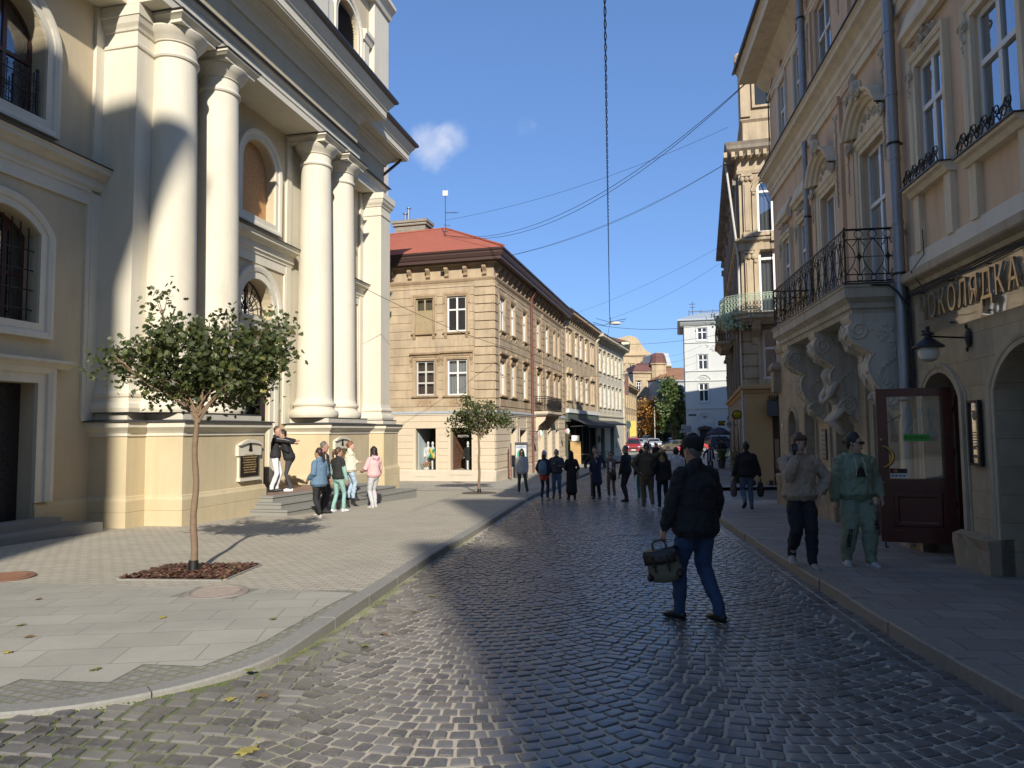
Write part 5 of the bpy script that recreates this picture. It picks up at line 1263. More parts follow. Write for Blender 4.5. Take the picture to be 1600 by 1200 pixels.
tw = [(.7, 1.35, 7.5, 9.15, 0), (1.75, 2.4, 7.5, 9.15, 0), (3.9, 4.8, 7.5, 9.15, 0), (5.75, 6.6, 7.5, 9.15, 0), (7.9, 8.8, 7.5, 9.15, 0), (10.2, 10.8, 7.5, 9.1, 0), (11.2, 11.8, 7.5, 9.1, 0)]
tw += [(a, b, 4.0, 5.8, 0) for a, b, c, d, e in tw]
TH = street_house('tan_house', 3.83, 51.87, -.95, 17, 1, 13.1, 10.5, 3.2, M['tan3'], M['tan3'], 'tan stuccoed house with triangular window pediments above a dark green awning', tw, [(.9, 12.2, -1.2, 2.5, 0)], M['dgreen'], ped=(7, 8, 12, 13))
mk = TH.mb; root = TH.root
m = mk(); m.box(.1, 12.9, .02, .22, 2.35, 3.0); m.build('fascia', M['dgreen'], root)
m = mk(); m.box(.1, 12.9, .02, .30, 3.02, 3.30); m.build('fascia_trim', M['white'], root)
m = mk(); rr = random.Random(3)
m.cur = 0
for k in range(240): m.ball((rr.uniform(1, 6), rr.uniform(-.28, -.1), rr.uniform(-.4, 2.4)), rr.uniform(.05, .15), .06, rr.uniform(.05, .16), 5, 3)
m.build('dried_plant_display', simple('dried_plants', (.11, .065, .03), .9, .5, 6), root)
m = mk()
for u in (3.4, 6.0, 9.0): m.box(u, u + .25, -.2, .05, -1.2, 2.4)
m.build('shopfront_post', M['dgreen'], root)
aw = empty('awning', (*TH.w(6.4, .2), 2.5), -TH.a, 'dark sloping shop awning over the cafe front of the tan house', 'awning')
q = lambda: MB(lambda u, n, z: (n, u, z))
m = q(); m.loops([[(-5.6, n, z), (6.9, n, z)] for n, z in ((0, .12), (.7, -.14), (1.35, -.42), (1.36, -.62), (1.34, -.62), (1.33, -.43), (.7, -.17), (0, .08))], False, False, False); m.build('canvas', M['awning'], aw)
m = q(); [m.tube([(u, .0, -.5), (u, 1.33, -.45)], .025, 6) for u in (-5.4, -1, 3, 6.7)]; m.build('awning_arm', M['dkgrey'], aw)
# rusty red chimneys on its roof edge
for j, (u, h) in enumerate(((.6, 11.9), (3.0, 11.9))):
    m = mk(); m.box(u, u + 1.1, -2.4, -1.5, 10.6, h); m.box(u - .06, u + 1.16, -2.46, -1.44, h - .25, h - .1); m.build('chimney', simple('red_chimney_brick', (.30, .12, .07), .85, .3, 3), root)
# 4th and 5th
p4 = TH.w(13.1, 0)
w4 = []
for i in range(6): u = 1.1 + i * 2.0; w4 += [(u, u + .85, 7.2, 9.0, .0), (u, u + .85, 3.9, 5.8, 0)]
F4 = street_house('pale_stucco_house', p4[0], p4[1], -1.05, 19, 1, 13.5, 10.3, 3.0, M['beige4'], M['beige4'], 'pale yellow stuccoed house with deep bracketed cornice, between the tan house and the green house', w4, [(1.5, 3.2, -1.3, 2.0, 0), (6, 7.8, -1.3, 2.0, 0)], eave=.75)
mk = F4.mb
m = mk(); m.box(0, .9, -.02, .08, 2.9, 9.6); m.build('quoin', M['tan3'], F4.root)
m = mk(); m.loops([[(-.2, n, z), (8.6, n, z)] for n, z in ((0, 2.62), (1.2, 2.28), (1.22, 2.15), (0, 2.5))], False, False, False); 
cab = m.build('canopy', M['dkgrey'], F4.root)
bd = empty('wall_sign', (*F4.w(.55, .1), .9), -F4.a, 'round dark sign on the cream front of the pale stuccoed house', 'sign'); m = q(); m.loops([[(.3 * math.cos(t), n, .3 * math.sin(t)) for t in [2 * math.pi * k / 24 for k in range(24)]] for n in (0, .05)]); m.build('disc', M['dkgrey'], bd)
m = q(); m.loops([[(.33 * math.cos(t), n, .33 * math.sin(t)) for t in [2 * math.pi * k / 24 for k in range(24)]] for n in (0, .03)]); m.build('rim', M['black'], bd)
p5_ = F4.w(13.5, 0)
w5 = []
for i in range(4): u = 1.0 + i * 2.2; w5 += [(u, u + .8, 8.0, 9.7, 0), (u, u + .8, 5.2, 6.9, 0), (u, u + .8, 2.6, 4.2, 0)]
F5 = street_house('green_house', p5_[0], p5_[1], -1.1, 9, 1, 9, 11.1, 2.1, M['green5'], M['green5'], 'tall pale green house with blank side gable rising behind the pale stuccoed house', w5, [(1.5, 3.2, -1.3, 1.6, 0)], eave=.8, roofrise=1.6, depth=10)
hs_ = empty('hotel_sign', (*F5.w(2.9, .42), 6.85), -F5.a, 'vertical red lettered hotel sign projecting from the pale green house', 'sign')
m = q(); m.box(-.34, .34, -.06, .06, -1.2, 1.2) if False else None
m = MB(); m.box(-.22, .22, -.06, .06, -1.22, 1.22); m.box(-.45, -.2, -.03, .03, .9, .96); m.box(-.45, -.2, -.03, .03, -.9, -.84); m.tube([(-.05 + .28 * math.cos(t), 0, 1.22 + .28 * math.sin(t)) for t in [k * .35 for k in range(10)]], .05, 6); m.build('board', M['dkgrey'], hs_)
for i, ch in enumerate('ГОТЕЛЬ'): text('letter', ch, .46, M['redp'], hs_, (0, -.066, .98 - i * .39), (R(90), 0, 0), .01)
w6 = []
for i in range(6): u = 1.2 + i * 2.8; w6 += [(u, u + 1, 5.0, 6.9, 0), (u, u + 1, 2.4, 4.0, 0)]
F6 = street_house('far_tan_house', 15.9, 100.0, -1.0, 15, 1, 18, 8.0, 2.0, M['tan6'], M['tan6'], 'low tan house just beyond the hotel sign', w6, [(1.5, 3.2, -1.3, 1.4, 0), (6, 8, -1.3, 1.4, 0)], eave=.6)

# ------------------------------------------------------------------ far tenements closing the view
def facade_block(name, x, y, zb, deg, W, D, H, wallm, label, rows, cols, roof, arch_=0, win=(1.1, 1.9), z0=4):
    """block whose front faces the viewer (front at local y = 0, facing -y)"""
    ro = empty(name, (x, y, zb), -R(deg), label, 'building'); mq = lambda: MB(lambda t, d, z: (t, -d, z))
    hs = []
    for r_ in range(rows):
        for c in range(cols):
            u = W * (c + .5) / cols; z = z0 + r_ * (H - z0 - .5) / rows; hs.append((u - win[0] / 2, u + win[0] / 2, z, z + win[1], arch_, .25))
    m = mq(); m.wall(0, W, -1, H, 0, hs); m.box(0, .02, -D, -.01, -1, H); m.box(W - .02, W, -D, -.01, -1, H); m.box(.02, W - .02, -D, -1, -1, H); m.build('wall', wallm, ro)
    m = mq(); m.ext_u([(-.1, H - .3), (.15, H - .2), (.4, H), (.4, H + .2), (-.1, H + .3)], -.1, W + .1); m.ext_u([(-.1, z0 - .8), (.15, z0 - .7), (.15, z0 - .5), (-.1, z0 - .4)], 0, W); m.build('cornice', wallm, ro)
    for h in hs:
        m = mq(); m.surround(*h[:5], .16, 0, .08); m.ext_u([(0, h[3] + .25), (.2, h[3] + .35), (0, h[3] + .5)], h[0] - .2, h[1] + .2); m.build('window_dressing', wallm, ro)
        m = mq(); m.box(h[0], h[1], -.24, -.2, h[2], h[3] + h[4]); fr = m.build('window', M['glassk'], ro)
        m = mq(); m.box((h[0] + h[1]) / 2 - .05, (h[0] + h[1]) / 2 + .05, -.2, -.15, h[2], h[3]); m.box(h[0], h[1], -.2, -.15, h[2] + (h[3] - h[2]) * .62, h[2] + (h[3] - h[2]) * .62 + .09)
        m.loops([[(x_, n, z_) for x_, z_ in offs([(h[0], h[2]), (h[1], h[2]), (h[1], h[3]), (h[0], h[3])], o)] for o, n in ((0, -.2), (0, -.14), (-.1, -.14), (-.1, -.2))], False); m.build('frame', M['white'], fr)
    roof(mq, ro, W, D, H)
    return ro, mq
M['glassk'] = simple('dark_pane', (.03, .035, .04), .08, .2, 2, .05)
def mans(mat, rise, inset):
    def f(mq, ro, W, D, H):
        m = mq(); m.loops([[(-.1 + i, .3 - i, z), (W + .1 - i, .3 - i, z), (W + .1 - i, -D + i, z), (-.1 + i, -D + i, z)] for i, z in ((0, H + .2), (inset, H + rise), (inset + .8, H + rise + .4))]); m.build('roof', mat, ro)
    return f
def gable(mat, wallm, rise):
    def f(mq, ro, W, D, H):
        m = mq(); m.ext_n([(0, H), (0, H + rise * .35), (W * .12, H + rise * .5), (W * .2, H + rise * .85), (W * .45, H + rise), (W * .62, H + rise * .9), (W * .8, H + rise * .3), (W, H)], -.4, 0); m.build('gable_wall', wallm, ro)
        m = mq(); m.loops([[(W * .3, -.4, H + rise * .9), (W * .3, -D, H + rise * .9)], [(W, -.4, H + .2), (W, -D, H + .2)]], False, False, False); m.loops([[(W * .3, -.4, H + rise * .9), (W * .3, -D, H + rise * .9)], [(0, -.4, H + .2), (0, -D, H + .2)]], False, False, False); m.build('roof', mat, ro)
    return f

facade_block('gabled_tenement', 17.0, 125, -.3, 0, 4.8, 10, 9.5, M['tan7'], 'tan tenement with blank curved gable wall behind the low tan house', 2, 2, gable(M['redroof'], M['tan7'], 4.2))
facade_block('tall_tenement', 22.0, 160, 1.0, 0, 10.2, 12, 17.5, M['tan6'], 'tallest far tenement with ragged brown gable and broad roof on the skyline', 4, 5, gable(M['redroof'], M['tan6'], 4.6), z0=3)
ro, mq = facade_block('turret_tenement', 23.6, 138, .2, -4, 6.6, 9, 12.6, M['tan7'], 'ochre tenement with bay turret under a dark red mansard', 3, 3, mans(M['redroof'], 1.6, .8), .3, (.95, 1.7), 3)
m = mq(); pl = [(3.6, -.2), (3.6, .5), (4.3, 1.1), (5.7, 1.1), (6.4, .5), (6.4, -.2)]; m.plan(pl, [(0, 2.6), (0, 14.0), (.25, 14.2), (.25, 14.4)]); m.plan(pl, [(-.5, 1.9), (0, 2.7)]); m.build('bay', M['tan6'], ro)
m = mq(); m.plan(pl, [(.2, 14.4), (-.15, 16.0), (-.45, 16.4)]); m.build('bay_roof', M['redroof'], ro)
m = mq()
for z in (3.4, 6.4, 9.6): m.box(4.5, 5.5, 1.0, 1.13, z, z + 1.8); 
m.build('bay_window', M['glassk'], ro)
m = mq()
for z in (3.4, 6.4, 9.6): m.box(4.95, 5.05, 1.1, 1.17, z, z + 1.8); m.box(4.5, 5.5, 1.1, 1.17, z + 1.1, z + 1.18)
m.build('bay_window_bar', M['white'], ro)
facade_block('glazed_roof_tenement', 30.2, 150, .6, -8, 3.6, 9, 14.5, M['tan6'], 'narrow far tenement with blue grey glazed roof right of the turret', 4, 2, mans(M['greyroof'], 2.8, .5), 0, (.8, 1.7), 3)
facade_block('grey_house', 27.6, 135, .0, -18, 14, 10, 11.0, M['greywall'], 'grey house with rusty orange tiled roof behind the green tree', 3, 6, mans(M['orangeroof'], 2.6, 4.0), 0, (1.0, 1.7), 2)

# ------------------------------------------------------------------ white building at the end of the street
def white_roof(mq, ro, W, D, H):
    m = mq(); m.loops([[(-i, i, z), (W + i, i, z), (W + i, -D - i, z), (-i, -D - i, z)] for i, z in ((.6, H + .1), (.95, H + .25), (.95, H + .5), (-2.5, H + 1.9))]); m.build('roof', M['greyroof'], ro)
WB = empty('white_building', (26.4, 108, -.95), -R(13), 'tall white rendered building with grey roof closing the street', 'building'); mq = lambda: MB(lambda t, d, z: (t, -d, z))
hz = [(1.95, 3.4, 16.2, 18.1), (2.0, 3.4, 11.7, 14.0), (2.0, 3.42, 6.85, 9.6)]; hz += [(a + 4.4, b + 4.4, c, d) for a, b, c, d in hz]
m = mq(); m.wall(0, 12, -1, 18.7, 0, [(*h, 0, .3) for h in hz] + [(1.95, 3.5, -.5, 2.65, 0, .4)]); m.box(0, .02, -14, -.01, -1, 18.7); m.box(11.98, 12, -14, -.01, -1, 18.7); m.box(.02, 11.98, -14, -1.2, -1, 18.7); m.build('wall', M['whitewall'], WB)
m = mq()
for z in (15.85, 11.5, 10.0, 5.8): m.ext_u([(-.05, z - .12), (.16, z - .06), (.16, z + .04), (-.05, z + .1)], 0, 12)
for z in [1.0 + .62 * k for k in range(8)]: m.box(0, 1.3, 0, .05, z, z + .54); m.box(4.1, 12, 0, .05, z, z + .54)
for h in hz: m.surround(*h, 0, .2, 0, .08)
A = arch(1.65, 3.75, 4.1, 1.0, 16); m.loops([[(x, n, y) for x, y in arch(1.65 - o, 3.75 + o, 4.1, 1.0 + o, 16)] for o, n in ((0, 0), (0, .14), (.2, .14), (.2, 0))], False, False, False)
m.box(1.45, 1.65, 0, .12, .0, 4.1); m.box(3.75, 3.95, 0, .12, 0, 4.1); m.loops([[(x, n, y) for x, y in arch(1.7 - o, 3.7 + o, 10.0, .85 + o, 16)] for o, n in ((0, 0), (0, .14), (.18, .14), (.18, 0))], False, False, False)
rr = random.Random(3)
for k in range(50): m.ball((rr.uniform(3.3, 6.6), .04, rr.uniform(14.5, 15.5)), rr.uniform(.06, .2), .07, rr.uniform(.06, .16), 6, 3)
for k in range(14): m.ball((2.7 + rr.uniform(-.6, .6), .04, 10.35 + rr.uniform(-.2, .25)), .14, .06, .10, 6, 3)
m.build('facade_trim', M['whitewall'], WB)
m = mq(); m.ext_u([(-.1, 18.3), (.2, 18.5), (.6, 18.9), (.6, 19.05), (-.1, 19.1)], -.6, 12.6); m.build('cornice', M['whitewall'], WB); white_roof(mq, WB, 12, 14, 18.9)
for a, b, c, d in hz:
    m = mq(); m.box(a, b, -.28, -.24, c, d); fr = m.build('window', M['glassk'], WB)
    m = mq(); m.loops([[(x_, n, z_) for x_, z_ in offs([(a, c), (b, c), (b, d), (a, d)], o)] for o, n in ((0, -.24), (0, -.16), (-.13, -.16), (-.13, -.24))], False); m.box((a + b) / 2 - .08, (a + b) / 2 + .08, -.24, -.15, c, d); m.box(a, b, -.24, -.15, c + (d - c) * .6, c + (d - c) * .6 + .14); m.build('frame', M['white'], fr)
m = mq(); m.box(1.95, 3.5, -.4, -.3, -.2, 2.65); dw = m.build('entrance_door', M['darkdoor'], WB)
m = mq(); m.loops([[(1.6, n, 2.65), (3.85, n, 2.65), (3.6, n, 3.0), (2.7, n, 3.2), (1.85, n, 3.0)] for n in (0, .7)]); m.build('door_canopy', M['brownmetal'], WB)
text('door_letters', 'TEF', .42, M['black'], WB, (2.72, -.06, 4.45), (R(90), 0, 0), .02)
m = mq(); m.box(.35, 1.5, .05, .1, 4.7, 4.95); m.build('street_name_plate', M['dkgrey'], WB)
m = mq()
for x in (.8, 2.6, 4.4, 6.2): m.box(x, x + .1, -2.2, -2.1, 19.6, 21.2)
m.box(.8, 6.3, -2.18, -2.12, 20.9, 21.0); m.tube([(1.4, -2.5, 19.6), (1.4, -2.5, 22.6)], .05); m.tube([(.9, -2.5, 22.2), (1.9, -2.5, 22.2)], .04); m.tube([(1.0, -2.5, 21.7), (1.8, -2.5, 21.7)], .04); m.build('roof_rail', M['dkgrey'], WB)

# ------------------------------------------------------------------ ornate corner house on the right, beyond the side street
OR = Facade('ornate_corner_house', 9.85, 30, -.8, 15, -1, 'ornate cream corner house with arched windows and planted balcony, beyond the peach townhouse', 'building')
oz = lambda z: lerp_tab([(-9, -9), (0, 0), (2.44, 3.5), (2.55, 3.8), (5.4, 6.5), (8.75, 9.85), (11.75, 12.6), (13.3, 14.0), (19, 19.7)], z) + .8
mk = lambda: MB(lambda u, n, z: (-n, u, oz(z))); root = OR.root
mf = lambda: MB(lambda t, d, z: (t, -d, oz(z)))        # front facing the viewer: t to the right of the corner
m = mf(); fw = [(.72, 2.0, 9.0, 11.0, .64, .3), (.72, 2.0, 5.5, 7.9, .64, .3), (.78, 1.9, 2.55, 4.75, 0, .25), (3.4, 4.6, 9.0, 11.0, .6, .3), (3.4, 4.6, 5.5, 7.9, .6, .3), (3.4, 4.5, 2.55, 4.75, 0, .25)]
m.wall(0, 9, 2.3, 13.2, 0, fw); m.build('front_wall', M['orn'], root)
m = mf(); m.wall(0, 9, -1.3, 2.3, .02, [(1.05, 2.9, -.9, 1.9, 0, .4), (3.6, 5.4, -.9, 1.9, 0, .4)]); m.build('shop_wall', M['ocher'], root)
# street side
SL = 19.5
sw = []
for i in range(6): u = 2.0 + i * 3.0; sw += [(u, u + 1.1, 9.0, 11.0, .55, .25), (u, u + 1.1, 5.6, 7.9, .55, .25), (u, u + 1.1, 2.6, 4.7, 0, .25)]
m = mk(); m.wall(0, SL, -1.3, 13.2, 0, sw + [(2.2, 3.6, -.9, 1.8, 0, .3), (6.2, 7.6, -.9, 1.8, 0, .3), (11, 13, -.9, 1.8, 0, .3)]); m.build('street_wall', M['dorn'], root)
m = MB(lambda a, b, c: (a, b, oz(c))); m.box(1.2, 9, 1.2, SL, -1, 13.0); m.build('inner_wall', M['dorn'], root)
def otrim(name, prof, mat): m = MB(lambda a, b, c: (a, b, oz(c))); m.plan([(0, 0), (9, 0), (9, SL), (0, SL)], prof); return m.build(name, mat, root)
otrim('shop_cornice', [(.0, 2.2), (.06, 2.24), (.10, 2.32), (.2, 2.36), (.2, 2.44), (-.1, 2.48)], M['ocher'])
otrim('storey_band', [(-.05, 8.15), (.08, 8.2), (.08, 8.5), (.22, 8.6), (.24, 8.7), (-.05, 8.75)], M['orn'])
otrim('storey_band', [(-.05, 4.95), (.08, 5.0), (.08, 5.2), (.18, 5.3), (-.05, 5.4)], M['orn'])
otrim('frieze', [(-.05, 11.75), (.06, 11.8), (.1, 11.95), (.05, 12.0), (.05, 12.4), (.12, 12.5)], M['orn'])
otrim('cornice', [(-.1, 12.4), (.16, 12.5), (.25, 12.7), (.45, 12.9), (.48, 13.05), (.55, 13.2), (.3, 13.3), (-.3, 13.35)], M['dorn'])
m = mf(); k = 0
for t in [-.6 + .32 * j for j in range(30)]: m.box(t, t + .14, .1, .55, 12.48, 12.72)
m.build('dentil', M['orn'], root)
m = mk()
for t in [.1 + .5 * j for j in range(38)]: m.box(t, t + .2, .1, .6, 12.45, 12.72)
m.build('dentil', M['dorn'], root)
# attic parapet with aedicule dormer at the corner
m = MB(lambda a, b, c: (a, b, oz(c))); m.plan([(.25, .25), (8.8, .25), (8.8, .8), (.8, .8), (.8, SL), (.25, SL)], [(0, 13.2), (0, 14.3), (.1, 14.4), (.1, 14.55), (-.1, 14.6)]); m.build('parapet', M['orn'], root)
m = MB(lambda t, d, z: (t - .72, -d, oz(z))); m.wall(.9, 2.9, 14.5, 17.2, -.2, [(1.5, 2.15, 15.0, 16.3, .33, .3)]); m.box(.9, 2.9, -1.6, -.6, 14.4, 17.2); m.box(.9, 1.3, -.25, -.05, 14.5, 16.9); m.box(2.4, 2.8, -.25, -.05, 14.5, 16.9); m.surround(1.5, 2.15, 15.0, 16.3, .33, .12, -.2, -.08)
m.ext_u([(-.3, 16.9), (0, 16.95), (.1, 17.1), (.15, 17.2), (-.3, 17.3)], .7, 3.1); m.loops([[(.7, n, 17.2), (3.1, n, 17.2), (1.9, n, 18.0)] for n in (-.5, .12)])
m.build('dormer', M['orn'], root)
m = MB(lambda t, d, z: (t - .72, -d, oz(z))); m.box(1.5, 2.15, -.55, -.45, 15.0, 16.6); m.build('dormer_window', M['glassk'], root)
# windows and pilasters
for i, (a, b, c, d, ar, dp) in enumerate(fw):
    m = mf(); m.surround(a, b, c, d, ar, .2, 0, .12)
    if ar:
        m.box((a + b) / 2 - .12, (a + b) / 2 + .12, 0, .22, d + ar - .02, d + ar + .34)
        for s in (a - .14, b + .14): m.box(s - .1, s + .1, 0, .16, d - .1, d + .06); m.ball((s, .1, d - .2), .09, .1, .1, 8, 5)
    m.build('window_surround', M['orn'], root)
    window(OR, mf, a, b, c, d, ar, -dp + .05, M['white'], M['glassd'], ((.5,), (.62,)) if ar == 0 else ((.5,), (.98,)), .1, M['curtaing'])
    if ar:
        m = mf(); rr = random.Random(i)
        for k in range(26): m.ball((rr.uniform(a - .1, b + .1), .05, c - .42 + rr.uniform(-.16, .16)), rr.uniform(.03, .09), .06, rr.uniform(.03, .08), 6, 3)
        m.build('relief', M['orn'], root)
for i, (a, b, c, d, ar, dp) in enumerate(sw):
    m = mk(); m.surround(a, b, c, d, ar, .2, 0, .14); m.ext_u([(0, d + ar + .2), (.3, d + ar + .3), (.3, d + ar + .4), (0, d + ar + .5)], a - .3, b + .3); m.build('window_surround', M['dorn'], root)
    window(OR, mk, a, b, c, d, ar, -.2, M['whitegrey'], M['glassd'], ((.5,), (.62,)), .1, M['curtaing'])
m = mf()
for t in (.18, 2.42, 5.0):
    for z0_, z1_ in ((8.75, 11.75), (5.4, 8.15)):
        m.box(t - .02, t + .30, 0, .12, z0_, z1_); m.box(t + .04, t + .24, .1, .16, z0_ + .3, z1_ - .5); m.box(t - .07, t + .35, 0, .2, z1_ - .12, z1_)
        for s in (-.04, .14, .32): m.ball((t + s, .14, z1_ - .25), .10, .09, .13, 8, 5)
        m.box(t - .05, t + .33, 0, .16, z0_, z0_ + .25)
for z in [2.6 + .55 * k for k in range(5)]: m.box(0, .6, 0, .07, z, z + .46); m.box(2.1, 3.2, 0, .07, z, z + .46)
m.build('pilaster', M['orn'], root)
m = mk()
for u in (.3, 1.6, 4.3, 7.3, 10.3, 13.3, 16.3, 19.0):
    m.box(u - .02, u + .32, 0, .14, 8.75, 11.75); m.box(u - .02, u + .32, 0, .14, 5.4, 8.15); m.box(u - .07, u + .37, 0, .24, 11.4, 11.75)
for z in [2.6 + .55 * k for k in range(4)]: m.box(0, SL, 0, .06, z, z + .46) if False else [m.box(a, b, 0, .07, z, z + .46) for a, b in ((0, 1.8), (3.3, 4.8), (6.3, 7.8), (9.3, 10.8), (12.3, 13.8), (15.3, 16.8))]
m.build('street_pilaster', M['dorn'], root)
# corner balcony with greenish iron railing
m = MB(lambda a, b, c: (a, b, oz(c))); bpl = [(2.9, 0), (2.9, -.95), (.1, -.95), (-.75, -.3), (-.95, .6), (-.95, 2.2), (0, 2.2), (0, 0)]
m.plan(bpl, [(-.35, 4.9), (-.2, 5.02), (-.1, 5.12), (0, 5.16), (0, 5.30), (.05, 5.34), (.05, 5.4)]); bal = m.build('balcony_slab', M['orn'], root)
M['verdigris'] = simple('green_iron', (.40, .50, .38), .6, .3)
m = MB(lambda a, b, c: (a, b, oz(c))); bo = offs(bpl, -.06)[:6]
for z in (5.46, 6.12, 6.2): m.tube([(x, y, z) for x, y in bo], .018, 5)
for (a, b) in zip(bo, bo[1:]):
    L = math.hypot(b[0] - a[0], b[1] - a[1]); n = max(1, int(L / .13))
    for i in range(n):
        t = i / n; x, y = a[0] + (b[0] - a[0]) * t, a[1] + (b[1] - a[1]) * t; m.tube([(x, y, 5.42), (x, y, 6.2)], .012, 4)
        dx, dy = (b[0] - a[0]) / L, (b[1] - a[1]) / L
        for zc in (5.6, 5.8, 6.0): m.tube([(x + dx * (.06 + .055 * math.cos(q_)), y + dy * (.06 + .055 * math.cos(q_)), zc + .085 * math.sin(q_)) for q_ in [k * .9 for k in range(8)]], .012, 4)
m.build('balcony_railing', M['verdigris'], bal)
m = mf()
for t in (.5, 2.4): m.ext_u([(0, 4.0), (.1, 4.1), (.15, 4.4), (.6, 4.7), (.8, 5.1), (0, 5.1)], t - .16, t + .16)
m.build('balcony_bracket', M['orn'], bal)
m = mk(); m.plan([(6.6, 0), (6.6, 1.0), (10.4, 1.0), (10.4, 0)], [(-.3, 4.7), (-.1, 4.95), (0, 5.0), (0, 5.15)]); b2 = m.build('balcony_slab', M['orn'], root)
m = mk()
for (a, b) in (((6.65, .95), (10.35, .95)), ((6.65, 0), (6.65, .95)), ((10.35, 0), (10.35, .95))):
    for z in (5.2, 6.0): m.tube([(*a, z), (*b, z)], .02, 5)
    n = int(math.hypot(b[0] - a[0], b[1] - a[1]) / .12)
    for i in range(n + 1): m.tube([(a[0] + (b[0] - a[0]) * i / n, a[1] + (b[1] - a[1]) * i / n, z) for z in (5.15, 6.0)], .013, 4)
m.build('balcony_railing', M['iron'], b2)
bplant = empty('balcony_plant', OR.root.matrix_basis @ Vector((-.35, -.35, oz(5.4))), 0, 'pale green trailing plants filling the corner balcony of the ornate house', 'plants')
m = MB(); rr = random.Random(6)
for k in range(700):
    p = (rr.gauss(0, .42), rr.gauss(0, .3), rr.uniform(-.45, .12) - .2 * rr.random()); a = rr.uniform(0, 6.3); s = rr.uniform(.03, .07)
    m.poly([(p[0] - s * math.cos(a), p[1] - s * math.sin(a), p[2]), (p[0], p[1], p[2] + s), (p[0] + s * math.cos(a), p[1] + s * math.sin(a), p[2] + .3 * s), (p[0], p[1], p[2] - s)])
m.build('foliage', simple('pale_leaves', (.42, .52, .36), .7, .3, 5), bplant, recalc=False)
# shopfront
m = mf(); m.box(.85, 3.0, .02, .12, 1.92, 2.0); m.box(.85, 3.1, .02, .5, 1.55, 1.95); m.build('shutter_box', M['dkgrey'], root)
m = mf(); m.box(1.05, 2.9, -.42, -.36, .95, 1.55); m.box(1.05, 1.14, -.45, -.2, -.9, 1.55); m.box(1.98, 2.05, -.45, -.3, -.9, .95); m.box(1.05, 2.9, -.45, -.3, .88, .96); m.build('shop_frame', M['brownwood'], root)
m = mf(); m.box(1.05, 2.9, -.45, -.43, -.9, 1.6); m.build('shop_pane', M['glassd'], root)
m = mf(); m.box(.9, 3.2, -2.4, -.5, -1, 2); m.box(3.5, 5.6, -1.2, -.5, -1, 2); m.build('room_shade', M['void'], root)
m = mk(); m.box(.3, 1.6, .02, .05, -.9, 1.9) if False else m.box(4.4, 5.6, .0, .05, -.8, 1.8); m.build('grey_panel', M['grey'], root)
text('shop_letters', 'ШАПОКЛЯК', .34, M['black'], root, (1.75, -.10, oz(2.06)), (R(90), 0, 0), .04, sx=.85)
m = mf(); m.box(0.02, .3, 0, .09, -1, -.45); m.box(.85, 1.0, 0, .09, -1, -.45); m.build('black_base', M['black'], root)
m = mk(); m.tube([(.12, .1, -.8), (.12, .1, 8.0), (.4, .5, 12.6)], .05, 8); m.build('downpipe', M['whitegrey'], root)
O2 = OR.w(SL, 0)
w7 = []
for i in range(5): u = 1.0 + i * 2.6; w7 += [(u, u + 1, 5.4, 7.3, 0), (u, u + 1, 2.6, 4.4, 0)]
F7 = street_house('dark_eaved_house', O2[0], O2[1], -.95, 17, -1, 15, 9.3, 2.3, M['dorn'], M['dorn'], 'lower grey brown house with dark eaves following the ornate corner house', w7, [(1.5, 3.2, -1.3, 1.6, 0), (6, 8, -1.3, 1.6, 0)], eave=.7, basem=M['greywall'])

# ------------------------------------------------------------------ unseen houses behind the viewer and up the street, throwing shade
def shade_house(name, poly, H, label, eave, mat, zb=0):
    ro = empty(name, (poly[0][0], poly[0][1], zb), 0, label, 'building'); T_ = lambda: MB(lambda a, b, c: (a - poly[0][0], b - poly[0][1], c - zb))
    m = T_(); m.plan(poly, [(0, -1), (0, H - 1.2), (.1, H - 1.15), (.1, H - .9), (0, H - .85), (0, H - .5)]); m.build('wall', mat, ro)
    m = T_(); m.plan(poly, [(0, H - 2.4), (eave * .25, H - 1.7), (eave * .6, H - .9), (eave, H - .25), (eave, H), (-1.5, H + .6)]); m.build('roof', M['greyroof'], ro)
    m = T_()
    for (a, b) in zip(poly, poly[1:] + poly[:1]):
        L = math.hypot(b[0] - a[0], b[1] - a[1]); n = int(L / 2.6); dx, dy = (b[0] - a[0]) / L, (b[1] - a[1]) / L; nx, ny = dy, -dx
        for i in range(n):
            for z in [1.0 + 3.6 * k for k in range(int((H - 2) / 3.6))]:
                t = 1.3 + i * 2.6; p = lambda tt, zz, o: (a[0] + dx * tt + nx * o, a[1] + dy * tt + ny * o, zz)
                m.loops([[p(t - .5, z, o), p(t + .5, z, o), p(t + .5, z + 1.9, o), p(t - .5, z + 1.9, o)] for o in (-.05, .02)])
    m.build('window', M['glassk'], ro)
    return ro
shade_house('unseen_house', LEFT_BLOCK, LEFT_H, 'pale rendered house behind the viewer on the church side of the street', LEFT_E, M['beige4'])
tall_ = shade_house('unseen_house', [(29.2, 80), (50, 80), (50, 92), (29.2, 92)], 15.8, 'tall unseen house added behind the ornate corner house, shading the white building', .5, M['greywall'])  # unseen house added to throw shade on the white building
rh = shade_house('unseen_house', RIGHT_BLOCK, RIGHT_H, 'tan house with stepped roof behind the viewer on the townhouse side', .15, M['tan3'])
for poly, za, zb_ in RIGHT_TOP:
    m = MB(lambda a, b, c: (a - RIGHT_BLOCK[0][0], b - RIGHT_BLOCK[0][1], c)); m.plan(poly, [(0, za), (0, zb_ - .3), (.25, zb_ - .2), (.25, zb_), (-.6, zb_ + .6)]); m.build('attic', M['tan3'], rh)
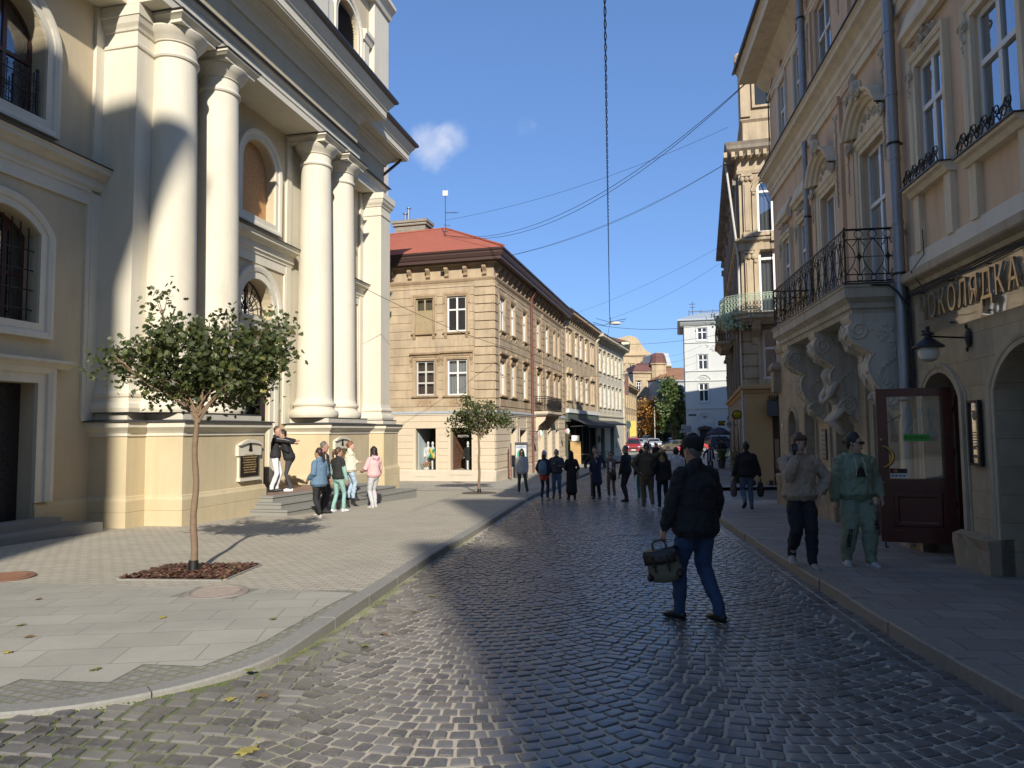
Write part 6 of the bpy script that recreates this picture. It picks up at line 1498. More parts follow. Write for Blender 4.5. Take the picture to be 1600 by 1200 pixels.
# ------------------------------------------------------------------ people
SKIN = simple('skin', (.42, .25, .17), .55, .1, 12, .1); SKIN2 = simple('skin_light', (.55, .35, .26), .55, .1, 12, .1)
HAIRD = simple('dark_hair', (.018, .013, .010), .5, .3, 40, .5); HAIRB = simple('brown_hair', (.075, .04, .022), .5, .3, 40, .5); HAIRF = simple('fair_hair', (.32, .20, .09), .5, .3, 40, .5); HAIRG = simple('grey_hair', (.12, .11, .10), .6, .3, 40, .5)
def ik(a, t, l1, l2, hint):
    a, t = Vector(a), Vector(t); d = t - a; L = min(d.length, (l1 + l2) * .999); d.normalize(); t = a + d * L
    c = (l1 * l1 + L * L - l2 * l2) / (2 * l1 * L); c = max(-1, min(1, c)); h = Vector(hint); h = (h - d * h.dot(d))
    h = h.normalized() if h.length > 1e-6 else Vector((0, 1, 0))
    return a + d * (l1 * c) + h * (l1 * math.sqrt(1 - c * c)), t
def loft(m, rings, seg=14, flat=None):
    """rings: (point, rx, ry[, side vector]); tube of elliptical sections with rounded ends"""
    P = [Vector(r_[0]) for r_ in rings]; out = []; n = len(P)
    def frame(i):
        d = (P[min(i + 1, n - 1)] - P[max(i - 1, 0)]).normalized(); s = Vector(rings[i][3]) if len(rings[i]) > 3 else Vector((1, 0, 0))
        s = s - d * s.dot(d)
        if s.length < .05: s = Vector((0, 1, 0)) - d * d.y
        s.normalize(); return d, s, s.cross(d)
    def ring(c, rx, ry, s, f): return [tuple(c + s * math.cos(2 * math.pi * k / seg) * rx + f * math.sin(2 * math.pi * k / seg) * ry) for k in range(seg)]
    d, s, f = frame(0); r0 = rings[0]; q = min(r0[1], r0[2])
    for t in (() if flat else (.95, .6)): out.append(ring(P[0] - d * q * t * .8, r0[1] * math.sqrt(1 - t * t), r0[2] * math.sqrt(1 - t * t), s, f))
    for i in range(n): d, s, f = frame(i); out.append(ring(P[i], rings[i][1], rings[i][2], s, f))
    d, s, f = frame(n - 1); r1 = rings[-1]; q = min(r1[1], r1[2])
    for t in (.6, .95): out.append(ring(P[-1] + d * q * t * .8, r1[1] * math.sqrt(1 - t * t), r1[2] * math.sqrt(1 - t * t), s, f))
    m.loops(out, True, True)
def remesh(o, vox, sm=2, wr=0, wscale=.09):
    q = o.modifiers.new('Remesh', 'REMESH'); q.mode = 'VOXEL'; q.voxel_size = vox; q.use_smooth_shade = True
    if sm: s = o.modifiers.new('Smooth', 'SMOOTH'); s.iterations = sm; s.factor = .5
    if wr:
        tx = bpy.data.textures.new('folds', 'CLOUDS'); tx.noise_scale = wscale; tx.noise_depth = 3; tx.noise_type = 'HARD_NOISE'
        d = o.modifiers.new('Folds', 'DISPLACE'); d.texture = tx; d.strength = wr; d.mid_level = .22; d.texture_coords = 'LOCAL'
    return o
def V3(*a): return Vector(a)
def person(label, loc, head, h=1.72, top=(.1, .1, .1), bottom=(.05, .05, .06), shoe=(.02, .02, .02), hair='short', hairm=None, hands=None, feet=None, skin=None, fem=False, coat=0, girth=1.0, lean=0, face=None, headturn=0, vox=.018, detail=False, sleeve=1.0, hem=.90, loose=1.0, legloose=1.0, hood=False, glasses=False, collar=True, elbow=None, hip=0, group=None, wr=.012, beard=False, sole=None):
    """hands: dict side -> (x, y, z) target; feet likewise (x, y, z of ankle); head: heading of the body, 0 = away from the viewer; +: turned to the left"""
    k = h / 1.75; skin = skin or SKIN; hairm = hairm or HAIRD
    root = empty('person', loc, R(head), label, 'person', group); root.scale = (k, k, k)
    hands = hands or {}; feet = feet or {}; elbow = elbow or {}
    sw = .165 if fem else .19; g = girth
    lean = Vector((0, lean, 0))
    pel = V3(hip, 0, .95); waist = V3(hip * .5, 0, 1.10) + lean * .3; chest = V3(0, .0, 1.30) + lean * .8; neck = V3(0, -.015, 1.47) + lean; hd = V3(0, .02, 1.62) + lean * 1.15
    J = {}
    for s in (-1, 1):
        sh = V3(s * sw, -.01, 1.405) + lean * .95; tgt = Vector(hands.get(s, (s * (sw + .075), .06, .80)))
        el, wr_ = ik(sh, tgt, .295, .265, elbow.get(s, (s * .5, -1, -.15)))
        hp = V3(s * .09 + hip, 0, .91); ft = Vector(feet.get(s, (s * .11, 0, .085)))
        kn, an = ik(hp, ft, .43, .42, (0, 1, 0)); J[s] = (sh, el, wr_, hp, kn, an)
    # --- body: one continuous surface (head, neck, trunk, arms with fingers, legs)
    m = MB()
    tw = R(headturn); ft_ = Vector((-math.sin(tw), math.cos(tw), 0)); rt = Vector((math.cos(tw), math.sin(tw), 0))
    def H(x, y, z): return hd + rt * x + ft_ * y + V3(0, 0, z)
    loft(m, [(H(0, .055, -.112), .030, .028, rt), (H(0, .035, -.095), .052, .058, rt), (H(0, .014, -.055), .066, .085, rt), (H(0, .0, .0), .074, .098, rt), (H(0, -.008, .05), .076, .100, rt), (H(0, -.008, .09), .064, .085, rt), (H(0, -.008, .118), .038, .05, rt)], 18)
    loft(m, [(H(0, .100, .016), .009, .009, rt), (H(0, .113, -.016), .013, .014, rt), (H(0, .100, -.030), .016, .010, rt)], 8)   # nose
    for s in (-1, 1):
        loft(m, [(H(s * .076, -.005, -.030), .009, .012, ft_), (H(s * .082, -.012, .008), .012, .020, ft_), (H(s * .080, -.014, .022), .010, .015, ft_)], 8)  # ears
        loft(m, [(H(s * .052, .072, .032), .010, .008, rt), (H(s * .018, .090, .030), .010, .008, rt)], 6)                     # brow
    loft(m, [(H(-.02, .092, -.066), .008, .008), (H(.02, .092, -.066), .008, .008)], 6)                                          # lips
    loft(m, [(neck - V3(0, 0, .07), .062, .062), (neck, .054, .058), ((neck + hd) / 2 + V3(0, .0, .0), .052, .056), (hd - V3(0, .005, .06), .052, .056)], 12)
    loft(m, [(pel - V3(0, 0, .06), .13 * g, .09 * g), (pel + V3(0, 0, .04), .14 * g, .10 * g), (waist, .125 * g, .088 * g), (chest, .145 * g, .10 * g), (chest + V3(0, 0, .10), .14, .085), (neck - V3(0, 0, .05), .07, .06)], 16)
    for s in (-1, 1):
        sh, el, wr_, hp, kn, an = J[s]
        loft(m, [(sh - V3(s * .05, 0, .02), .045, .045), (sh - V3(0, 0, .01), .042, .044), ((sh + el) / 2, .042, .044), (el, .036, .038), ((el + wr_) / 2, .034, .034), (wr_, .024, .028)], 10)
        q = min(1, .86 * legloose); loft(m, [(hp, .07 * q, .075 * q), ((hp + kn) / 2, .064 * q, .068 * q), (kn, .047 * q, .049 * q), ((kn * .6 + an * .4) + V3(0, -.012, 0), .046 * q, .049 * q), (an, .035, .04), (an + V3(0, .04, -.035), .035, .035)], 10)
        hand(m, wr_, (wr_ - el).normalized(), s, detail, hands.get(('grip', s), False))
    o = m.build('body', skin, root, recalc=False); remesh(o, min(vox, .012) if detail else .014, 1)
    # --- trousers
    m = MB(); L = legloose
    loft(m, [(pel + V3(0, 0, .075), .140 * g, .104 * g), (pel - V3(0, 0, -.01), .152 * g, .118 * g), (pel - V3(0, 0, .07), .148 * g, .12 * g)], 16)
    for s in (-1, 1):
        sh, el, wr_, hp, kn, an = J[s]; lowk = 1 if L <= 1.25 else L * .85
        loft(m, [(hp + V3(-s * .01, -.0, .02), .084 * g, .10 * g), ((hp * .55 + kn * .45), .078 * L * min(g, 1.08), .084 * L), (kn, .060 * L, .066 * L), (kn * .5 + an * .5 + V3(0, -.012, 0), .058 * L, .063 * L), (an + V3(0, -.004, .07), .050 * lowk, .058 * lowk), (an + V3(0, .0, .0), .050 * lowk, .060 * lowk)], 12)
    tr = m.build('trousers', cloth(bottom), root, recalc=False); remesh(tr, vox, 2, wr, .11)
    # --- shoes
    for s in (-1, 1):
        sh, el, wr_, hp, kn, an = J[s]; d = Vector((0, 1, 0)) if an.z < .16 else Vector((0, .82, -.57))
        up = Vector((0, 0, 1)) if an.z < .16 else Vector((0, .57, .82))
        yw = Vector((s * .18, 0, 0))
        m = MB(); P = lambda f, u: an + (d + yw * (f > .05)) .normalized() * f + up * u
        loft(m, [(P(-.055, -.035), .036, .042), (P(0, -.025), .040, .052), (P(.06, -.040), .044, .042), (P(.12, -.052), .046, .030), (P(.165, -.058), .036, .022)], 12)
        sho = m.build('shoe', cloth(shoe, .5, .1), root, recalc=False); remesh(sho, .012, 1)
        m = MB(); loft(m, [(P(-.075, -.072), .034, .011), (P(0, -.074), .040, .012), (P(.10, -.074), .049, .012), (P(.175, -.072), .034, .010)], 12); m.build('sole', cloth(sole or (mul(shoe, .6) if max(shoe) < .2 else (.6, .6, .58)), .7, .05), sho, recalc=False)
    # --- top
    m = MB(); b = .018 * loose; hz = hem
    if coat:
        loft(m, [(V3(hip, 0, coat), .21 * g, .16 * g), (V3(hip, 0, (coat + .9) / 2), .19 * g, .15 * g), (pel, .165 * g + b, .125 * g + b), (waist, .135 * g + b, .105 * g + b), (chest, .158 * g + b, .115 * g + b), (chest + V3(0, -.005, .09), .155 + b, .095 + b), (neck - V3(0, 0, .035), .085, .07)], 20)
    else:
        loft(m, [(V3(hip, 0, hz - .02), .132 * g + b, .10 * g + b), (V3(hip, 0, hz), .144 * g + b, .110 * g + b), (V3(hip * .8, 0, hz + .05), .154 * g + b * 1.7, .118 * g + b * 1.7), (waist, .132 * g + b * 1.4, .104 * g + b * 1.4), (chest, .156 * g + b, .114 * g + b), (chest + V3(0, -.005, .09), .155 + b * .6, .095 + b * .6), (neck - V3(0, 0, .035), .085, .07)], 20, True)
    loft(m, [(J[-1][0] + V3(.015, 0, .008), .066, .070), (J[-1][0] * .5 + V3(0, -.005, .715) + lean * .45, .075, .078), (J[1][0] * .5 + V3(0, -.005, .715) + lean * .45, .075, .078), (J[1][0] + V3(-.015, 0, .008), .066, .070)], 12)
    if collar: loft(m, [(neck - V3(0, -.005, .05), .088, .075), (neck + V3(0, 0, .0), .070, .070), (neck + V3(0, -.004, .035), .066, .067)], 14)
    if hood: loft(m, [(neck + V3(-.10, -.02, -.03), .035, .04), (neck + V3(-.075, -.10, -.01), .045, .055), (neck + V3(0, -.135, -.04), .05, .075), (neck + V3(.075, -.10, -.01), .045, .055), (neck + V3(.10, -.02, -.03), .035, .04)], 10)
    e = .007 * (loose - 1)
    for s in (-1, 1):
        sh, el, wr_, hp, kn, an = J[s]; cu = el + (wr_ - el) * (.97 * sleeve if sleeve < 1 else .97)
        loft(m, [(sh - V3(s * .07, 0, .01), .068 + e, .078 + e), (sh + V3(s * .01, 0, -.005), .066 + e, .072 + e), ((sh + el) / 2, .058 + e * 1.6, .062 + e * 1.6), (el, .054 + e * 2, .056 + e * 2), ((el + wr_) / 2, .050 + e * 2, .050 + e * 2), (el + (cu - el) * .88, .044 + e * 1.6, .046 + e * 1.6), (cu, .036, .039)], 12)
    tp = m.build('coat' if coat else 'jacket', cloth(top), root, recalc=False); remesh(tp, vox, 2, wr * 1.3, .10)
    # --- hair and head wear
    m = MB()
    if hair in ('short', 'crop', 'bob', 'long', 'pony', 'bun', 'fringe'):
        e_ = .004 if hair == 'crop' else .014
        loft(m, [(H(0, -.065, -.045 if hair != 'crop' else -.02), .045 + e_, .030 + e_, rt), (H(0, -.045, .01), .074 + e_, .062 + e_, rt), (H(0, -.022, .055), .077 + e_, .088 + e_, rt), (H(0, -.012, .092), .066 + e_, .082 + e_, rt), (H(0, -.012, .122), .040 + e_, .05 + e_, rt)], 16)
        if hair == 'fringe':
            for x in (-.055, -.03, 0, .03, .055): loft(m, [(H(x, .05, .11), .02, .02), (H(x * 1.1, .093, .075), .018, .012), (H(x * 1.15, .098, .045), .012, .007)], 8)
            for s in (-1, 1): loft(m, [(H(s * .07, .03, .07), .015, .03), (H(s * .082, .02, .01), .012, .03), (H(s * .08, .0, -.04), .01, .02)], 8)
        if hair in ('bob', 'long'):
            zb = -.14 if hair == 'bob' else -.33
            loft(m, [(H(0, -.05, .06), .075, .05, rt), (H(0, -.07, -.02), .085, .045, rt), (H(0, -.085, -.10), .088, .042, rt), (H(0, -.10, zb), .07, .028, rt)], 14)
            for s in (-1, 1): loft(m, [(H(s * .06, .03, .08), .025, .04, rt), (H(s * .083, .0, .0), .020, .045, rt), (H(s * .088, .005, -.08), .022, .04, rt), (H(s * .085, .02, zb * .9), .015, .025, rt)], 10)
        if hair == 'pony':
            loft(m, [(H(0, -.11, .05), .03, .03), (H(0, -.15, .02), .035, .035), (H(0, -.155, -.08), .032, .032), (H(0, -.13, -.22), .018, .018)], 10)
        if hair == 'bun': m.ball(tuple(H(0, -.125, .03)), .038, .036, .038, 10, 8)
        ho = m.build('hair', hairm, root, recalc=False); remesh(ho, .012, 2, .01, .02)
    elif hair == 'scarf':
        loft(m, [(H(0, -.02, -.28), .15, .10, rt), (H(0, -.03, -.16), .10, .09, rt), (H(0, -.02, -.06), .088, .10, rt), (H(0, -.018, .02), .088, .104, rt), (H(0, -.012, .08), .078, .098, rt), (H(0, -.01, .125), .045, .055, rt)], 16)
        ho = m.build('headscarf', hairm, root, recalc=False); remesh(ho, .012, 2, .008, .05)
    elif hair == 'beanie':
        loft(m, [(H(0, -.012, .035), .084, .106, rt), (H(0, -.018, .085), .082, .102, rt), (H(0, -.03, .13), .062, .075, rt), (H(0, -.04, .165), .03, .035, rt)], 16)
        ho = m.build('beanie', hairm, root, recalc=False); remesh(ho, .012, 2)
        m = MB(); loft(m, [(H(0, -.06, .03), .075, .04, rt), (H(0, -.075, -.05), .075, .04, rt), (H(0, -.08, -.16), .06, .03, rt)], 12); remesh(m.build('hair', HAIRB, root, recalc=False), .013, 2)
    elif hair == 'cap':
        loft(m, [(H(0, -.05, .0), .072, .056, rt), (H(0, -.03, -.015), .060, .05, rt)], 12); loft(m, [(H(0, -.062, -.05), .05, .026, rt), (H(0, -.045, .0), .080, .063, rt), (H(0, -.02, .05), .08, .09, rt)], 14)
        ho = m.build('hair', hairm, root, recalc=False); remesh(ho, .011, 2, .004, .02)
        m = MB(); loft(m, [(H(0, -.012, .030), .087, .112, rt), (H(0, -.010, .062), .096, .120, rt), (H(0, -.006, .092), .098, .122, rt), (H(0, -.002, .118), .088, .108, rt), (H(0, 0, .130), .05, .065, rt)], 20)
        loft(m, [(H(0, .07, .045), .07, .018, rt), (H(0, .12, .042), .062, .012, rt), (H(0, .155, .034), .038, .009, rt)], 12)
        ho = m.build('cap', cloth((.008, .008, .009)), root, recalc=False); remesh(ho, .010, 2, .004, .05)
    # --- face details
    if face or glasses:
        m = MB()
        for s in (-1, 1):
            if glasses: m.ball(tuple(H(s * .034, .094, .010)), .030, .012, .022, 10, 6)
            else: m.ball(tuple(H(s * .031, .086, .012)), .012, .008, .007, 8, 5)
        if glasses:
            m.tube([tuple(H(-.03, .102, .016)), tuple(H(.03, .102, .016))], .004, 5)
            for s in (-1, 1): m.tube([tuple(H(s * .06, .088, .016)), tuple(H(s * .078, .0, .014))], .004, 5)
        m.build('sunglasses' if glasses else 'eyes', M['black'], root, recalc=False)
        m = MB(); m.ball(tuple(H(0, .0985, -.064)), .022, .006, .0045, 10, 4); m.build('mouth', simple('lips', (.22, .09, .075), .5), root, recalc=False)
        if beard:
            m = MB(); loft(m, [(H(0, .055, -.118), .032, .028, rt), (H(0, .045, -.095), .052, .055, rt), (H(0, .03, -.07), .060, .064, rt)], 12); m.build('beard', HAIRD, root, recalc=False)
    return root, J, H
def hand(m, w, d, s, detail, grip):
    side = Vector((0, 1, 0)) - d * d.y
    if side.length < .2: side = Vector((0, 0, 1)) - d * d.z
    side.normalize(); nrm = d.cross(side) * s      # palm normal towards the body side
    if grip: nrm = nrm
    loft(m, [(w, .026, .020, side), (w + d * .03, .034, .018, side), (w + d * .075, .040, .017, side)], 10)
    for i, (o, L) in enumerate(((.030, .072), (.010, .080), (-.010, .075), (-.030, .058))):
        b = w + d * .080 + side * o; c = .35 if not grip else 1.25; q1 = b + (d * math.cos(c * .5) + nrm * -math.sin(c * .5)) * L * .45
        q2 = q1 + (d * math.cos(c * 1.1) - nrm * math.sin(c * 1.1)) * L * .33; q3 = q2 + (d * math.cos(c * 1.7) - nrm * math.sin(c * 1.7)) * L * .25
        r_ = .0095 if detail else .0105
        loft(m, [(b, r_, r_), (q1, r_ * .95, r_ * .95), (q2, r_ * .9, r_ * .9), (q3, r_ * .75, r_ * .75)], 8)
    b = w + d * .025 + side * .028
    loft(m, [(b, .013, .013), (b + d * .03 + side * .022 - nrm * .012, .012, .012), (b + d * .062 + side * .026 - nrm * .024, .009, .009)], 8)
def tagobj(name, mb, mat, label, cat, loc=None, rot=0, group=None, vox=0, wr=0):
    o = mb.build(name, mat); tag(o, label, cat, group)
    if loc is not None: o.location = loc; o.rotation_euler = (0, 0, rot)
    if vox: remesh(o, vox, 2, wr)
    return o
def at_(root, p):
    k = root.scale[0]; a = root.rotation_euler[2]; p = Vector(p) * k
    return Vector(root.location) + Vector((p.x * math.cos(a) - p.y * math.sin(a), p.x * math.sin(a) + p.y * math.cos(a), p.z))
def strip_on(root, name, pts, w, mat, r_=.006):
    m = MB(); loft(m, [(p, w, r_) for p in pts], 8); return m.build(name, mat, root, recalc=False)
W_ = (.70, .70, .69)
PV = lambda x, y, d=KH: (x, y, gz(y) + d)
CG = 'visitors gathered by the church steps'; SG = 'people standing in the street'
# 1-2 embracing couple on the landing
p, J, H = person('man in black track jacket and white trousers hugging a woman', (-6.60, 19.85, .086), -84, 1.80, (.022, .022, .024), (.72, .72, .72), (.03, .03, .03), 'crop', HAIRB, {-1: (-.10, .52, 1.36), 1: (.10, .50, 1.30)}, {-1: (-.10, .02, .085), 1: (.11, -.06, .085)}, group=CG, elbow={-1: (-1, .2, .2), 1: (1, .2, .2)}, lean=.02, headturn=-10)
for s in (-1, 1): strip_on(p, 'white_sleeve_stripe', [J[s][0] + V3(s * .03, .01, .055), (J[s][0] + J[s][1]) / 2 + V3(s * .052, 0, .03), J[s][1] + V3(s * .045, 0, .035), J[s][2] * .8 + J[s][1] * .2 + V3(s * .03, 0, .03)], .016, cloth(W_))
p, J, H = person('woman in black puffer jacket and grey leggings held by the man in white trousers', (-6.23, 19.93, .086), 96, 1.70, (.016, .016, .018), (.05, .052, .056), (.68, .68, .68), 'short', HAIRD, {-1: (-.12, .22, 1.28), 1: (.12, .22, 1.28)}, {-1: (-.10, -.05, .085), 1: (.09, .03, .085)}, fem=True, lean=.16, group=CG, headturn=30, loose=1.7, legloose=.85, wr=.02)
# 3 man in black behind denim
p, J, H = person('man in black jacket with white shoulder flashes behind the woman in denim', PV(-4.93, 18.6), -52, 1.84, (.016, .016, .018), (.025, .025, .027), (.02, .02, .02), 'crop', HAIRG, {-1: (-.27, .04, .84), 1: (.25, .05, .82)}, group=CG, girth=1.08, headturn=-14)
for s in (-1, 1): strip_on(p, 'white_flash', [J[s][0] + V3(s * .045, -.045, .045), J[s][0] * .65 + J[s][1] * .35 + V3(s * .045, -.045, .02)], .03, cloth(W_))
hp = at_(p, J[-1][2]); m = MB(); loft(m, [((0, 0, -.02), .10, .07), ((0, 0, -.14), .15, .10), ((0, 0, -.26), .13, .09)], 14); bg = tagobj('bag', m, cloth((.012, .012, .012)), 'black rounded bag hanging from the hand of the man in black', 'bag', hp + Vector((0, 0, -.10)), 0, None, .015, .02)
m = MB(); m.tube([(-.06, 0, -.02), (-.05, 0, .09), (.05, 0, .09), (.06, 0, -.02)], .012, 6); m.build('handle', M['black'], bg)
# 4 denim
p, J, H = person('woman in blue denim jacket, black trousers and dark ponytail, nearest of the church group', PV(-4.72, 17.4), 62, 1.66, (.11, .185, .27), (.018, .018, .02), (.66, .60, .52), 'pony', simple('dark_brown_hair', (.04, .02, .014), .5), {-1: (-.20, .16, .98), 1: (.17, .12, .93)}, {-1: (-.10, -.12, .085), 1: (.11, .14, .085)}, fem=True, girth=1.1, hem=.80, loose=2.4, group=CG, headturn=16, wr=.022, legloose=1.05, face=True)
m = MB(); m.ball(tuple(H(0, -.135, .055)), .03, .022, .03); m.build('hair_tie', simple('pink_tie', (.8, .05, .25)), p)
# 5 mint
p, J, H = person('woman in black vest with mint sleeves and mint leggings behind the denim jacket', PV(-4.62, 18.9), -28, 1.68, (.02, .02, .02), (.25, .43, .38), (.72, .70, .72), 'pony', HAIRB, {-1: (-.22, .1, .92), 1: (.24, .08, .86)}, {-1: (-.08, -.10, .085), 1: (.12, .10, .085)}, fem=True, legloose=.92, group=CG, headturn=-35)
for s in (-1, 1):
    m = MB(); sh, el, wr_ = J[s][:3]; loft(m, [(sh * .7 + el * .3, .062, .064), (el, .060, .062), ((el + wr_) / 2, .055, .055), (wr_, .042, .044)], 10); remesh(m.build('mint_sleeve', cloth((.27, .45, .40)), p, recalc=False), .015, 1)
# 6 cream cardigan on step
p, J, H = person('woman in cream knitted cardigan and pale jeans with arms crossed, standing on the steps', (-4.66, 20.45, -.22), -62, 1.66, (.70, .64, .49), (.36, .46, .56), (.02, .02, .02), 'bun', simple('auburn_hair', (.20, .08, .035), .5), {-1: (.12, .22, 1.14), 1: (-.10, .20, 1.10)}, {-1: (-.09, -.02, .085), 1: (.09, .08, .085)}, fem=True, hem=.86, loose=2.6, group=CG, headturn=-24, wr=.035, legloose=1.05, skin=SKIN2)
m = MB(); loft(m, [((0, -.20, 0), .05, .09), ((0, 0, -.03), .07, .14), ((0, .17, .02), .05, .09)], 12); bg = tagobj('bag', m, cloth((.36, .15, .055), .5), 'tan leather shoulder bag on the woman in the cream cardigan', 'bag', at_(p, (-.20, -.08, 1.0)), p.rotation_euler[2], None, .015, .01)
m = MB(); m.tube([(0, -.16, .05), (.05, -.05, .36), (.10, .04, .42), (.06, .12, .2), (0, .15, .05)], .012, 6); m.build('strap', cloth((.36, .15, .055), .5), bg)
# 7 pink hoodie
p, J, H = person('woman with long black hair in pink hoodie and light grey joggers, right of the steps', PV(-3.92, 20.15), 48, 1.70, (.70, .42, .42), (.48, .48, .49), (.55, .50, .46), 'long', HAIRD, {-1: (-.22, .26, 1.05), 1: (.20, .1, .88)}, {-1: (-.10, -.06, .085), 1: (.10, .07, .085)}, fem=True, loose=2.0, hood=True, group=CG, girth=1.05, wr=.02, legloose=1.08, headturn=10)
m = MB(); sh, el, wr_, hp, kn, an = J[1]; a = kn * .62 + an * .38; text('leg_print', 'PUMA', .085, simple('pink_print', (.85, .07, .22)), p, tuple(a + V3(.062, -.035, 0)), (R(90), R(90) * -1, R(70)), .002, sx=1.1)
m = MB(); m.tube([tuple(V3(-.10, -.10, 1.42)), tuple(V3(.05, -.155, 1.2)), tuple(V3(.20, -.10, .98))], .012, 5); m.build('bag_strap', M['black'], p)
# street group
p, J, H = person('woman in pale grey jacket and olive trousers standing on the left pavement', PV(.33, 25.75), 178, 1.60, (.50, .48, .46), (.06, .075, .04), (.5, .5, .48), 'long', HAIRD, {-1: (-.19, .10, .86), 1: (.19, .10, .86)}, {-1: (-.20, .0, .085), 1: (.13, .02, .085)}, fem=True, loose=2.6, hem=.80, face=True, glasses=True, group=SG)
p, J, H = person('person in pale knitted hat with blue backpack and red patterned jacket hem', PV(1.07, 24.2, .01), -20, 1.62, (.028, .03, .045), (.02, .022, .03), (.6, .6, .6), 'beanie', cloth((.40, .38, .42)), {-1: (-.22, .1, .95), 1: (.16, .2, 1.0)}, fem=True, loose=2.2, group=SG, headturn=-25)
m = MB(); loft(m, [((0, 0, .80), .185, .145), ((0, 0, .88), .190, .150)], 18); m.build('patterned_hem', cloth((.42, .05, .03)), p, recalc=False)
m = MB(); loft(m, [(V3(-.13, .06, 1.43), .03, .03), (V3(0, .10, 1.40), .03, .04), (V3(.13, .06, 1.43), .03, .03)], 8); m.build('red_collar', cloth((.42, .05, .03)), p, recalc=False)
m = MB(); loft(m, [((0, 0, -.20), .14, .07), ((0, -.02, -.08), .15, .10), ((0, -.02, .10), .14, .09), ((0, 0, .19), .10, .06)], 14); bg = tagobj('backpack', m, cloth((.12, .19, .25)), 'grey blue backpack worn by the person in the pale knitted hat', 'backpack', at_(p, (0, -.21, 1.17)), p.rotation_euler[2], None, .016, .012)
m = MB(); m.ball((0, -.10, -.08), .10, .03, .08); m.build('pocket', cloth((.10, .16, .22)), bg)
p, J, H = person('grey haired man in dark patterned sweater and blue jeans facing the viewer', PV(1.53, 25.0, .01), 172, 1.68, (.055, .06, .065), (.07, .12, .20), (.02, .02, .02), 'crop', HAIRG, {-1: (-.16, .26, 1.16), 1: (.22, .10, .90)}, face=True, loose=1.9, girth=1.1, group=SG, legloose=1.15)
m = MB(); [m.ball(tuple(q_), .028, .014, .03, 8, 5) for q_ in (V3(.08, .15, 1.25), V3(-.02, .155, 1.05), V3(-.08, .15, 1.0))]; m.build('pale_motif', cloth((.4, .4, .4)), p)
p, J, H = person('woman in long black coat and black headscarf seen from behind', PV(1.97, 24.05, .01), 4, 1.62, (.010, .010, .011), (.012, .012, .012), (.015, .015, .015), 'scarf', cloth((.010, .010, .011)), {-1: (-.14, .18, 1.06), 1: (.18, .12, 1.0)}, fem=True, coat=.28, group=SG)
m = MB(); loft(m, [((0, 0, -.14), .035, .12), ((0, 0, .04), .04, .14), ((0, 0, .10), .03, .12)], 10); bg = tagobj('bag', m, cloth((.40, .35, .27)), 'beige shoulder bag of the woman in the long black coat', 'bag', at_(p, (.24, .0, .92)), p.rotation_euler[2], None, .015)
m = MB(); m.tube([(0, -.08, .08), (-.06, -.02, .50), (0, .08, .08)], .012, 6); m.build('strap', cloth((.40, .35, .27)), bg)
p, J, H = person('person in long navy coat holding a hand to the face', PV(2.85, 24.3, .01), 160, 1.55, (.016, .022, .05), (.015, .015, .018), (.02, .02, .02), 'crop', HAIRB, {-1: (-.05, .20, 1.48), 1: (.18, .16, 1.0)}, coat=.62, girth=1.05, face=True, group=SG)
p, J, H = person('dark haired man in black jacket behind the person in the navy coat', PV(2.98, 25.9, .01), 175, 1.76, (.025, .026, .028), (.045, .05, .035), (.02, .02, .02), 'short', HAIRD, {-1: (-.34, .10, 1.0), 1: (.34, .08, 1.0)}, girth=1.1, face=True, group=SG, loose=1.8)
p, J, H = person('woman in brown jacket and tan trousers with white shirt and sunglasses, arms folded', PV(3.42, 24.8, .01), 158, 1.58, (.16, .105, .065), (.185, .125, .075), (.6, .58, .55), 'short', HAIRD, {-1: (.10, .20, 1.14), 1: (-.12, .19, 1.10)}, fem=True, face=True, glasses=True, group=SG)
strip_on(p, 'white_shirt', [V3(0, .135, 1.02), V3(0, .135, 1.2), V3(0, .11, 1.36)], .05, cloth(W_), .02)
m = MB(); loft(m, [((0, 0, -.10), .10, .05), ((0, 0, .06), .10, .05)], 10); bg = tagobj('bag', m, cloth((.012, .012, .012)), 'small black bag worn in front of the tan trousers', 'bag', at_(p, (-.13, .19, .82)), p.rotation_euler[2], None, .015)
m = MB(); m.tube([(-.08, -.01, .08), (-.04, -.05, .4), (.12, -.1, .56)], .010, 5); m.build('strap', M['black'], bg)
p, J, H = person('bald man in black jacket and dark trousers standing sideways on the setts', PV(3.64, 22.95, .01), 52, 1.78, (.014, .014, .016), (.018, .02, .026), (.025, .025, .025), 'crop', HAIRG, {-1: (-.22, .12, .84), 1: (.2, .16, .86)}, {-1: (-.07, -.02, .085), 1: (.10, .06, .085)}, girth=1.18, group=SG, skin=SKIN)
p, J, H = person('man in olive jacket and brown trousers with his arm round the blonde woman', PV(3.72, 19.85, .01), -6, 1.84, (.085, .07, .038), (.12, .09, .055), (.45, .43, .40), 'crop', HAIRB, {1: (.52, .02, 1.33), -1: (-.20, -.12, 1.0)}, {-1: (-.10, .0, .085), 1: (.12, -.16, .16)}, girth=1.2, loose=1.8, elbow={1: (.1, -.6, .6), -1: (-1, -.2, 0)}, legloose=1.12)
strip_on(p, 'grey_belt', [V3(-.19, -.10, 1.03), V3(0, -.165, 1.0), V3(.19, -.10, 1.03)], .015, cloth((.05, .05, .055)), .045)
p, J, H = person('blonde woman in black jacket and black trousers walking away beside the olive jacket', PV(4.14, 19.8, .01), -4, 1.66, (.014, .014, .016), (.014, .014, .016), (.45, .45, .45), 'long', HAIRF, {-1: (-.16, -.10, 1.05), 1: (.24, .03, .85)}, {-1: (-.09, .05, .085), 1: (.10, -.18, .17)}, fem=True, legloose=1.0, hem=.84, loose=1.8)
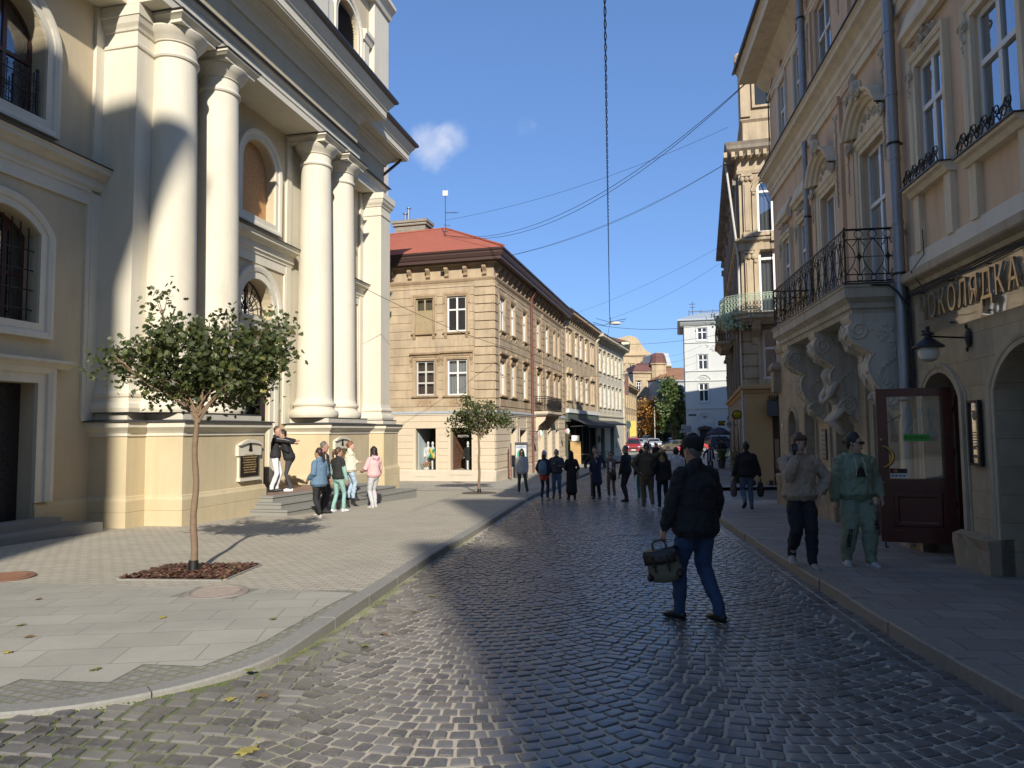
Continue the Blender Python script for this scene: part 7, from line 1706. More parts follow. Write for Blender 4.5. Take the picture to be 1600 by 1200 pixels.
p, J, H = person('person in white shirt and dark trousers half hidden by the man with the bag', PV(4.85, 21.2, .01), 0, 1.70, (.60, .60, .61), (.03, .03, .04), (.02, .02, .02), 'short', HAIRD)
p, J, H = person('person in teal trousers beyond the couple in olive and black', PV(4.22, 23.4, .01), 5, 1.66, (.03, .03, .03), (.03, .16, .14), (.4, .4, .4), 'short', HAIRD, fem=True)
p, J, H = person('woman in black with a long pale blue scarf walking towards the viewer', PV(10.5, 38.0, .12), 176, 1.60, (.016, .016, .02), (.016, .016, .02), (.02, .02, .02), 'short', HAIRD, {-1: (.24 * -1, .10, .86), 1: (.36, .06, .98)}, fem=True, face=True, glasses=True)
for s in (-1, 1): strip_on(p, 'scarf', [V3(s * .05, .10, 1.44), V3(s * .07, .15, 1.3), V3(s * .08, .15, 1.0), V3(s * .09, .14, .78)], .035, cloth((.45, .52, .70)), .012)
p, J, H = person('broad man in black jacket and jeans walking away with a bag in each hand', PV(6.05, 18.5), -8, 1.72, (.010, .010, .012), (.10, .14, .21), (.03, .028, .026), 'short', HAIRD, {-1: (-.36, .02, .80), 1: (.36, .02, .80)}, {-1: (-.10, -.20, .20), 1: (.11, .05, .085)}, girth=1.3, loose=2.0, skin=SKIN, hem=.86, legloose=1.1)
for s, lb in ((-1, 'dark shopping bag in the left hand of the broad man walking away'), (1, 'black shopping bag in the right hand of the broad man walking away')):
    hp = at_(p, J[s][2] + V3(0, 0, -.10)); m = MB(); loft(m, [((0, 0, -.08), .05, .10), ((0, 0, -.22), .085, .14), ((0, 0, -.38), .075, .12)], 12); bg = tagobj('bag', m, cloth((.02, .02, .024) if s > 0 else (.07, .06, .06)), lb, 'bag', hp, 0, None, .016, .015)
    m = MB(); m.tube([(0, -.05, -.08), (0, -.02, .01), (0, .02, .01), (0, .05, -.08)], .008, 5); m.build('handle', M['black'], bg)
p, J, H = person('man in dark overcoat walking away far up the street by the cafe terrace', (10.4, 73, gz(73) + KH), -15, 1.72, (.07, .055, .05), (.03, .03, .03), (.02, .02, .02), 'short', HAIRD, coat=.5)
p, J, H = person('man in dark coat standing by the grey parasol', (14.1, 48, gz(48) + .12), 150, 1.80, (.022, .022, .026), (.02, .02, .024), (.02, .02, .02), 'short', HAIRD, coat=.55)
p, J, H = person('person standing by the door of the white building', (27.6, 105.4, gz(105)), 180, 1.7, (.03, .03, .035), (.03, .03, .04), (.02, .02, .02), 'short', HAIRD)
for i, (x, y, c1, c2, lb, hr) in enumerate([(10.1, 50.5, (.35, .22, .15), (.05, .05, .06), 'person in tan top far beyond the olive jacket', HAIRD), (12.6, 66, (.45, .42, .42), (.05, .05, .06), 'person in pale jacket near the parked silver car', HAIRD), (9.3, 46, (.02, .02, .022), (.03, .03, .03), 'dark haired person in black far behind the blonde woman', HAIRB), (11.4, 47.5, (.02, .02, .024), (.03, .03, .04), 'person in black walking behind the man with the flat cap', HAIRD)]):
    person(lb, (x, y, gz(y) + (.01 if i != 2 else .01)), [170, 180, 175, 0][i], 1.68, c1, c2, (.02, .02, .02), 'short', hr)

# ---- the man with the briefcase, seen from behind, walking to the left
p, J, H = person('man in black padded jacket, flat cap and jeans striding along with a briefcase', PV(1.80, 7.08, .012), 30, 1.80, (.013, .013, .0145), (.032, .058, .12), (.014, .013, .013), 'cap', HAIRG, {-1: (-.30, .14, .80), 1: (.27, .08, .88), ('grip', -1): True}, {-1: (-.10, .15, .085), 1: (.10, -.17, .10)}, girth=1.2, loose=1.9, hem=.82, vox=.012, detail=True, legloose=1.14, headturn=-2, wr=.026, elbow={-1: (-1, -.6, 0), 1: (.8, -1, 0)}, skin=simple('skin_tan', (.40, .21, .13), .5, .12, 20, .1))
hp = at_(p, J[-1][2] + (J[-1][2] - J[-1][1]).normalized() * .085)
bc = empty('briefcase', hp + Vector((-.04, .0, -.05)), R(-28), 'olive canvas and brown leather satchel briefcase carried by the man in the flat cap', 'briefcase'); bc.rotation_euler = (R(4), R(-12), R(-24)); bc.scale = (.8, .85, .9)
tanm = cloth((.16, .135, .085), .85, .25); lea = simple('brown_leather', (.030, .020, .015), .42, .35, 14, .3)
m = MB(); loft(m, [((0, 0, -.37), .205, .075), ((0, 0, -.33), .215, .085), ((0, 0, -.2), .20, .082), ((0, 0, -.11), .185, .065)], 20); o = m.build('canvas_body', tanm, bc, recalc=False); remesh(o, .011, 1, .012, .06)
m = MB(); loft(m, [((-.19, -.065, -.10), .035, .02, (0, 0, 1)), ((0, -.075, -.15), .075, .022, (0, 0, 1)), ((.19, -.065, -.10), .035, .02, (0, 0, 1))], 10); m.loops([[(x, y, z) for x in (-.20, .20)] for y, z in ((.075, -.10), (.05, -.072), (0, -.062), (-.06, -.075), (-.092, -.11), (-.098, -.17), (-.096, -.20))], False, True, False); o = m.build('leather_flap', lea, bc, recalc=False)
so = o.modifiers.new('Solid', 'SOLIDIFY'); so.thickness = .008
m = MB()
for x in (-.185, .185): m.ball((x, -.03, -.345), .048, .075, .05, 10, 6)
m.build('leather_corner', lea, bc)
m = MB()
for x in (-.085, .085): m.tube([(x, -.101, -.12), (x, -.104, -.20), (x, -.102, -.29)], .012, 5); m.box(x - .018, x + .018, -.112, -.098, -.235, -.205)
m.build('strap', lea, bc)
m = MB(); m.tube([(-.085, 0, -.06), (-.08, 0, .0), (-.05, 0, .028), (.05, 0, .028), (.08, 0, .0), (.085, 0, -.06)], .012, 8); hb = m.build('handle', lea, bc)
m = MB(); [m.tube([(x - .015, 0, -.055), (x + .015, 0, -.03)], .010, 6) for x in (-.085, .085)]; m.build('buckle', M['chrome'], hb)
for zq in (.92, 1.08, 1.24):
    w = .19 - .1 * abs(zq - 1.15); strip_on(p, 'jacket_seam', [V3(-w, -.10 - .03 * (zq < 1.1), zq), V3(-w * .5, -.158, zq + .004), V3(0, -.172, zq), V3(w * .5, -.158, zq + .004), V3(w, -.10 - .03 * (zq < 1.1), zq)], .004, cloth((.004, .004, .004)), .004)
for s in (-1, 1):
    c = J[s][3]; m = MB(); loft(m, [(c + V3(s * .01, -.112, .03), .055, .012), (c + V3(s * .01, -.118, -.07), .048, .012)], 8); m.build('back_pocket', cloth((.028, .052, .11)), p, recalc=False)
# ---- young man with the phone
sk = simple('skin_fair', (.46, .29, .21), .55, .1, 16, .1)
p, J, H = person('young man in beige zip jacket and dark trousers holding a phone to his mouth', PV(3.84, 9.58), 176, 1.76, (.34, .265, .185), (.016, .016, .02), (.30, .28, .26), 'fringe', HAIRB, {1: (.10, .18, 1.44), -1: (-.22, .12, .97)}, {1: (.085, -.16, .14), -1: (-.075, .16, .085)}, loose=2.9, hem=.90, face=True, vox=.012, detail=True, hood=True, legloose=1.32, wr=.028, headturn=6, skin=sk, elbow={1: (.45, -.1, -1), -1: (-1, -.5, 0)}, sole=(.5, .48, .45))
m = MB(); m.box(-.036, .036, -.005, .005, -.075, .075); ph = tag(m.build('phone', M['black']), 'black phone held up by the young man in beige', 'phone'); ph.location = at_(p, J[1][2] + V3(.012, .035, .115)); ph.rotation_euler = (R(-14), R(8), R(168))
m = MB(); m.box(-.028, .028, .0052, .0062, -.005, .055); m.build('screen', simple('phone_screen', (.10, .11, .14), .1), ph)  # flat dark blue grey screen face
strip_on(p, 'zip', [V3(.01, .158, .90), V3(.01, .172, 1.1), V3(.005, .155, 1.3), V3(0, .10, 1.43)], .005, M['dkgrey'], .004)
strip_on(p, 'pocket_edge', [V3(-.14, .145, 1.0), V3(-.10, .165, 1.1)], .004, cloth((.14, .11, .08)), .004)
# ---- young man in green sweatsuit
GR = (.20, .25, .165)
p, J, H = person('young man in sage green hooded sweatshirt and matching joggers with sunglasses', PV(4.63, 9.68), 178, 1.76, GR, (.205, .25, .17), (.46, .46, .47), 'bun', HAIRD, {1: (.30, .03, .86), -1: (-.28, .11, .92)}, {1: (.13, -.06, .085), -1: (-.12, .10, .085)}, loose=2.7, hem=.90, face=True, glasses=True, vox=.012, detail=True, hood=True, legloose=1.62, wr=.028, girth=1.12, headturn=48, skin=sk, beard=False, sole=(.6, .6, .6))
for s in (-1, 1): strip_on(p, 'drawstring', [V3(s * .05, .115, 1.44), V3(s * .055, .172, 1.36), V3(s * .062, .19, 1.25), V3(s * .066, .192, 1.19)], .006, cloth((.55, .50, .34)), .005)
def emblem(parent, c, s, yaw, name='emblem'):
    """pointed black mark with a split centre"""
    m = MB()
    for q_ in ([(0, .55), (-.05, .2), (-.10, -.42), (-.36, -.5)], [(0.03, .55), (.09, .1), (.14, -.42), (.40, -.5)], [(-.02, .2), (.03, .2), (.06, -.35), (-.05, -.35)]):
        m.loops([[(x * s, y_, z * s) for x, z in q_] for y_ in (-.004, .006)])
    m.tube([(-.36 * s, .003, -.5 * s), (0, .003, -.40 * s), (.40 * s, .003, -.5 * s)], .008 * s / .16, 5)
    o = m.build(name, M['black'], parent); o.location = c; o.rotation_euler = (0, 0, yaw); return o
emblem(p, (0.0, .192, 1.27), .17, 0); emblem(p, tuple(J[-1][3] * .66 + J[-1][4] * .34 + V3(-.035, .115, 0)), .14, R(20))
m = MB(); rr = random.Random(5)
for j in range(5):
    c = J[-1][3] * (.45 - .1 * j) + J[-1][4] * (.55 + .1 * j) if j < 5 else None
    for i in range(3): m.box(c.x - .075 + i * .03, c.x - .075 + i * .03 + rr.uniform(.014, .024), c.y + .088, c.y + .112, c.z - .018, c.z + .018)
for j in range(7):
    c = J[1][4] * (1 - j * .09) + J[1][5] * (j * .09)
    for i in range(2): m.box(c.x + .02 + i * .03, c.x + .02 + i * .03 + rr.uniform(.012, .025), c.y + .085, c.y + .108, c.z - .015, c.z + .015)
m.build('leg_print', M['black'], p)
strip_on(p, 'earpiece', [H(.086, .0, -.01), H(.088, .012, -.03)], .008, M['black'], .008)

# ---- shop window mannequins
def mannequin(label, t, d, top, bottom, drape=None):
    x, y = BB_.root.matrix_basis @ Vector((t, d, 0)) if False else (0, 0), 0
    loc = BB_.root.location + Matrix.Rotation(-BB_.a, 3, 'Z') @ Vector((t, d, .35))
    ro = empty('mannequin', loc, R(180) - BB_.a, label, 'mannequin'); ro.scale = (.92,) * 3
    m = MB(); loft(m, [((0, 0, .1), .06, .06), ((0, 0, .9), .12, .09), ((0, 0, 1.1), .11, .08), ((0, 0, 1.32), .15, .09), ((0, 0, 1.44), .08, .06), ((0, 0, 1.52), .045, .05), ((0, .01, 1.62), .075, .09), ((0, 0, 1.72), .05, .06)], 14)
    for s in (-1, 1): loft(m, [((s * .16, 0, 1.40), .05, .05), ((s * .22, 0, 1.12), .04, .04), ((s * .2, .08, .88), .03, .03)], 8); loft(m, [((s * .08, 0, .9), .07, .08), ((s * .09, 0, .08), .04, .05)], 8)
    remesh(m.build('dummy', M['white'], ro, recalc=False), .018, 1)
    m = MB(); loft(m, [((0, 0, .92), .16, .12), ((0, 0, 1.1), .14, .11), ((0, 0, 1.32), .175, .115), ((0, 0, 1.43), .09, .07)], 14)
    for s in (-1, 1): loft(m, [((s * .15, 0, 1.39), .065, .065), ((s * .22, 0, 1.12), .055, .055), ((s * .2, .07, .92), .045, .045)], 8)
    remesh(m.build('shirt', cloth(top), ro, recalc=False), .018, 1)
    m = MB(); loft(m, [((0, 0, .95), .15, .11), ((0, 0, .8), .16, .12)], 12); [loft(m, [((s * .085, 0, .85), .085, .09), ((s * .10, 0, .1), .075, .08)], 8) for s in (-1, 1)]
    remesh(m.build('trousers', cloth(bottom), ro, recalc=False), .018, 1)
    if drape: 
        m = MB(); loft(m, [((-.15, .10, 1.36), .05, .02), ((0, .15, 1.15), .08, .02), ((.10, .15, .9), .09, .02)], 8); m.build('shawl', cloth(drape), ro, recalc=False)
        m = MB(); loft(m, [((.15, .10, 1.38), .04, .02), ((.03, .16, 1.2), .06, .015), ((-.12, .15, .85), .05, .02)], 8); m.build('yellow_scarf', cloth((.65, .5, .05)), ro, recalc=False)
mannequin('shop dummy in white blouse with green and yellow shawl in the left shop window', -3.42, .60, (.6, .58, .52), (.012, .012, .014), (.02, .28, .10))
mannequin('shop dummy in black dress with orange sleeves in the right shop window', -1.62, .75, (.012, .012, .014), (.014, .014, .016))
mannequin('headless looking white dummy at the back of the left shop window', -3.86, 1.1, (.66, .64, .62), (.5, .48, .46))
bl = BB_.root.location + Matrix.Rotation(-BB_.a, 3, 'Z') @ Vector((-3.72, .5, .33)); fp = empty('flower_pot', bl, 0, 'white pot of dried flowers on the left shop window floor', 'flower pot')
m = MB(); m.lathe(0, 0, [(.10, 0), (.15, .34), (.16, .36), (.14, .36)], 16); m.build('pot', M['white'], fp)
m = MB(); rr = random.Random(2)
for k in range(120): a = rr.uniform(0, 6.3); d_ = rr.uniform(0, .28); z = .4 + rr.uniform(0, .22); m.ball((d_ * math.cos(a), d_ * math.sin(a), z), .022, .022, .03, 5, 3)
m.build('dried_flowers', simple('dried_flowers', (.42, .25, .13)), fp)
sl = BB_.root.location + Matrix.Rotation(-BB_.a, 3, 'Z') @ Vector((-1.62, .07, 2.22)); text_root = empty('window_lettering', sl, -BB_.a, 'white shop name lettering on the right shop window glass', 'sign'); text('letters', 'MOTYV', .17, M['whitegrey'], text_root, (0, 0, 0), (R(90), 0, 0), .004)
# ------------------------------------------------------------------ vehicles
M['carglass'] = simple('car_glass', (.02, .025, .03), .05, .1, 2, .02)
M['lamp'] = simple('headlamp', (.55, .57, .6), .15, .05)
M['tail'] = simple('tail_lamp', (.35, .02, .02), .25, .05)
def car(name, label, loc, head, L, W, H, paint, kind='car', group='cars parked up the street', cat='car'):
    """local +y is forward"""
    ro = empty(name, loc, R(head), label, cat, group); pm = simple('car_paint', paint, .28, .04, 3, .0, Coat_Weight=.6)
    hl = L / 2; gc = .18
    if kind == 'van': side = [(-hl, .35), (-hl, H * .93), (-hl + .15, H), (hl * .42, H), (hl * .62, H * .93), (hl * .86, H * .58), (hl * .98, H * .48), (hl, .35)]
    elif kind == 'suv': side = [(-hl, .4), (-hl + .02, H * .62), (-hl + .25, H * .93), (-hl + .5, H), (hl * .12, H), (hl * .42, H * .68), (hl * .92, H * .58), (hl, H * .42), (hl, .4)]
    else: side = [(-hl, .35), (-hl + .03, H * .60), (-hl * .72, H * .68), (-hl * .38, H * .97), (-hl * .1, H), (hl * .12, H * .96), (hl * .46, H * .66), (hl * .9, H * .54), (hl, H * .40), (hl, .35)]
    belt = H * .60
    def wx(z): return W / 2 if z <= belt else W / 2 - (z - belt) * .30
    m = MB()
    secs = []
    low = [(y, gc) for y, z in side]
    for s in (-1, -.92, .92, 1):
        secs.append([(s * (wx(z) if abs(s) == 1 else wx(z)), y, (z if abs(s) < 1 else max(gc, z - .04))) for y, z in [(side[0][0], gc)] + side + [(side[-1][0], gc)]])
    m.loops(secs); b = m.build('body', pm, ro); 
    bv = b.modifiers.new('Bevel', 'BEVEL'); bv.width = .05; bv.segments = 2; bv.limit_method = 'ANGLE'; bv.angle_limit = R(25)
    # glass: windscreen, rear, sides slightly proud
    def edge(i): return side[i]
    wsi = {'van': (4, 5), 'suv': (4, 5), 'car': (5, 6)}[kind]
    def pane(nm, i, j, inset=.08):
        (y0, z0), (y1, z1) = side[i], side[j]; ny, nz = (z1 - z0), -(y1 - y0); l_ = math.hypot(ny, nz); ny, nz = ny / l_ * .012, nz / l_ * .012
        if nz < 0: ny, nz = -ny, -nz
        a = lambda t: (y0 + (y1 - y0) * t + ny, z0 + (z1 - z0) * t + nz)
        (ya, za), (yb, zb2) = a(.08), a(.92); m = MB(); m.poly([(-wx(za) + inset, ya, za), (wx(za) - inset, ya, za), (wx(zb2) - inset, yb, zb2), (-wx(zb2) + inset, yb, zb2)]); return m.build(nm, M['carglass'], ro)
    pane('windscreen', *wsi)
    if kind == 'car': pane('rear_window', 2, 3)
    elif kind == 'suv': pane('rear_window', 1, 2)
    else:
        m = MB(); m.poly([(-wx(H * .62) + .1, -hl - .012, H * .6), (wx(H * .62) - .1, -hl - .012, H * .6), (wx(H * .88) - .1, -hl - .012, H * .88), (-wx(H * .88) + .1, -hl - .012, H * .88)]); m.build('rear_window', M['carglass'], ro)
    zt = H * .93; y0, y1 = (-hl + .4, hl * .55) if kind == 'van' else (-hl * .55, hl * .28)
    for s in (-1, 1):
        for k, (a, c) in enumerate(((0, .48), (.52, 1))):
            if kind == 'van' and k == 0: continue
            ya, yb = y0 + (y1 - y0) * a, y0 + (y1 - y0) * c; m = MB(); sh = .12 if k else .0; sr = .25 if not k and kind == 'car' else 0
            m.poly([(s * (wx(belt + .03) + .012), ya, belt + .03), (s * (wx(belt + .03) + .012), yb + sh * 1.6, belt + .03), (s * (wx(zt) + .012), yb - sh, zt), (s * (wx(zt) + .012), ya + sr, zt)]); m.build('side_window', M['carglass'], ro)
    for y in (-hl * .62, hl * .62):
        for s in (-1, 1):
            m = MB(); cx = s * (W / 2 - .10); rr = .33
            m.loops([[(cx + o * s, y + r_ * math.cos(t), rr + r_ * math.sin(t)) for t in [2 * math.pi * k / 20 for k in range(20)]] for o, r_ in ((-.1, rr - .02), (-.08, rr), (.09, rr), (.11, rr - .03))]); w = m.build('wheel', M['rubber'], ro)
            m = MB(); m.loops([[(cx + o * s, y + r_ * math.cos(t), rr + r_ * math.sin(t)) for t in [2 * math.pi * k / 16 for k in range(16)]] for o, r_ in ((.10, .21), (.118, .20))]); m.build('rim', M['chrome'], w)
    for s in (-1, 1):
        m = MB(); m.ball((s * (W / 2 - .22), hl - .03, H * .42), .16, .06, .075, 10, 5); m.build('headlight', M['lamp'], ro)
        m = MB(); m.box(s * (W / 2 - .06) - .09, s * (W / 2 - .06) + .05, -hl - .012, -hl + .1, H * .48, H * .60); m.build('tail_light', M['tail'], ro)
        m = MB(); m.ball((s * (W / 2 + .09), hl * .34, belt + .08), .09, .05, .065, 8, 5); m.build('mirror', pm, ro)
    m = MB(); m.box(-W * .32, W * .32, hl - .02, hl + .02, H * .28, H * .36); m.build('grille', M['black'], ro)
    for y in (hl + .022, -hl - .022): m = MB(); m.box(-.26, .26, y - .006, y + .006, .36, .47); m.build('number_plate', M['white'], ro)
    m = MB(); m.box(-W / 2 + .02, W / 2 - .02, hl - .04, hl + .012, .2, .33); m.box(-W / 2 + .02, W / 2 - .02, -hl - .012, -hl + .04, .2, .36); m.build('bumper', M['dkgrey'], ro)
    return ro
GP = 'cars parked up the street'
def cz(x, y, d=0): return (x, y, gz(y) + d)
car('van', 'red van facing the viewer at the head of the parked cars', cz(15.1, 89.0), 170, 4.3, 1.75, 1.9, (.26, .02, .022), 'van', GP, 'van')
car('parked_car', 'silver white estate car facing the viewer to the right of the red van', cz(20.4, 103), 176, 4.4, 1.8, 1.45, (.55, .57, .58), 'car', GP)
car('parked_car', 'pale grey car just behind the red van on its right side', cz(18.2, 103.5), 172, 4.3, 1.75, 1.45, (.42, .44, .46), 'car', GP)
car('parked_car', 'blue grey car behind the silver estate car', cz(22.0, 116), 168, 4.3, 1.75, 1.5, (.14, .20, .28), 'car', GP)
car('parked_car', 'blue car in the second row behind the pale grey car', cz(19.8, 118), 165, 4.3, 1.75, 1.5, (.20, .25, .33), 'car', GP)
car('parked_car', 'dark car in the third row up the slope', cz(23.5, 139), 165, 4.4, 1.8, 1.5, (.03, .035, .04), 'suv', GP)
car('parked_car', 'black van topmost of the row of cars up the slope', cz(27.2, 158), 165, 4.6, 1.85, 1.9, (.018, .02, .025), 'van', GP, 'van')
car('box_truck', 'grey box truck parked against the houses left of the red van', cz(19.3, 122), 168, 5.0, 2.0, 2.5, (.34, .35, .36), 'van', GP, 'van')
car('parked_car', 'olive brown car turning in front of the white building', cz(21.6, 95), 100, 4.3, 1.75, 1.45, (.10, .09, .06), 'car', GP)
car('parked_car', 'pale blue car partly hidden behind the olive brown car and signposts', cz(28.9, 122), 110, 4.3, 1.75, 1.45, (.30, .38, .46), 'car', GP)
car('parked_car', 'dark grey off-road car at the corner of the white building', cz(29.6, 101), -75, 4.5, 1.85, 1.75, (.05, .06, .085), 'suv', GP)
car('parked_car', 'red car behind the man with the flat cap', cz(22.8, 90.5), 95, 4.2, 1.7, 1.45, (.40, .03, .03), 'car', GP)

# ------------------------------------------------------------------ trees
def leaf_mat(name, a, b, c):
    t = NT(name); at = t.n('ShaderNodeAttribute', attribute_name='tint')
    r_ = t.n('ShaderNodeValToRGB'); e = r_.color_ramp.elements; e[0].position = 0; e[0].color = c4(a); e[1].position = 1; e[1].color = c4(c); x = e.new(.62); x.color = c4(b)
    t.l(at.outputs['Fac'], r_.inputs[0]); d = t.n('ShaderNodeBsdfPrincipled'); t.l(r_.outputs[0], d.inputs['Base Color']); d.inputs['Roughness'].default_value = .5
    tr = t.n('ShaderNodeBsdfTranslucent'); t.l(t.mix(.4, r_.outputs[0], (.35, .42, .04)), tr.inputs[0]); mx = t.n('ShaderNodeMixShader'); mx.inputs[0].default_value = .25; t.l(d.outputs[0], mx.inputs[1]); t.l(tr.outputs[0], mx.inputs[2]); t.l(mx.outputs[0], t.out.inputs[0]); return t.m
LM = leaf_mat('maple_leaves', (.030, .042, .014), (.085, .105, .032), (.28, .25, .06))
LG = leaf_mat('green_leaves', (.05, .085, .025), (.10, .15, .045), (.20, .22, .08)); LO = leaf_mat('orange_leaves', (.24, .11, .03), (.45, .22, .045), (.55, .36, .09))
def leaves(name, pts, size, mat, parent, r, shape=None, tint=(.35, .22)):
    V = []; F = []; T = []
    base = shape or leaf_pts(1)
    for p in pts:
        s = size * r.uniform(.65, 1.3); n = Vector((r.gauss(0, .7), r.gauss(0, .7) - .25, r.uniform(.1, 1))).normalized(); a = n.cross(Vector((r.random() - .5, r.random() - .5, r.random() - .5))).normalized(); b = n.cross(a); i = len(V)
        c = r.uniform(-.25, .25)
        for x, y in base: V.append(tuple(p + a * x * s + b * y * s + n * (abs(x) * c * s)))
        F.append(tuple(range(i, i + len(base)))); T.append(min(1, max(0, r.gauss(*tint))))
    me = bpy.data.meshes.new(name); me.from_pydata(V, [], F); me.materials.append(mat); at = me.attributes.new('tint', 'FLOAT', 'FACE'); at.data.foreach_set('value', T); me.update()
    o = bpy.data.objects.new(name, me); COL.objects.link(o); o.parent = parent; return o
def street_tree(label, loc, tw, th, clumps, nl, size, seed, group, wrap=True):
    r = random.Random(seed); ro = empty('maple_tree', loc, 0, label, 'tree', group)
    m = MB(); n = 14; top = Vector((.02, .0, th))
    pts = [(.012 * math.sin(i * 1.1 + seed), .010 * math.cos(i * .8), th * i / n) for i in range(n + 1)]; rad = [tw * (1.15 - .35 * i / n) * (1 + .035 * math.sin(i * 2.3) + (.25 if i == 0 else 0)) for i in range(n + 1)]
    m.tube(pts, rad, 12)
    P = []
    for (c, rx, rz, k) in clumps:
        c = Vector(c); a = top + Vector((r.uniform(-.03, .03), r.uniform(-.03, .03), r.uniform(-.15, .05))); mid = a.lerp(c, .5) + Vector((r.uniform(-.1, .1), r.uniform(-.1, .1), r.uniform(-.02, .12)))
        q_ = [tuple(a), tuple(a.lerp(mid, .5) + Vector((0, 0, .03))), tuple(mid), tuple(c)]; m.tube(q_, [tw * .42, tw * .28, tw * .18, tw * .07], 6)
        for j in range(k):
            t = c + Vector((r.gauss(0, rx * .5), r.gauss(0, rx * .5), r.gauss(0, rz * .5))); s_ = mid.lerp(c, r.uniform(.2, 1)); m.tube([tuple(s_), tuple(s_.lerp(t, .5) + Vector((0, 0, r.uniform(-.04, .04)))), tuple(t)], [.012, .008, .004], 4)
            for l_ in range(nl): P.append(t + Vector((r.gauss(0, .12), r.gauss(0, .12), r.gauss(0, .10))))
    m.build('trunk', M['bark'], ro)
    if wrap:
        m = MB(); m.tube([(0, 0, .0), (0, 0, .16)], [tw * 1.75, tw * 1.5], 12); m.build('trunk_guard', M['black'], ro)
    leaves('crown', P, size, LM, ro, r); return ro
r = random.Random(12)
cl = []
for (x, z, rx, rz, k) in [(-.95, 2.95, .26, .16, 9), (-.72, 3.12, .26, .2, 12), (-.5, 2.75, .32, .26, 20), (-.35, 3.15, .30, .22, 20), (-.1, 2.85, .36, .30, 26), (.05, 3.25, .30, .2, 20), (.3, 2.95, .36, .28, 26), (.45, 3.2, .3, .22, 20), (.6, 2.8, .32, .28, 20), (.85, 3.05, .28, .22, 16), (1.0, 2.85, .25, .2, 12), (1.12, 3.05, .2, .16, 8), (-.55, 3.45, .18, .2, 8), (-.72, 3.85, .10, .10, 3), (.25, 3.55, .14, .16, 7), (.72, 3.5, .2, .14, 7), (-1.25, 2.98, .12, .1, 4), (-.2, 2.5, .3, .14, 9), (.35, 2.5, .3, .14, 9), (-.6, 2.6, .2, .14, 6), (.8, 2.6, .2, .14, 6), (.0, 2.65, .45, .2, 14), (-.45, 2.62, .3, .16, 8), (.5, 2.62, .3, .16, 8)]:
    cl.append(((x, r.gauss(0, .42 if abs(x) < .8 else .2), z - .13), rx, rz, k))
street_tree('young maple tree in a bark mulch pit, nearest to the viewer', (-4.28, 9.63, gz(9.63) + KH), .041, 2.12, cl, 19, .070, 12, 'young maple street trees')
r = random.Random(15); cl = []
for (x, z, rx, rz, k) in [(-.9, 2.6, .25, .18, 9), (-.6, 2.9, .3, .24, 16), (-.3, 2.6, .35, .28, 22), (0, 2.95, .34, .26, 22), (.3, 2.6, .35, .28, 22), (.55, 2.85, .3, .24, 16), (.85, 2.7, .28, .2, 12), (1.05, 2.6, .2, .16, 8), (-.15, 3.25, .2, .16, 8), (-.45, 3.3, .16, .18, 6), (.9, 3.05, .12, .12, 3), (0, 2.35, .35, .2, 14), (.4, 3.2, .18, .14, 6)]:
    cl.append(((x, r.gauss(0, .45), z), rx, rz, k))
street_tree('smaller maple tree standing before the brown corner house', (-1.25, 26.5, gz(26.5) + KH), .045, 2.1, cl, 17, .080, 15, 'young maple street trees')
m = MB(); m.lathe(-1.25, 26.5, [(.004, gz(26.5) + KH + .02), (.65, gz(26.5) + KH + .012)], 20); struct(m.build('tree_pit_soil', simple('dark_soil', (.10, .075, .055), .95, .4, 14, .8), recalc=False), 'stuff')
def big_tree(name, label, loc, H, Rr, mat, n, size, seed, tk=.25, dead=False, low=.25):
    r = random.Random(seed); ro = empty(name, loc, 0, label, 'tree'); m = MB(); m.tube([(0, 0, 0), (.1, 0, H * .35), (.0, .1, H * .8)], [tk, tk * .7, tk * .2], 8); P = []
    for i in range(46):
        z = H * (low + (1 - low) * r.random() ** .8); k = math.sin(math.pi * min(1, max(0, (z / H - low * .6) / (1.12 - low * .6)))) ** .6; a = r.uniform(0, 6.3); d = Rr * k * r.uniform(.25, 1); c = Vector((d * math.cos(a), d * math.sin(a), z))
        m.tube([(0, 0, z * .6), (c.x * .5, c.y * .5, z * .85), tuple(c)], [tk * .3, tk * .18, tk * .05], 5)
        for j in range(n): P.append(c + Vector((r.gauss(0, Rr * .20), r.gauss(0, Rr * .2), r.gauss(0, H * .055))))
    m.build('trunk', M['bark'], ro); leaves('crown', P, size, mat, ro, r, [(0, -.6), (.35, -.1), (.25, .4), (0, .65), (-.25, .4), (-.35, -.1)], (.4, .25)); return ro
big_tree('deciduous_tree', 'tall green tree beside the white building', (25.2, 112, gz(112)), 9.8, 2.1, LG, 90, .36, 3)
big_tree('deciduous_tree', 'darker drooping green tree in front of the grey house', (26.6, 110.5, gz(110)), 6.0, 1.6, LG, 70, .3, 4, low=.12)
big_tree('deciduous_tree', 'orange autumn tree in the middle of the far street', (23.2, 117, gz(117)), 7.0, 2.0, LO, 60, .32, 5)
big_tree('deciduous_tree', 'half bare brown tree left of the orange tree', (21.3, 119, gz(119)), 7.4, 1.5, LO, 9, .28, 6)
hd_ = empty('hedge', (24.3, 126, gz(126)), R(-8), 'dark clipped hedge behind the parked cars', 'hedge'); r = random.Random(4)
m = MB(); m.box(-4, 7, -.8, .8, 0, 1.5); m.build('core', simple('hedge_core', (.02, .03, .012)), hd_)
leaves('foliage', [Vector((r.uniform(-4.1, 7.1), r.uniform(-1, 1), r.uniform(0, 1.75))) for k in range(3000)], .22, LG, hd_, r, [(0, -.6), (.35, 0), (0, .65), (-.35, 0)], (.15, .15))

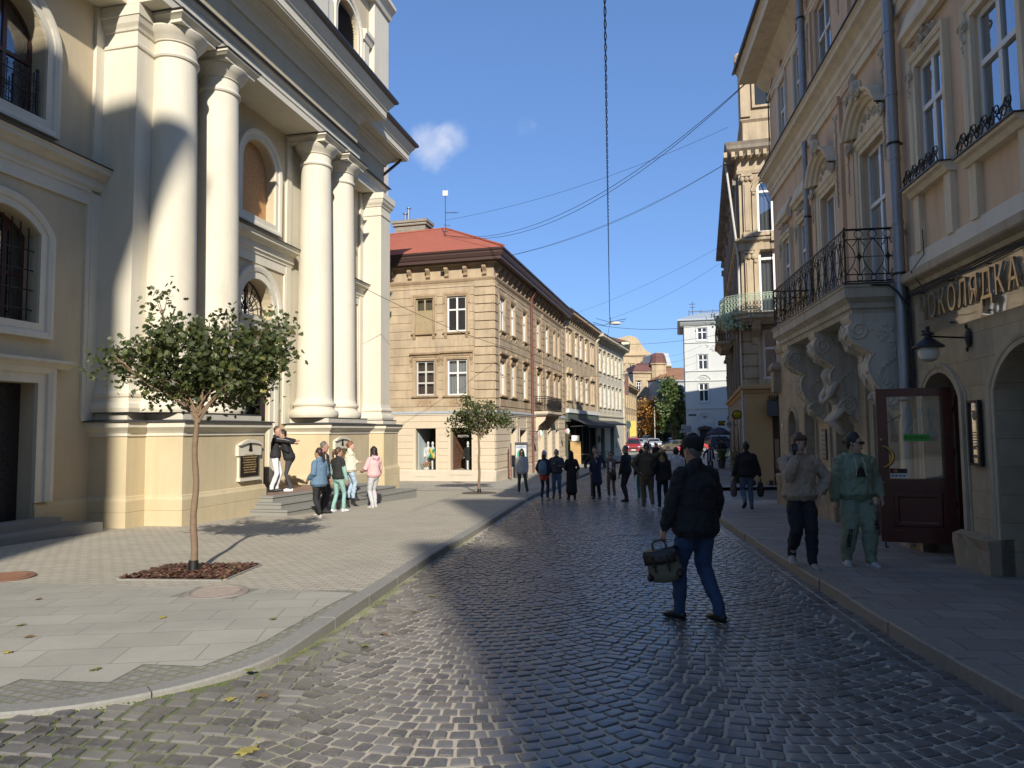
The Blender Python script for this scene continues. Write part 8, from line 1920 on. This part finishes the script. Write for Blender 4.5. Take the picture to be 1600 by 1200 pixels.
# ------------------------------------------------------------------ street furniture and signs beyond
def pole_thing(name, label, cat, loc, h, rr=.04, mat=None):
    ro = empty(name, loc, 0, label, cat); m = MB(); m.tube([(0, 0, 0), (0, 0, h)], rr, 8); m.build('pole', mat or M['grey'], ro); return ro
p = pole_thing('signpost', 'grey signpost with two sign backs before the white building', 'sign', cz(25.2, 104), 3.5)
m = MB(); m.box(-.55, .1, -.03, -.06, 2.7, 3.4); m.build('sign_back', M['grey'], p)
m = MB(); m.box(-.75, .35, -.03, -.06, 2.2, 2.6); m.build('sign_back', M['grey'], p)
p = pole_thing('signpost', 'second grey signpost with square sign back, beside the first one', 'sign', cz(26.2, 106), 3.3)
m = MB(); m.box(-.45, .45, -.03, -.06, 2.3, 3.2); m.build('sign_back', M['grey'], p)
p = pole_thing('lamp_post', 'pale lamp post in front of the orange tree', 'lamp post', cz(22.6, 113), 6.2, .07, M['whitegrey']); m = MB(); m.tube([(0, 0, 7), (.8, -.3, 7.3)], .05, 6); m.build('arm', M['whitegrey'], p); m = MB(); m.ball((.95, -.35, 7.28), .3, .15, .1); m.build('lamp_head', M['grey'], p)
p = pole_thing('traffic_mirror', 'round pale sign on a pole beside the orange tree', 'sign', cz(24.6, 117.2), 4.6, .05); m = MB(); m.loops([[(.42 * math.cos(t), -.06 - o, 4.4 + .42 * math.sin(t)) for t in [2 * math.pi * k / 20 for k in range(20)]] for o in (0, .05)]); m.build('disc', M['white'], p)
p = pole_thing('lamp_post', 'slim grey pole beside the low tan house', 'lamp post', cz(15.2, 95), 6.4, .06)
p = pole_thing('street_sign', 'round green road sign board on the right edge of the yellow posters', 'sign', cz(15.6, 96), 3.6, .05); m = MB(); m.loops([[(.4 * math.cos(t), -.06 - o, 3.5 + .55 * math.sin(t)) for t in [2 * math.pi * k / 16 for k in range(16)]] for o in (0, .05)]); m.build('sign_back', simple('dark_green_sign', (.02, .05, .04)), p)
bn = tag(MB().box(-.45, .45, -.03, .03, -1.1, 1.1).build('banner', simple('yellow_banner', (.62, .46, .10))), 'yellow banner hanging on the low tan house', 'banner'); bn.location = (17.2, 101.5, 1.9); bn.rotation_euler = (0, 0, R(-15))
# yellow round hanger sign, white round sign, small rectangular sign on the ornate house's street front
def round_sign(label, u, n, z, rr, face, mark):
    x, y = OR.w(u, n); ro = empty('hanging_sign', (x, y, z), R(-4), label, 'sign')
    m = MB(); m.loops([[(r_ * math.cos(t), o, r_ * math.sin(t)) for t in [2 * math.pi * k / 28 for k in range(28)]] for o, r_ in ((-.05, rr - .01), (-.05, rr), (.05, rr), (.05, rr - .01))]); m.build('disc', face, ro)
    m = MB(); m.loops([[(r_ * math.cos(t), o, r_ * math.sin(t)) for t in [2 * math.pi * k / 28 for k in range(28)]] for o, r_ in ((-.056, rr - .045), (-.056, rr + .005), (.056, rr + .005), (.056, rr - .045))], False); m.build('rim', M['black'] if face is M['yel'] else M['white'], ro)
    m = MB(); m.tube([(rr, 0, 0), (rr + n * .5, .05, 0)], .02, 6); m.build('bracket', M['black'], ro)
    m = MB()
    if mark == 'hanger':
        m.tube([(-.02, -.06, .11), (0, -.06, .13), (.02, -.06, .11), (.0, -.06, .08), (0, -.06, .05)], .010, 6); m.tube([(0, -.06, .05), (.14, -.06, -.05), (-.14, -.06, -.05), (0, -.06, .05)], .012, 6); m.box(-.09, .09, -.07, -.055, -.12, -.09)
    else: m.tube([(.06 * math.cos(t), -.06, .06 * math.sin(t)) for t in [2 * math.pi * k / 20 for k in range(21)]], .012, 5); m.tube([(.12 * math.cos(t), -.06, .12 * math.sin(t)) for t in [2 * math.pi * k / 20 for k in range(21)]], .008, 5)
    m.build('mark', M['black'] if mark == 'hanger' else M['grey'], ro); return ro
round_sign('round yellow sign with a black clothes hanger sticking out from the ornate corner house', 2.6, .25, 2.35, .21, M['yel'], 'hanger')
round_sign('round white sign below and left of the yellow hanger sign', 8.2, .4, 1.95, .20, M['whitegrey'], 'ring')
x, y = OR.w(13.0, .55); s3 = empty('hanging_sign', (x, y, 2.05), R(-4), 'dark rectangular cafe sign with yellow letters beside the round white sign', 'sign'); m = MB(); m.box(-.32, .32, -.05, .05, -.14, .14); m.build('board', M['black'], s3); text('letters', 'CAFE', .22, M['yel'], s3, (0, -.06, 0), (R(90), 0, 0), .01); m = MB(); m.tube([(.2, 0, .14), (.6, 0, .5)], .03, 6); m.build('bracket', M['whitegrey'], s3)
# grey parasol and terrace plants
x, y = 14.0, 48.3; ps = empty('parasol', (x, y, gz(y) + .12), 0, 'grey cafe parasol along the right pavement', 'parasol')
m = MB(); m.tube([(0, 0, 0), (0, 0, 2.6)], .03, 8); m.build('pole', M['dkgrey'], ps)
m = MB(); N = 8
m.loops([[(rr_ * math.cos(2 * math.pi * k / N), rr_ * math.sin(2 * math.pi * k / N), z) for k in range(N)] for rr_, z in ((.03, 2.62), (.4, 2.5), (.85, 2.22), (.85, 2.08))], False); m.build('canopy', cloth((.075, .078, .11)), ps)
def planter(label, x, y, h, seed, d=.12):
    ro = empty('planter', (x, y, gz(y) + d), 0, label, 'plant'); r = random.Random(seed); m = MB(); m.lathe(0, 0, [(.18, 0), (.26, .5), (.28, .55), (.2, .55)], 14); m.build('pot', M['dkgrey'], ro)
    leaves('foliage', [Vector((r.gauss(0, .16), r.gauss(0, .16), r.uniform(.5, h))) for k in range(420)], .12, LG, ro, r, [(0, -.6), (.3, 0), (0, .65), (-.3, 0)], (.2, .2))
planter('dark potted conifer left of the man under the grey parasol', *OR.w(17.2, 2.3), 1.8, 3)
planter('low potted bush behind the man under the grey parasol', *OR.w(14.8, .7), 1.2, 4)
r = random.Random(31); x, y = OR.w(1.3, .28); cv = empty('climbing_plant', (x, y, gz(y) + .12), 0, 'dry climbing shrub against the ochre shop corner', 'plant'); m = MB()
for k in range(16):
    q_ = [(r.uniform(-.15, .15), r.uniform(-.12, .1), 0)]
    for j in range(7): q_.append((q_[-1][0] + r.gauss(0, .06), q_[-1][1] + r.gauss(0, .04), q_[-1][2] + r.uniform(.22, .46)))
    m.tube(q_, [.02 - .0024 * j for j in range(8)], 5)
m.build('stem', simple('dry_stem', (.07, .05, .03)), cv); leaves('foliage', [Vector((r.gauss(0, .18), r.gauss(0, .12), abs(r.gauss(.2, .7)))) for k in range(420)], .09, LG, cv, r, None, (.3, .25))
# A-board, green sandwich sign
x, y = OR.w(-.12, -1.62); ab = empty('sandwich_board', (x, y, gz(y) + .12), -OR.a, 'small green sandwich board leaning in the ochre shop doorway', 'sign'); m = MB(); m.loops([[(a, .1 + b, c) for a in (-.16,) for b, c in ((0, 0), (.04, 0), (.1, .7), (.06, .7))], [(.16, .1 + b, c) for b, c in ((0, 0), (.04, 0), (.1, .7), (.06, .7))]]); m.build('board', simple('green_board', (.12, .28, .08)), ab); m = MB(); m.loops([[(x_, .092 + z * .085, z) for x_, z in q_] for q_ in ([(-.11, .1), (.11, .1), (.11, .6), (-.11, .6)],)], True); m.build('panel', simple('pale_green_panel', (.3, .42, .22)), ab)
# poster stand by the brown house, round flags, shop rack
def onB(u, n): return BB_.w(u, n)
x, y = onB(2.75, .6); pst = empty('poster_stand', (x, y, gz(y) + KH), -R(12), 'tall grey advertising stand with a round green face poster beside the brown house', 'advertising stand'); pst.scale = (.52, 1, .78)
m = MB(); m.box(-.62, .62, -.06, .06, 0, 2.35); m.build('frame', M['dkgrey'], pst); m = MB(); m.box(-.54, .54, -.07, -.055, .45, 2.15); po = m.build('poster', simple('poster_paper', (.60, .61, .60)), pst)
m = MB(); m.loops([[(.40 * math.cos(t), -.075 - o, 1.48 + .40 * math.sin(t)) for t in [2 * math.pi * k / 28 for k in range(28)]] for o in (0, .006)]); m.build('green_disc', simple('poster_green', (.05, .36, .20)), po)
m = MB(); m.box(-.17, .17, -.09, -.08, 1.58, 1.63); m.box(-.04, .04, -.09, -.08, 1.36, 1.6); m.box(-.12, .12, -.09, -.08, 1.27, 1.31); m.ball((-.14, -.085, 1.52), .06, .006, .035); m.ball((.14, -.085, 1.52), .06, .006, .035); m.build('face_print', M['white'], po)
m = MB(); m.loops([[(.32 * math.cos(t), -.075 - o, .68 + .20 * math.sin(t)) for t in [2 * math.pi * k / 24 for k in range(24)]] for o in (0, .006)]); m.build('red_disc', simple('poster_red', (.55, .12, .12)), po); m = MB(); m.box(-.5, .5, -.078, -.07, 1.98, 2.1); m.build('title_strip', simple('poster_blue', (.3, .36, .48)), po)
x, y = onB(1.7, .3); rk = empty('souvenir_rack', (x, y, gz(y) + KH), -BB_.a - R(75), 'colourful souvenir rack in the doorway behind the advertising stand', 'rack'); rk.scale = (.45, 1, .85); rr = random.Random(3); m = MB(); m.box(-.5, .5, .0, .06, 0, 2.1); m.build('frame', M['dkgrey'], rk)
mats = [simple('souvenir_%s' % n, c) for n, c in (('orange', (.6, .2, .08)), ('blue', (.12, .2, .42)), ('pink', (.55, .25, .35)), ('green', (.15, .35, .2)))]; m = MB()
for i in range(9):
    for j in range(4): m.cur = (rr.randint(0, 3) if j < 2 else 0); m.box(-.46 + j * .23, -.27 + j * .23, -.03, 0, .1 + i * .21, .28 + i * .21)
m.build('souvenirs', mats, rk)
def stripe_ball(label, u, z):
    x, y = onB(u, .7); ro = empty('shop_flag', (x, y, z), 0, label, 'sign'); m = MB(); mm = [M['white'], simple('stripe_red', (.5, .22, .26)), simple('stripe_blue', (.25, .4, .55)), simple('stripe_green', (.12, .42, .2))]
    for k in range(8):
        m.cur = k % 4 if k % 2 else 0; m.loops([[(.16 * math.sin(t) * math.cos(a), .06 * math.sin(t) * math.sin(a), -.2 * math.cos(t)) for t in [math.pi * j / 8 for j in range(9)]] for a in (2 * math.pi * k / 8, 2 * math.pi * (k + .5) / 8, 2 * math.pi * (k + 1) / 8)], False, True, False)
    m.build('striped_bulb', mm, ro); m = MB(); m.tube([(0, 0, .1), (-.65, .15, .15)], .02, 6); m.build('bracket', M['black'], ro); return ro
stripe_ball('striped bulb shop sign next to the red brown downpipe', 6.9, 1.55); stripe_ball('striped bulb shop sign under the iron balcony of the brown house', 15.5, 1.65)
p = pole_thing('signpost', 'thin dark green pole under the striped bulb sign', 'pole', (*onB(13.6, 1.0), gz(47) + KH), 2.3, .03, M['dgreen'])
# cafe furniture under the dark awning
def table(x, y, lb):
    ro = empty('cafe_table', (x, y, gz(y) + KH), R(17), lb, 'table', 'cafe tables under the dark awning'); m = MB(); m.box(-.35, .35, -.35, .35, .72, .76); m.build('table_top', M['tanwood'], ro)
    for a in (-.3, .3):
        for b in (-.3, .3): m = MB(); m.tube([(a, b, 0), (a, b, .72)], .02, 6); m.build('leg', M['black'], ro)
for i, (u, n) in enumerate(((2.2, .9), (6.8, 1.0), (10.6, 1.0))): table(*TH.w(u, n), ['wooden cafe table at the near end of the dark awning', 'middle wooden cafe table under the dark awning', 'cafe table at the far end of the dark awning'][i])
wb = empty('menu_stand', (*TH.w(1.2, .5), gz(53) + KH), R(10), 'wooden menu stand at the near end of the dark awning', 'menu board'); m = MB(); m.box(-.4, .4, -.05, .05, 0, 1.7); m.build('board', simple('ochre_wood', (.42, .27, .11), .7, .3), wb); m = MB(); m.box(-.3, .3, -.07, -.05, 1.75, 2.15); m.build('white_card', M['white'], wb)
# roof antenna
an = empty('roof_antenna', (-3.42, 36.7, 11.7), 0, 'television antenna mast on the red tiled roof', 'antenna'); m = MB(); m.tube([(0, 0, -.2), (0, 0, 2.6)], .022, 6); m.build('mast', M['dkgrey'], an)
m = MB(); m.box(-.14, .14, -.04, .04, 2.4, 2.68); m.build('panel', M['whitegrey'], an); m = MB(); m.tube([(-.05, 0, 1.5), (.7, 0, 1.5)], .012, 5); [m.tube([(.05 + .07 * k, -.15, 1.5), (.05 + .07 * k, .15, 1.5)], .008, 4) for k in range(9)]; m.tube([(-.1, 0, .85), (.25, 0, .8)], .015, 5); m.tube([(-.12, 0, .5), (.12, 0, .5)], .03, 5); m.build('aerial', M['dkgrey'], an)
# bird-like finial on the corner of the eave
# ------------------------------------------------------------------ overhead wires and hanging lamp
def cable(label, a, b, sag, rr, n=28, strands=1, group=None):
    a, b = Vector(a), Vector(b); m = MB()
    for s in range(strands):
        pts = []
        for i in range(n + 1):
            t = i / n; p = a.lerp(b, t); p.z -= sag * 4 * t * (1 - t) * (1 + .10 * s); p.x += .012 * s; pts.append(tuple(p))
        m.tube(pts, rr, 5)
    return tag(m.build('overhead_cable', M['wire']), label, 'cable', group)
GW = 'cables strung across the street'
o = MB(); A, B = Vector((.44, 3.0, 8.38)), Vector((6.28, 45, 8.75)); N = 400
for ph in (0, math.pi):
    o.tube([tuple(A.lerp(B, i / N) + Vector((.016 * math.cos(i * .9 + ph), 0, .016 * math.sin(i * .9 + ph)))) for i in range(N + 1)], .010, 5)
tag(o.build('overhead_cable', M['wire']), 'thick twisted cable running along the street overhead to the hanging lamp', 'cable')
cable('sagging double cable from the red roof antenna to the eaves of the peach townhouse', (-3.4, 36.7, 12.0), (7.3, 20.5, 12.2), 1.6, .010, strands=2, group=GW)
cable('cable from the brown house corner to the ornate corner house cornice', (-.2, 34.5, 10.3), (9.3, 29.3, 13.0), .5, .008, strands=2, group=GW)
cable('cross-street cable holding the hanging lamp', (4.9, 53.5, 10.0), (16.5, 50, 9.6), .75, .016, group=GW)
cable('slanting wire from the tan house eaves to the ornate house, upper one', (4.3, 52, 10.2), (12.5, 42, 12.6), .3, .007, group=GW)
cable('slanting wire from the hanging lamp to the ornate house', (6.3, 45, 8.8), (12.5, 42, 11.6), .3, .007, group=GW)
cable('faint wire low across the far street by the pale stuccoed house', (8.2, 65, 9.6), (21, 62, 10.6), .5, .014, group=GW)
for i in range(4): cable(['first of four fine wires before the white building, uppermost', 'second of four fine wires before the white building', 'third of four fine wires before the white building', 'lowest of four fine wires before the white building'][i], (12.5, 78, 9.8 - i * .7), (27, 100, 13.6 - i * 1.0), .8, .012, group=GW)
cable('wire dropping from the hanging lamp towards the pale stuccoed house', (6.3, 45, 8.6), (8.3, 66, 7.5), .2, .012, group=GW)
cable('thin wire along the brown house front at first floor height', (-8.0, 33.5, 6.5), (13.5, 70, 7.5), 1.2, .011, group=GW)
cable('thin wire from a church column to the brown corner house', (*CH.w(9.6, -.2), 6.9), (.2, 34.2, 5.6), .2, .010, group=GW)
cable('high faint wire rising from the antenna to the ornate house attic', (-3.4, 36.7, 12.8), (9.8, 31, 15.2), .5, .008, group=GW)
hl = empty('hanging_lamp', (6.35, 45.2, 8.55), 0, 'street lamp hanging from cables over the middle of the street', 'street lamp')
m = MB(); m.tube([(0, 0, .35), (0, 0, 0)], .02, 6); m.tube([(-1.1, .3, .1), (-.4, 0, -.15), (.1, 0, .1), (1.0, -.1, .25)], .018, 5); m.tube([(-.9, .2, .35), (.1, 0, .02), (.9, 0, .1)], .014, 5); m.box(-.06, .06, -.06, .06, -.1, .15); m.build('hanger', M['black'], hl)
m = MB(); m.loops([[(.35 + rx_ * math.cos(t), ry_ * math.sin(t), z) for t in [2 * math.pi * k / 16 for k in range(16)]] for rx_, ry_, z in ((.12, .08, .10), (.32, .16, .04), (.36, .18, -.06), (.2, .1, -.10))]); m.build('lamp_head', M['whitegrey'], hl)

# ------------------------------------------------------------------ camera, sun, sky
PX, ROLL = math.atan(73.6 / 1110), .0095
cd = bpy.data.cameras.new('camera'); cam = bpy.data.objects.new('camera', cd); COL.objects.link(cam); S.camera = cam
cd.sensor_fit = 'HORIZONTAL'; cd.sensor_width = 36; cd.lens = 36 * 1110 / 1600; cd.clip_start = .05; cd.clip_end = 3000
cam.matrix_world = Matrix.Translation((0, 0, 1.70)) @ Matrix.Rotation(math.pi / 2 + PX, 4, 'X') @ Matrix.Rotation(-ROLL, 4, 'Z')
sd = bpy.data.lights.new('sun', 'SUN'); sun = bpy.data.objects.new('sun', sd); COL.objects.link(sun); sd.energy = SUN_E; sd.angle = R(.7); sd.color = (1, .93, .82)
az, el = R(SUN_AZ), R(SUN_EL); to_sun = Vector((math.sin(az) * math.cos(el), -math.cos(az) * math.cos(el), math.sin(el)))
sun.rotation_euler = to_sun.to_track_quat('Z', 'Y').to_euler(); sun.location = to_sun * 60
wd = bpy.data.worlds.new('World'); S.world = wd; wd.use_nodes = True; nt = wd.node_tree; nt.nodes.clear()
def wn(t_, **kw):
    x = nt.nodes.new(t_)
    for k, v in kw.items(): setattr(x, k, v)
    return x
L_ = nt.links.new
sky = wn('ShaderNodeTexSky', sky_type='NISHITA', sun_disc=False); sky.sun_elevation = el; sky.sun_rotation = math.pi - az; sky.altitude = 300; sky.air_density = 1.0; sky.dust_density = .25; sky.ozone_density = 2.2
bg = wn('ShaderNodeBackground'); bg.inputs[1].default_value = SKY_E; ow = wn('ShaderNodeOutputWorld')
# two small wisps of cloud
tc = wn('ShaderNodeTexCoord')
def wisp(dirv, rad, sc, lo, hi, amt, base):
    dv = wn('ShaderNodeVectorMath', operation='DISTANCE'); L_(tc.outputs['Generated'], dv.inputs[0]); dv.inputs[1].default_value = dirv
    mr = wn('ShaderNodeMapRange', interpolation_type='SMOOTHERSTEP'); mr.inputs['From Min'].default_value = 0; mr.inputs['From Max'].default_value = rad; mr.inputs['To Min'].default_value = 1; mr.inputs['To Max'].default_value = 0; L_(dv.outputs['Value'], mr.inputs[0])
    nz = wn('ShaderNodeTexNoise'); nz.inputs['Scale'].default_value = sc; nz.inputs['Detail'].default_value = 7; nz.inputs['Roughness'].default_value = .6; nz.inputs['Distortion'].default_value = .25; L_(tc.outputs['Generated'], nz.inputs['Vector'])
    ad = wn('ShaderNodeMath', operation='MULTIPLY_ADD'); L_(mr.outputs[0], ad.inputs[0]); ad.inputs[1].default_value = .8; L_(nz.outputs['Fac'], ad.inputs[2])
    m2 = wn('ShaderNodeMapRange', interpolation_type='SMOOTHSTEP'); m2.inputs['From Min'].default_value = lo; m2.inputs['From Max'].default_value = hi; m2.inputs['To Max'].default_value = amt; L_(ad.outputs[0], m2.inputs[0])
    mx = wn('ShaderNodeMix', data_type='RGBA'); L_(m2.outputs[0], mx.inputs[0]); L_(base, mx.inputs[6]); mx.inputs[7].default_value = (CLOUD, CLOUD * .98, CLOUD * .97, 1); return mx.outputs[2]
gm = wn('ShaderNodeGamma'); gm.inputs[1].default_value = .60; L_(sky.outputs[0], gm.inputs[0]); hsv = wn('ShaderNodeMix', data_type='RGBA', blend_type='MULTIPLY'); hsv.inputs[0].default_value = 1; L_(gm.outputs[0], hsv.inputs[6]); hsv.inputs[7].default_value = (.74, 1.09, 1.70, 1)
c = wisp(tuple(pixdir(672, 228)), .075, 10, 1.0, 1.5, .5, hsv.outputs[2]); c = wisp(tuple(pixdir(708, 214)), .060, 13, .98, 1.45, .45, c); c = wisp(tuple(pixdir(822, 198)), .045, 20, 1.05, 1.6, .28, c)
L_(c, bg.inputs[0]); L_(bg.outputs[0], ow.inputs[0])
S.view_settings.view_transform = 'Standard'; S.view_settings.look = 'None'; S.view_settings.gamma = 1; S.view_settings.exposure = EXPO; S.view_settings.use_curve_mapping = False
S.cycles.max_bounces = 6; S.cycles.diffuse_bounces = 4; S.cycles.glossy_bounces = 3; S.cycles.transparent_max_bounces = 10; S.cycles.transmission_bounces = 4; S.cycles.sample_clamp_indirect = 6; S.cycles.use_denoising = True
S.cycles.caustics_reflective = False; S.cycles.caustics_refractive = False
# lettering becomes ordinary meshes
bpy.context.view_layer.update(); _dg = bpy.context.evaluated_depsgraph_get()
for o in [o for o in S.objects if o.type == 'FONT']:
    me = bpy.data.meshes.new_from_object(o.evaluated_get(_dg)); n = bpy.data.objects.new('tmp', me); COL.objects.link(n); n.parent = o.parent; n.matrix_basis = o.matrix_basis; nm = o.name
    bpy.data.objects.remove(o); n.name = nm
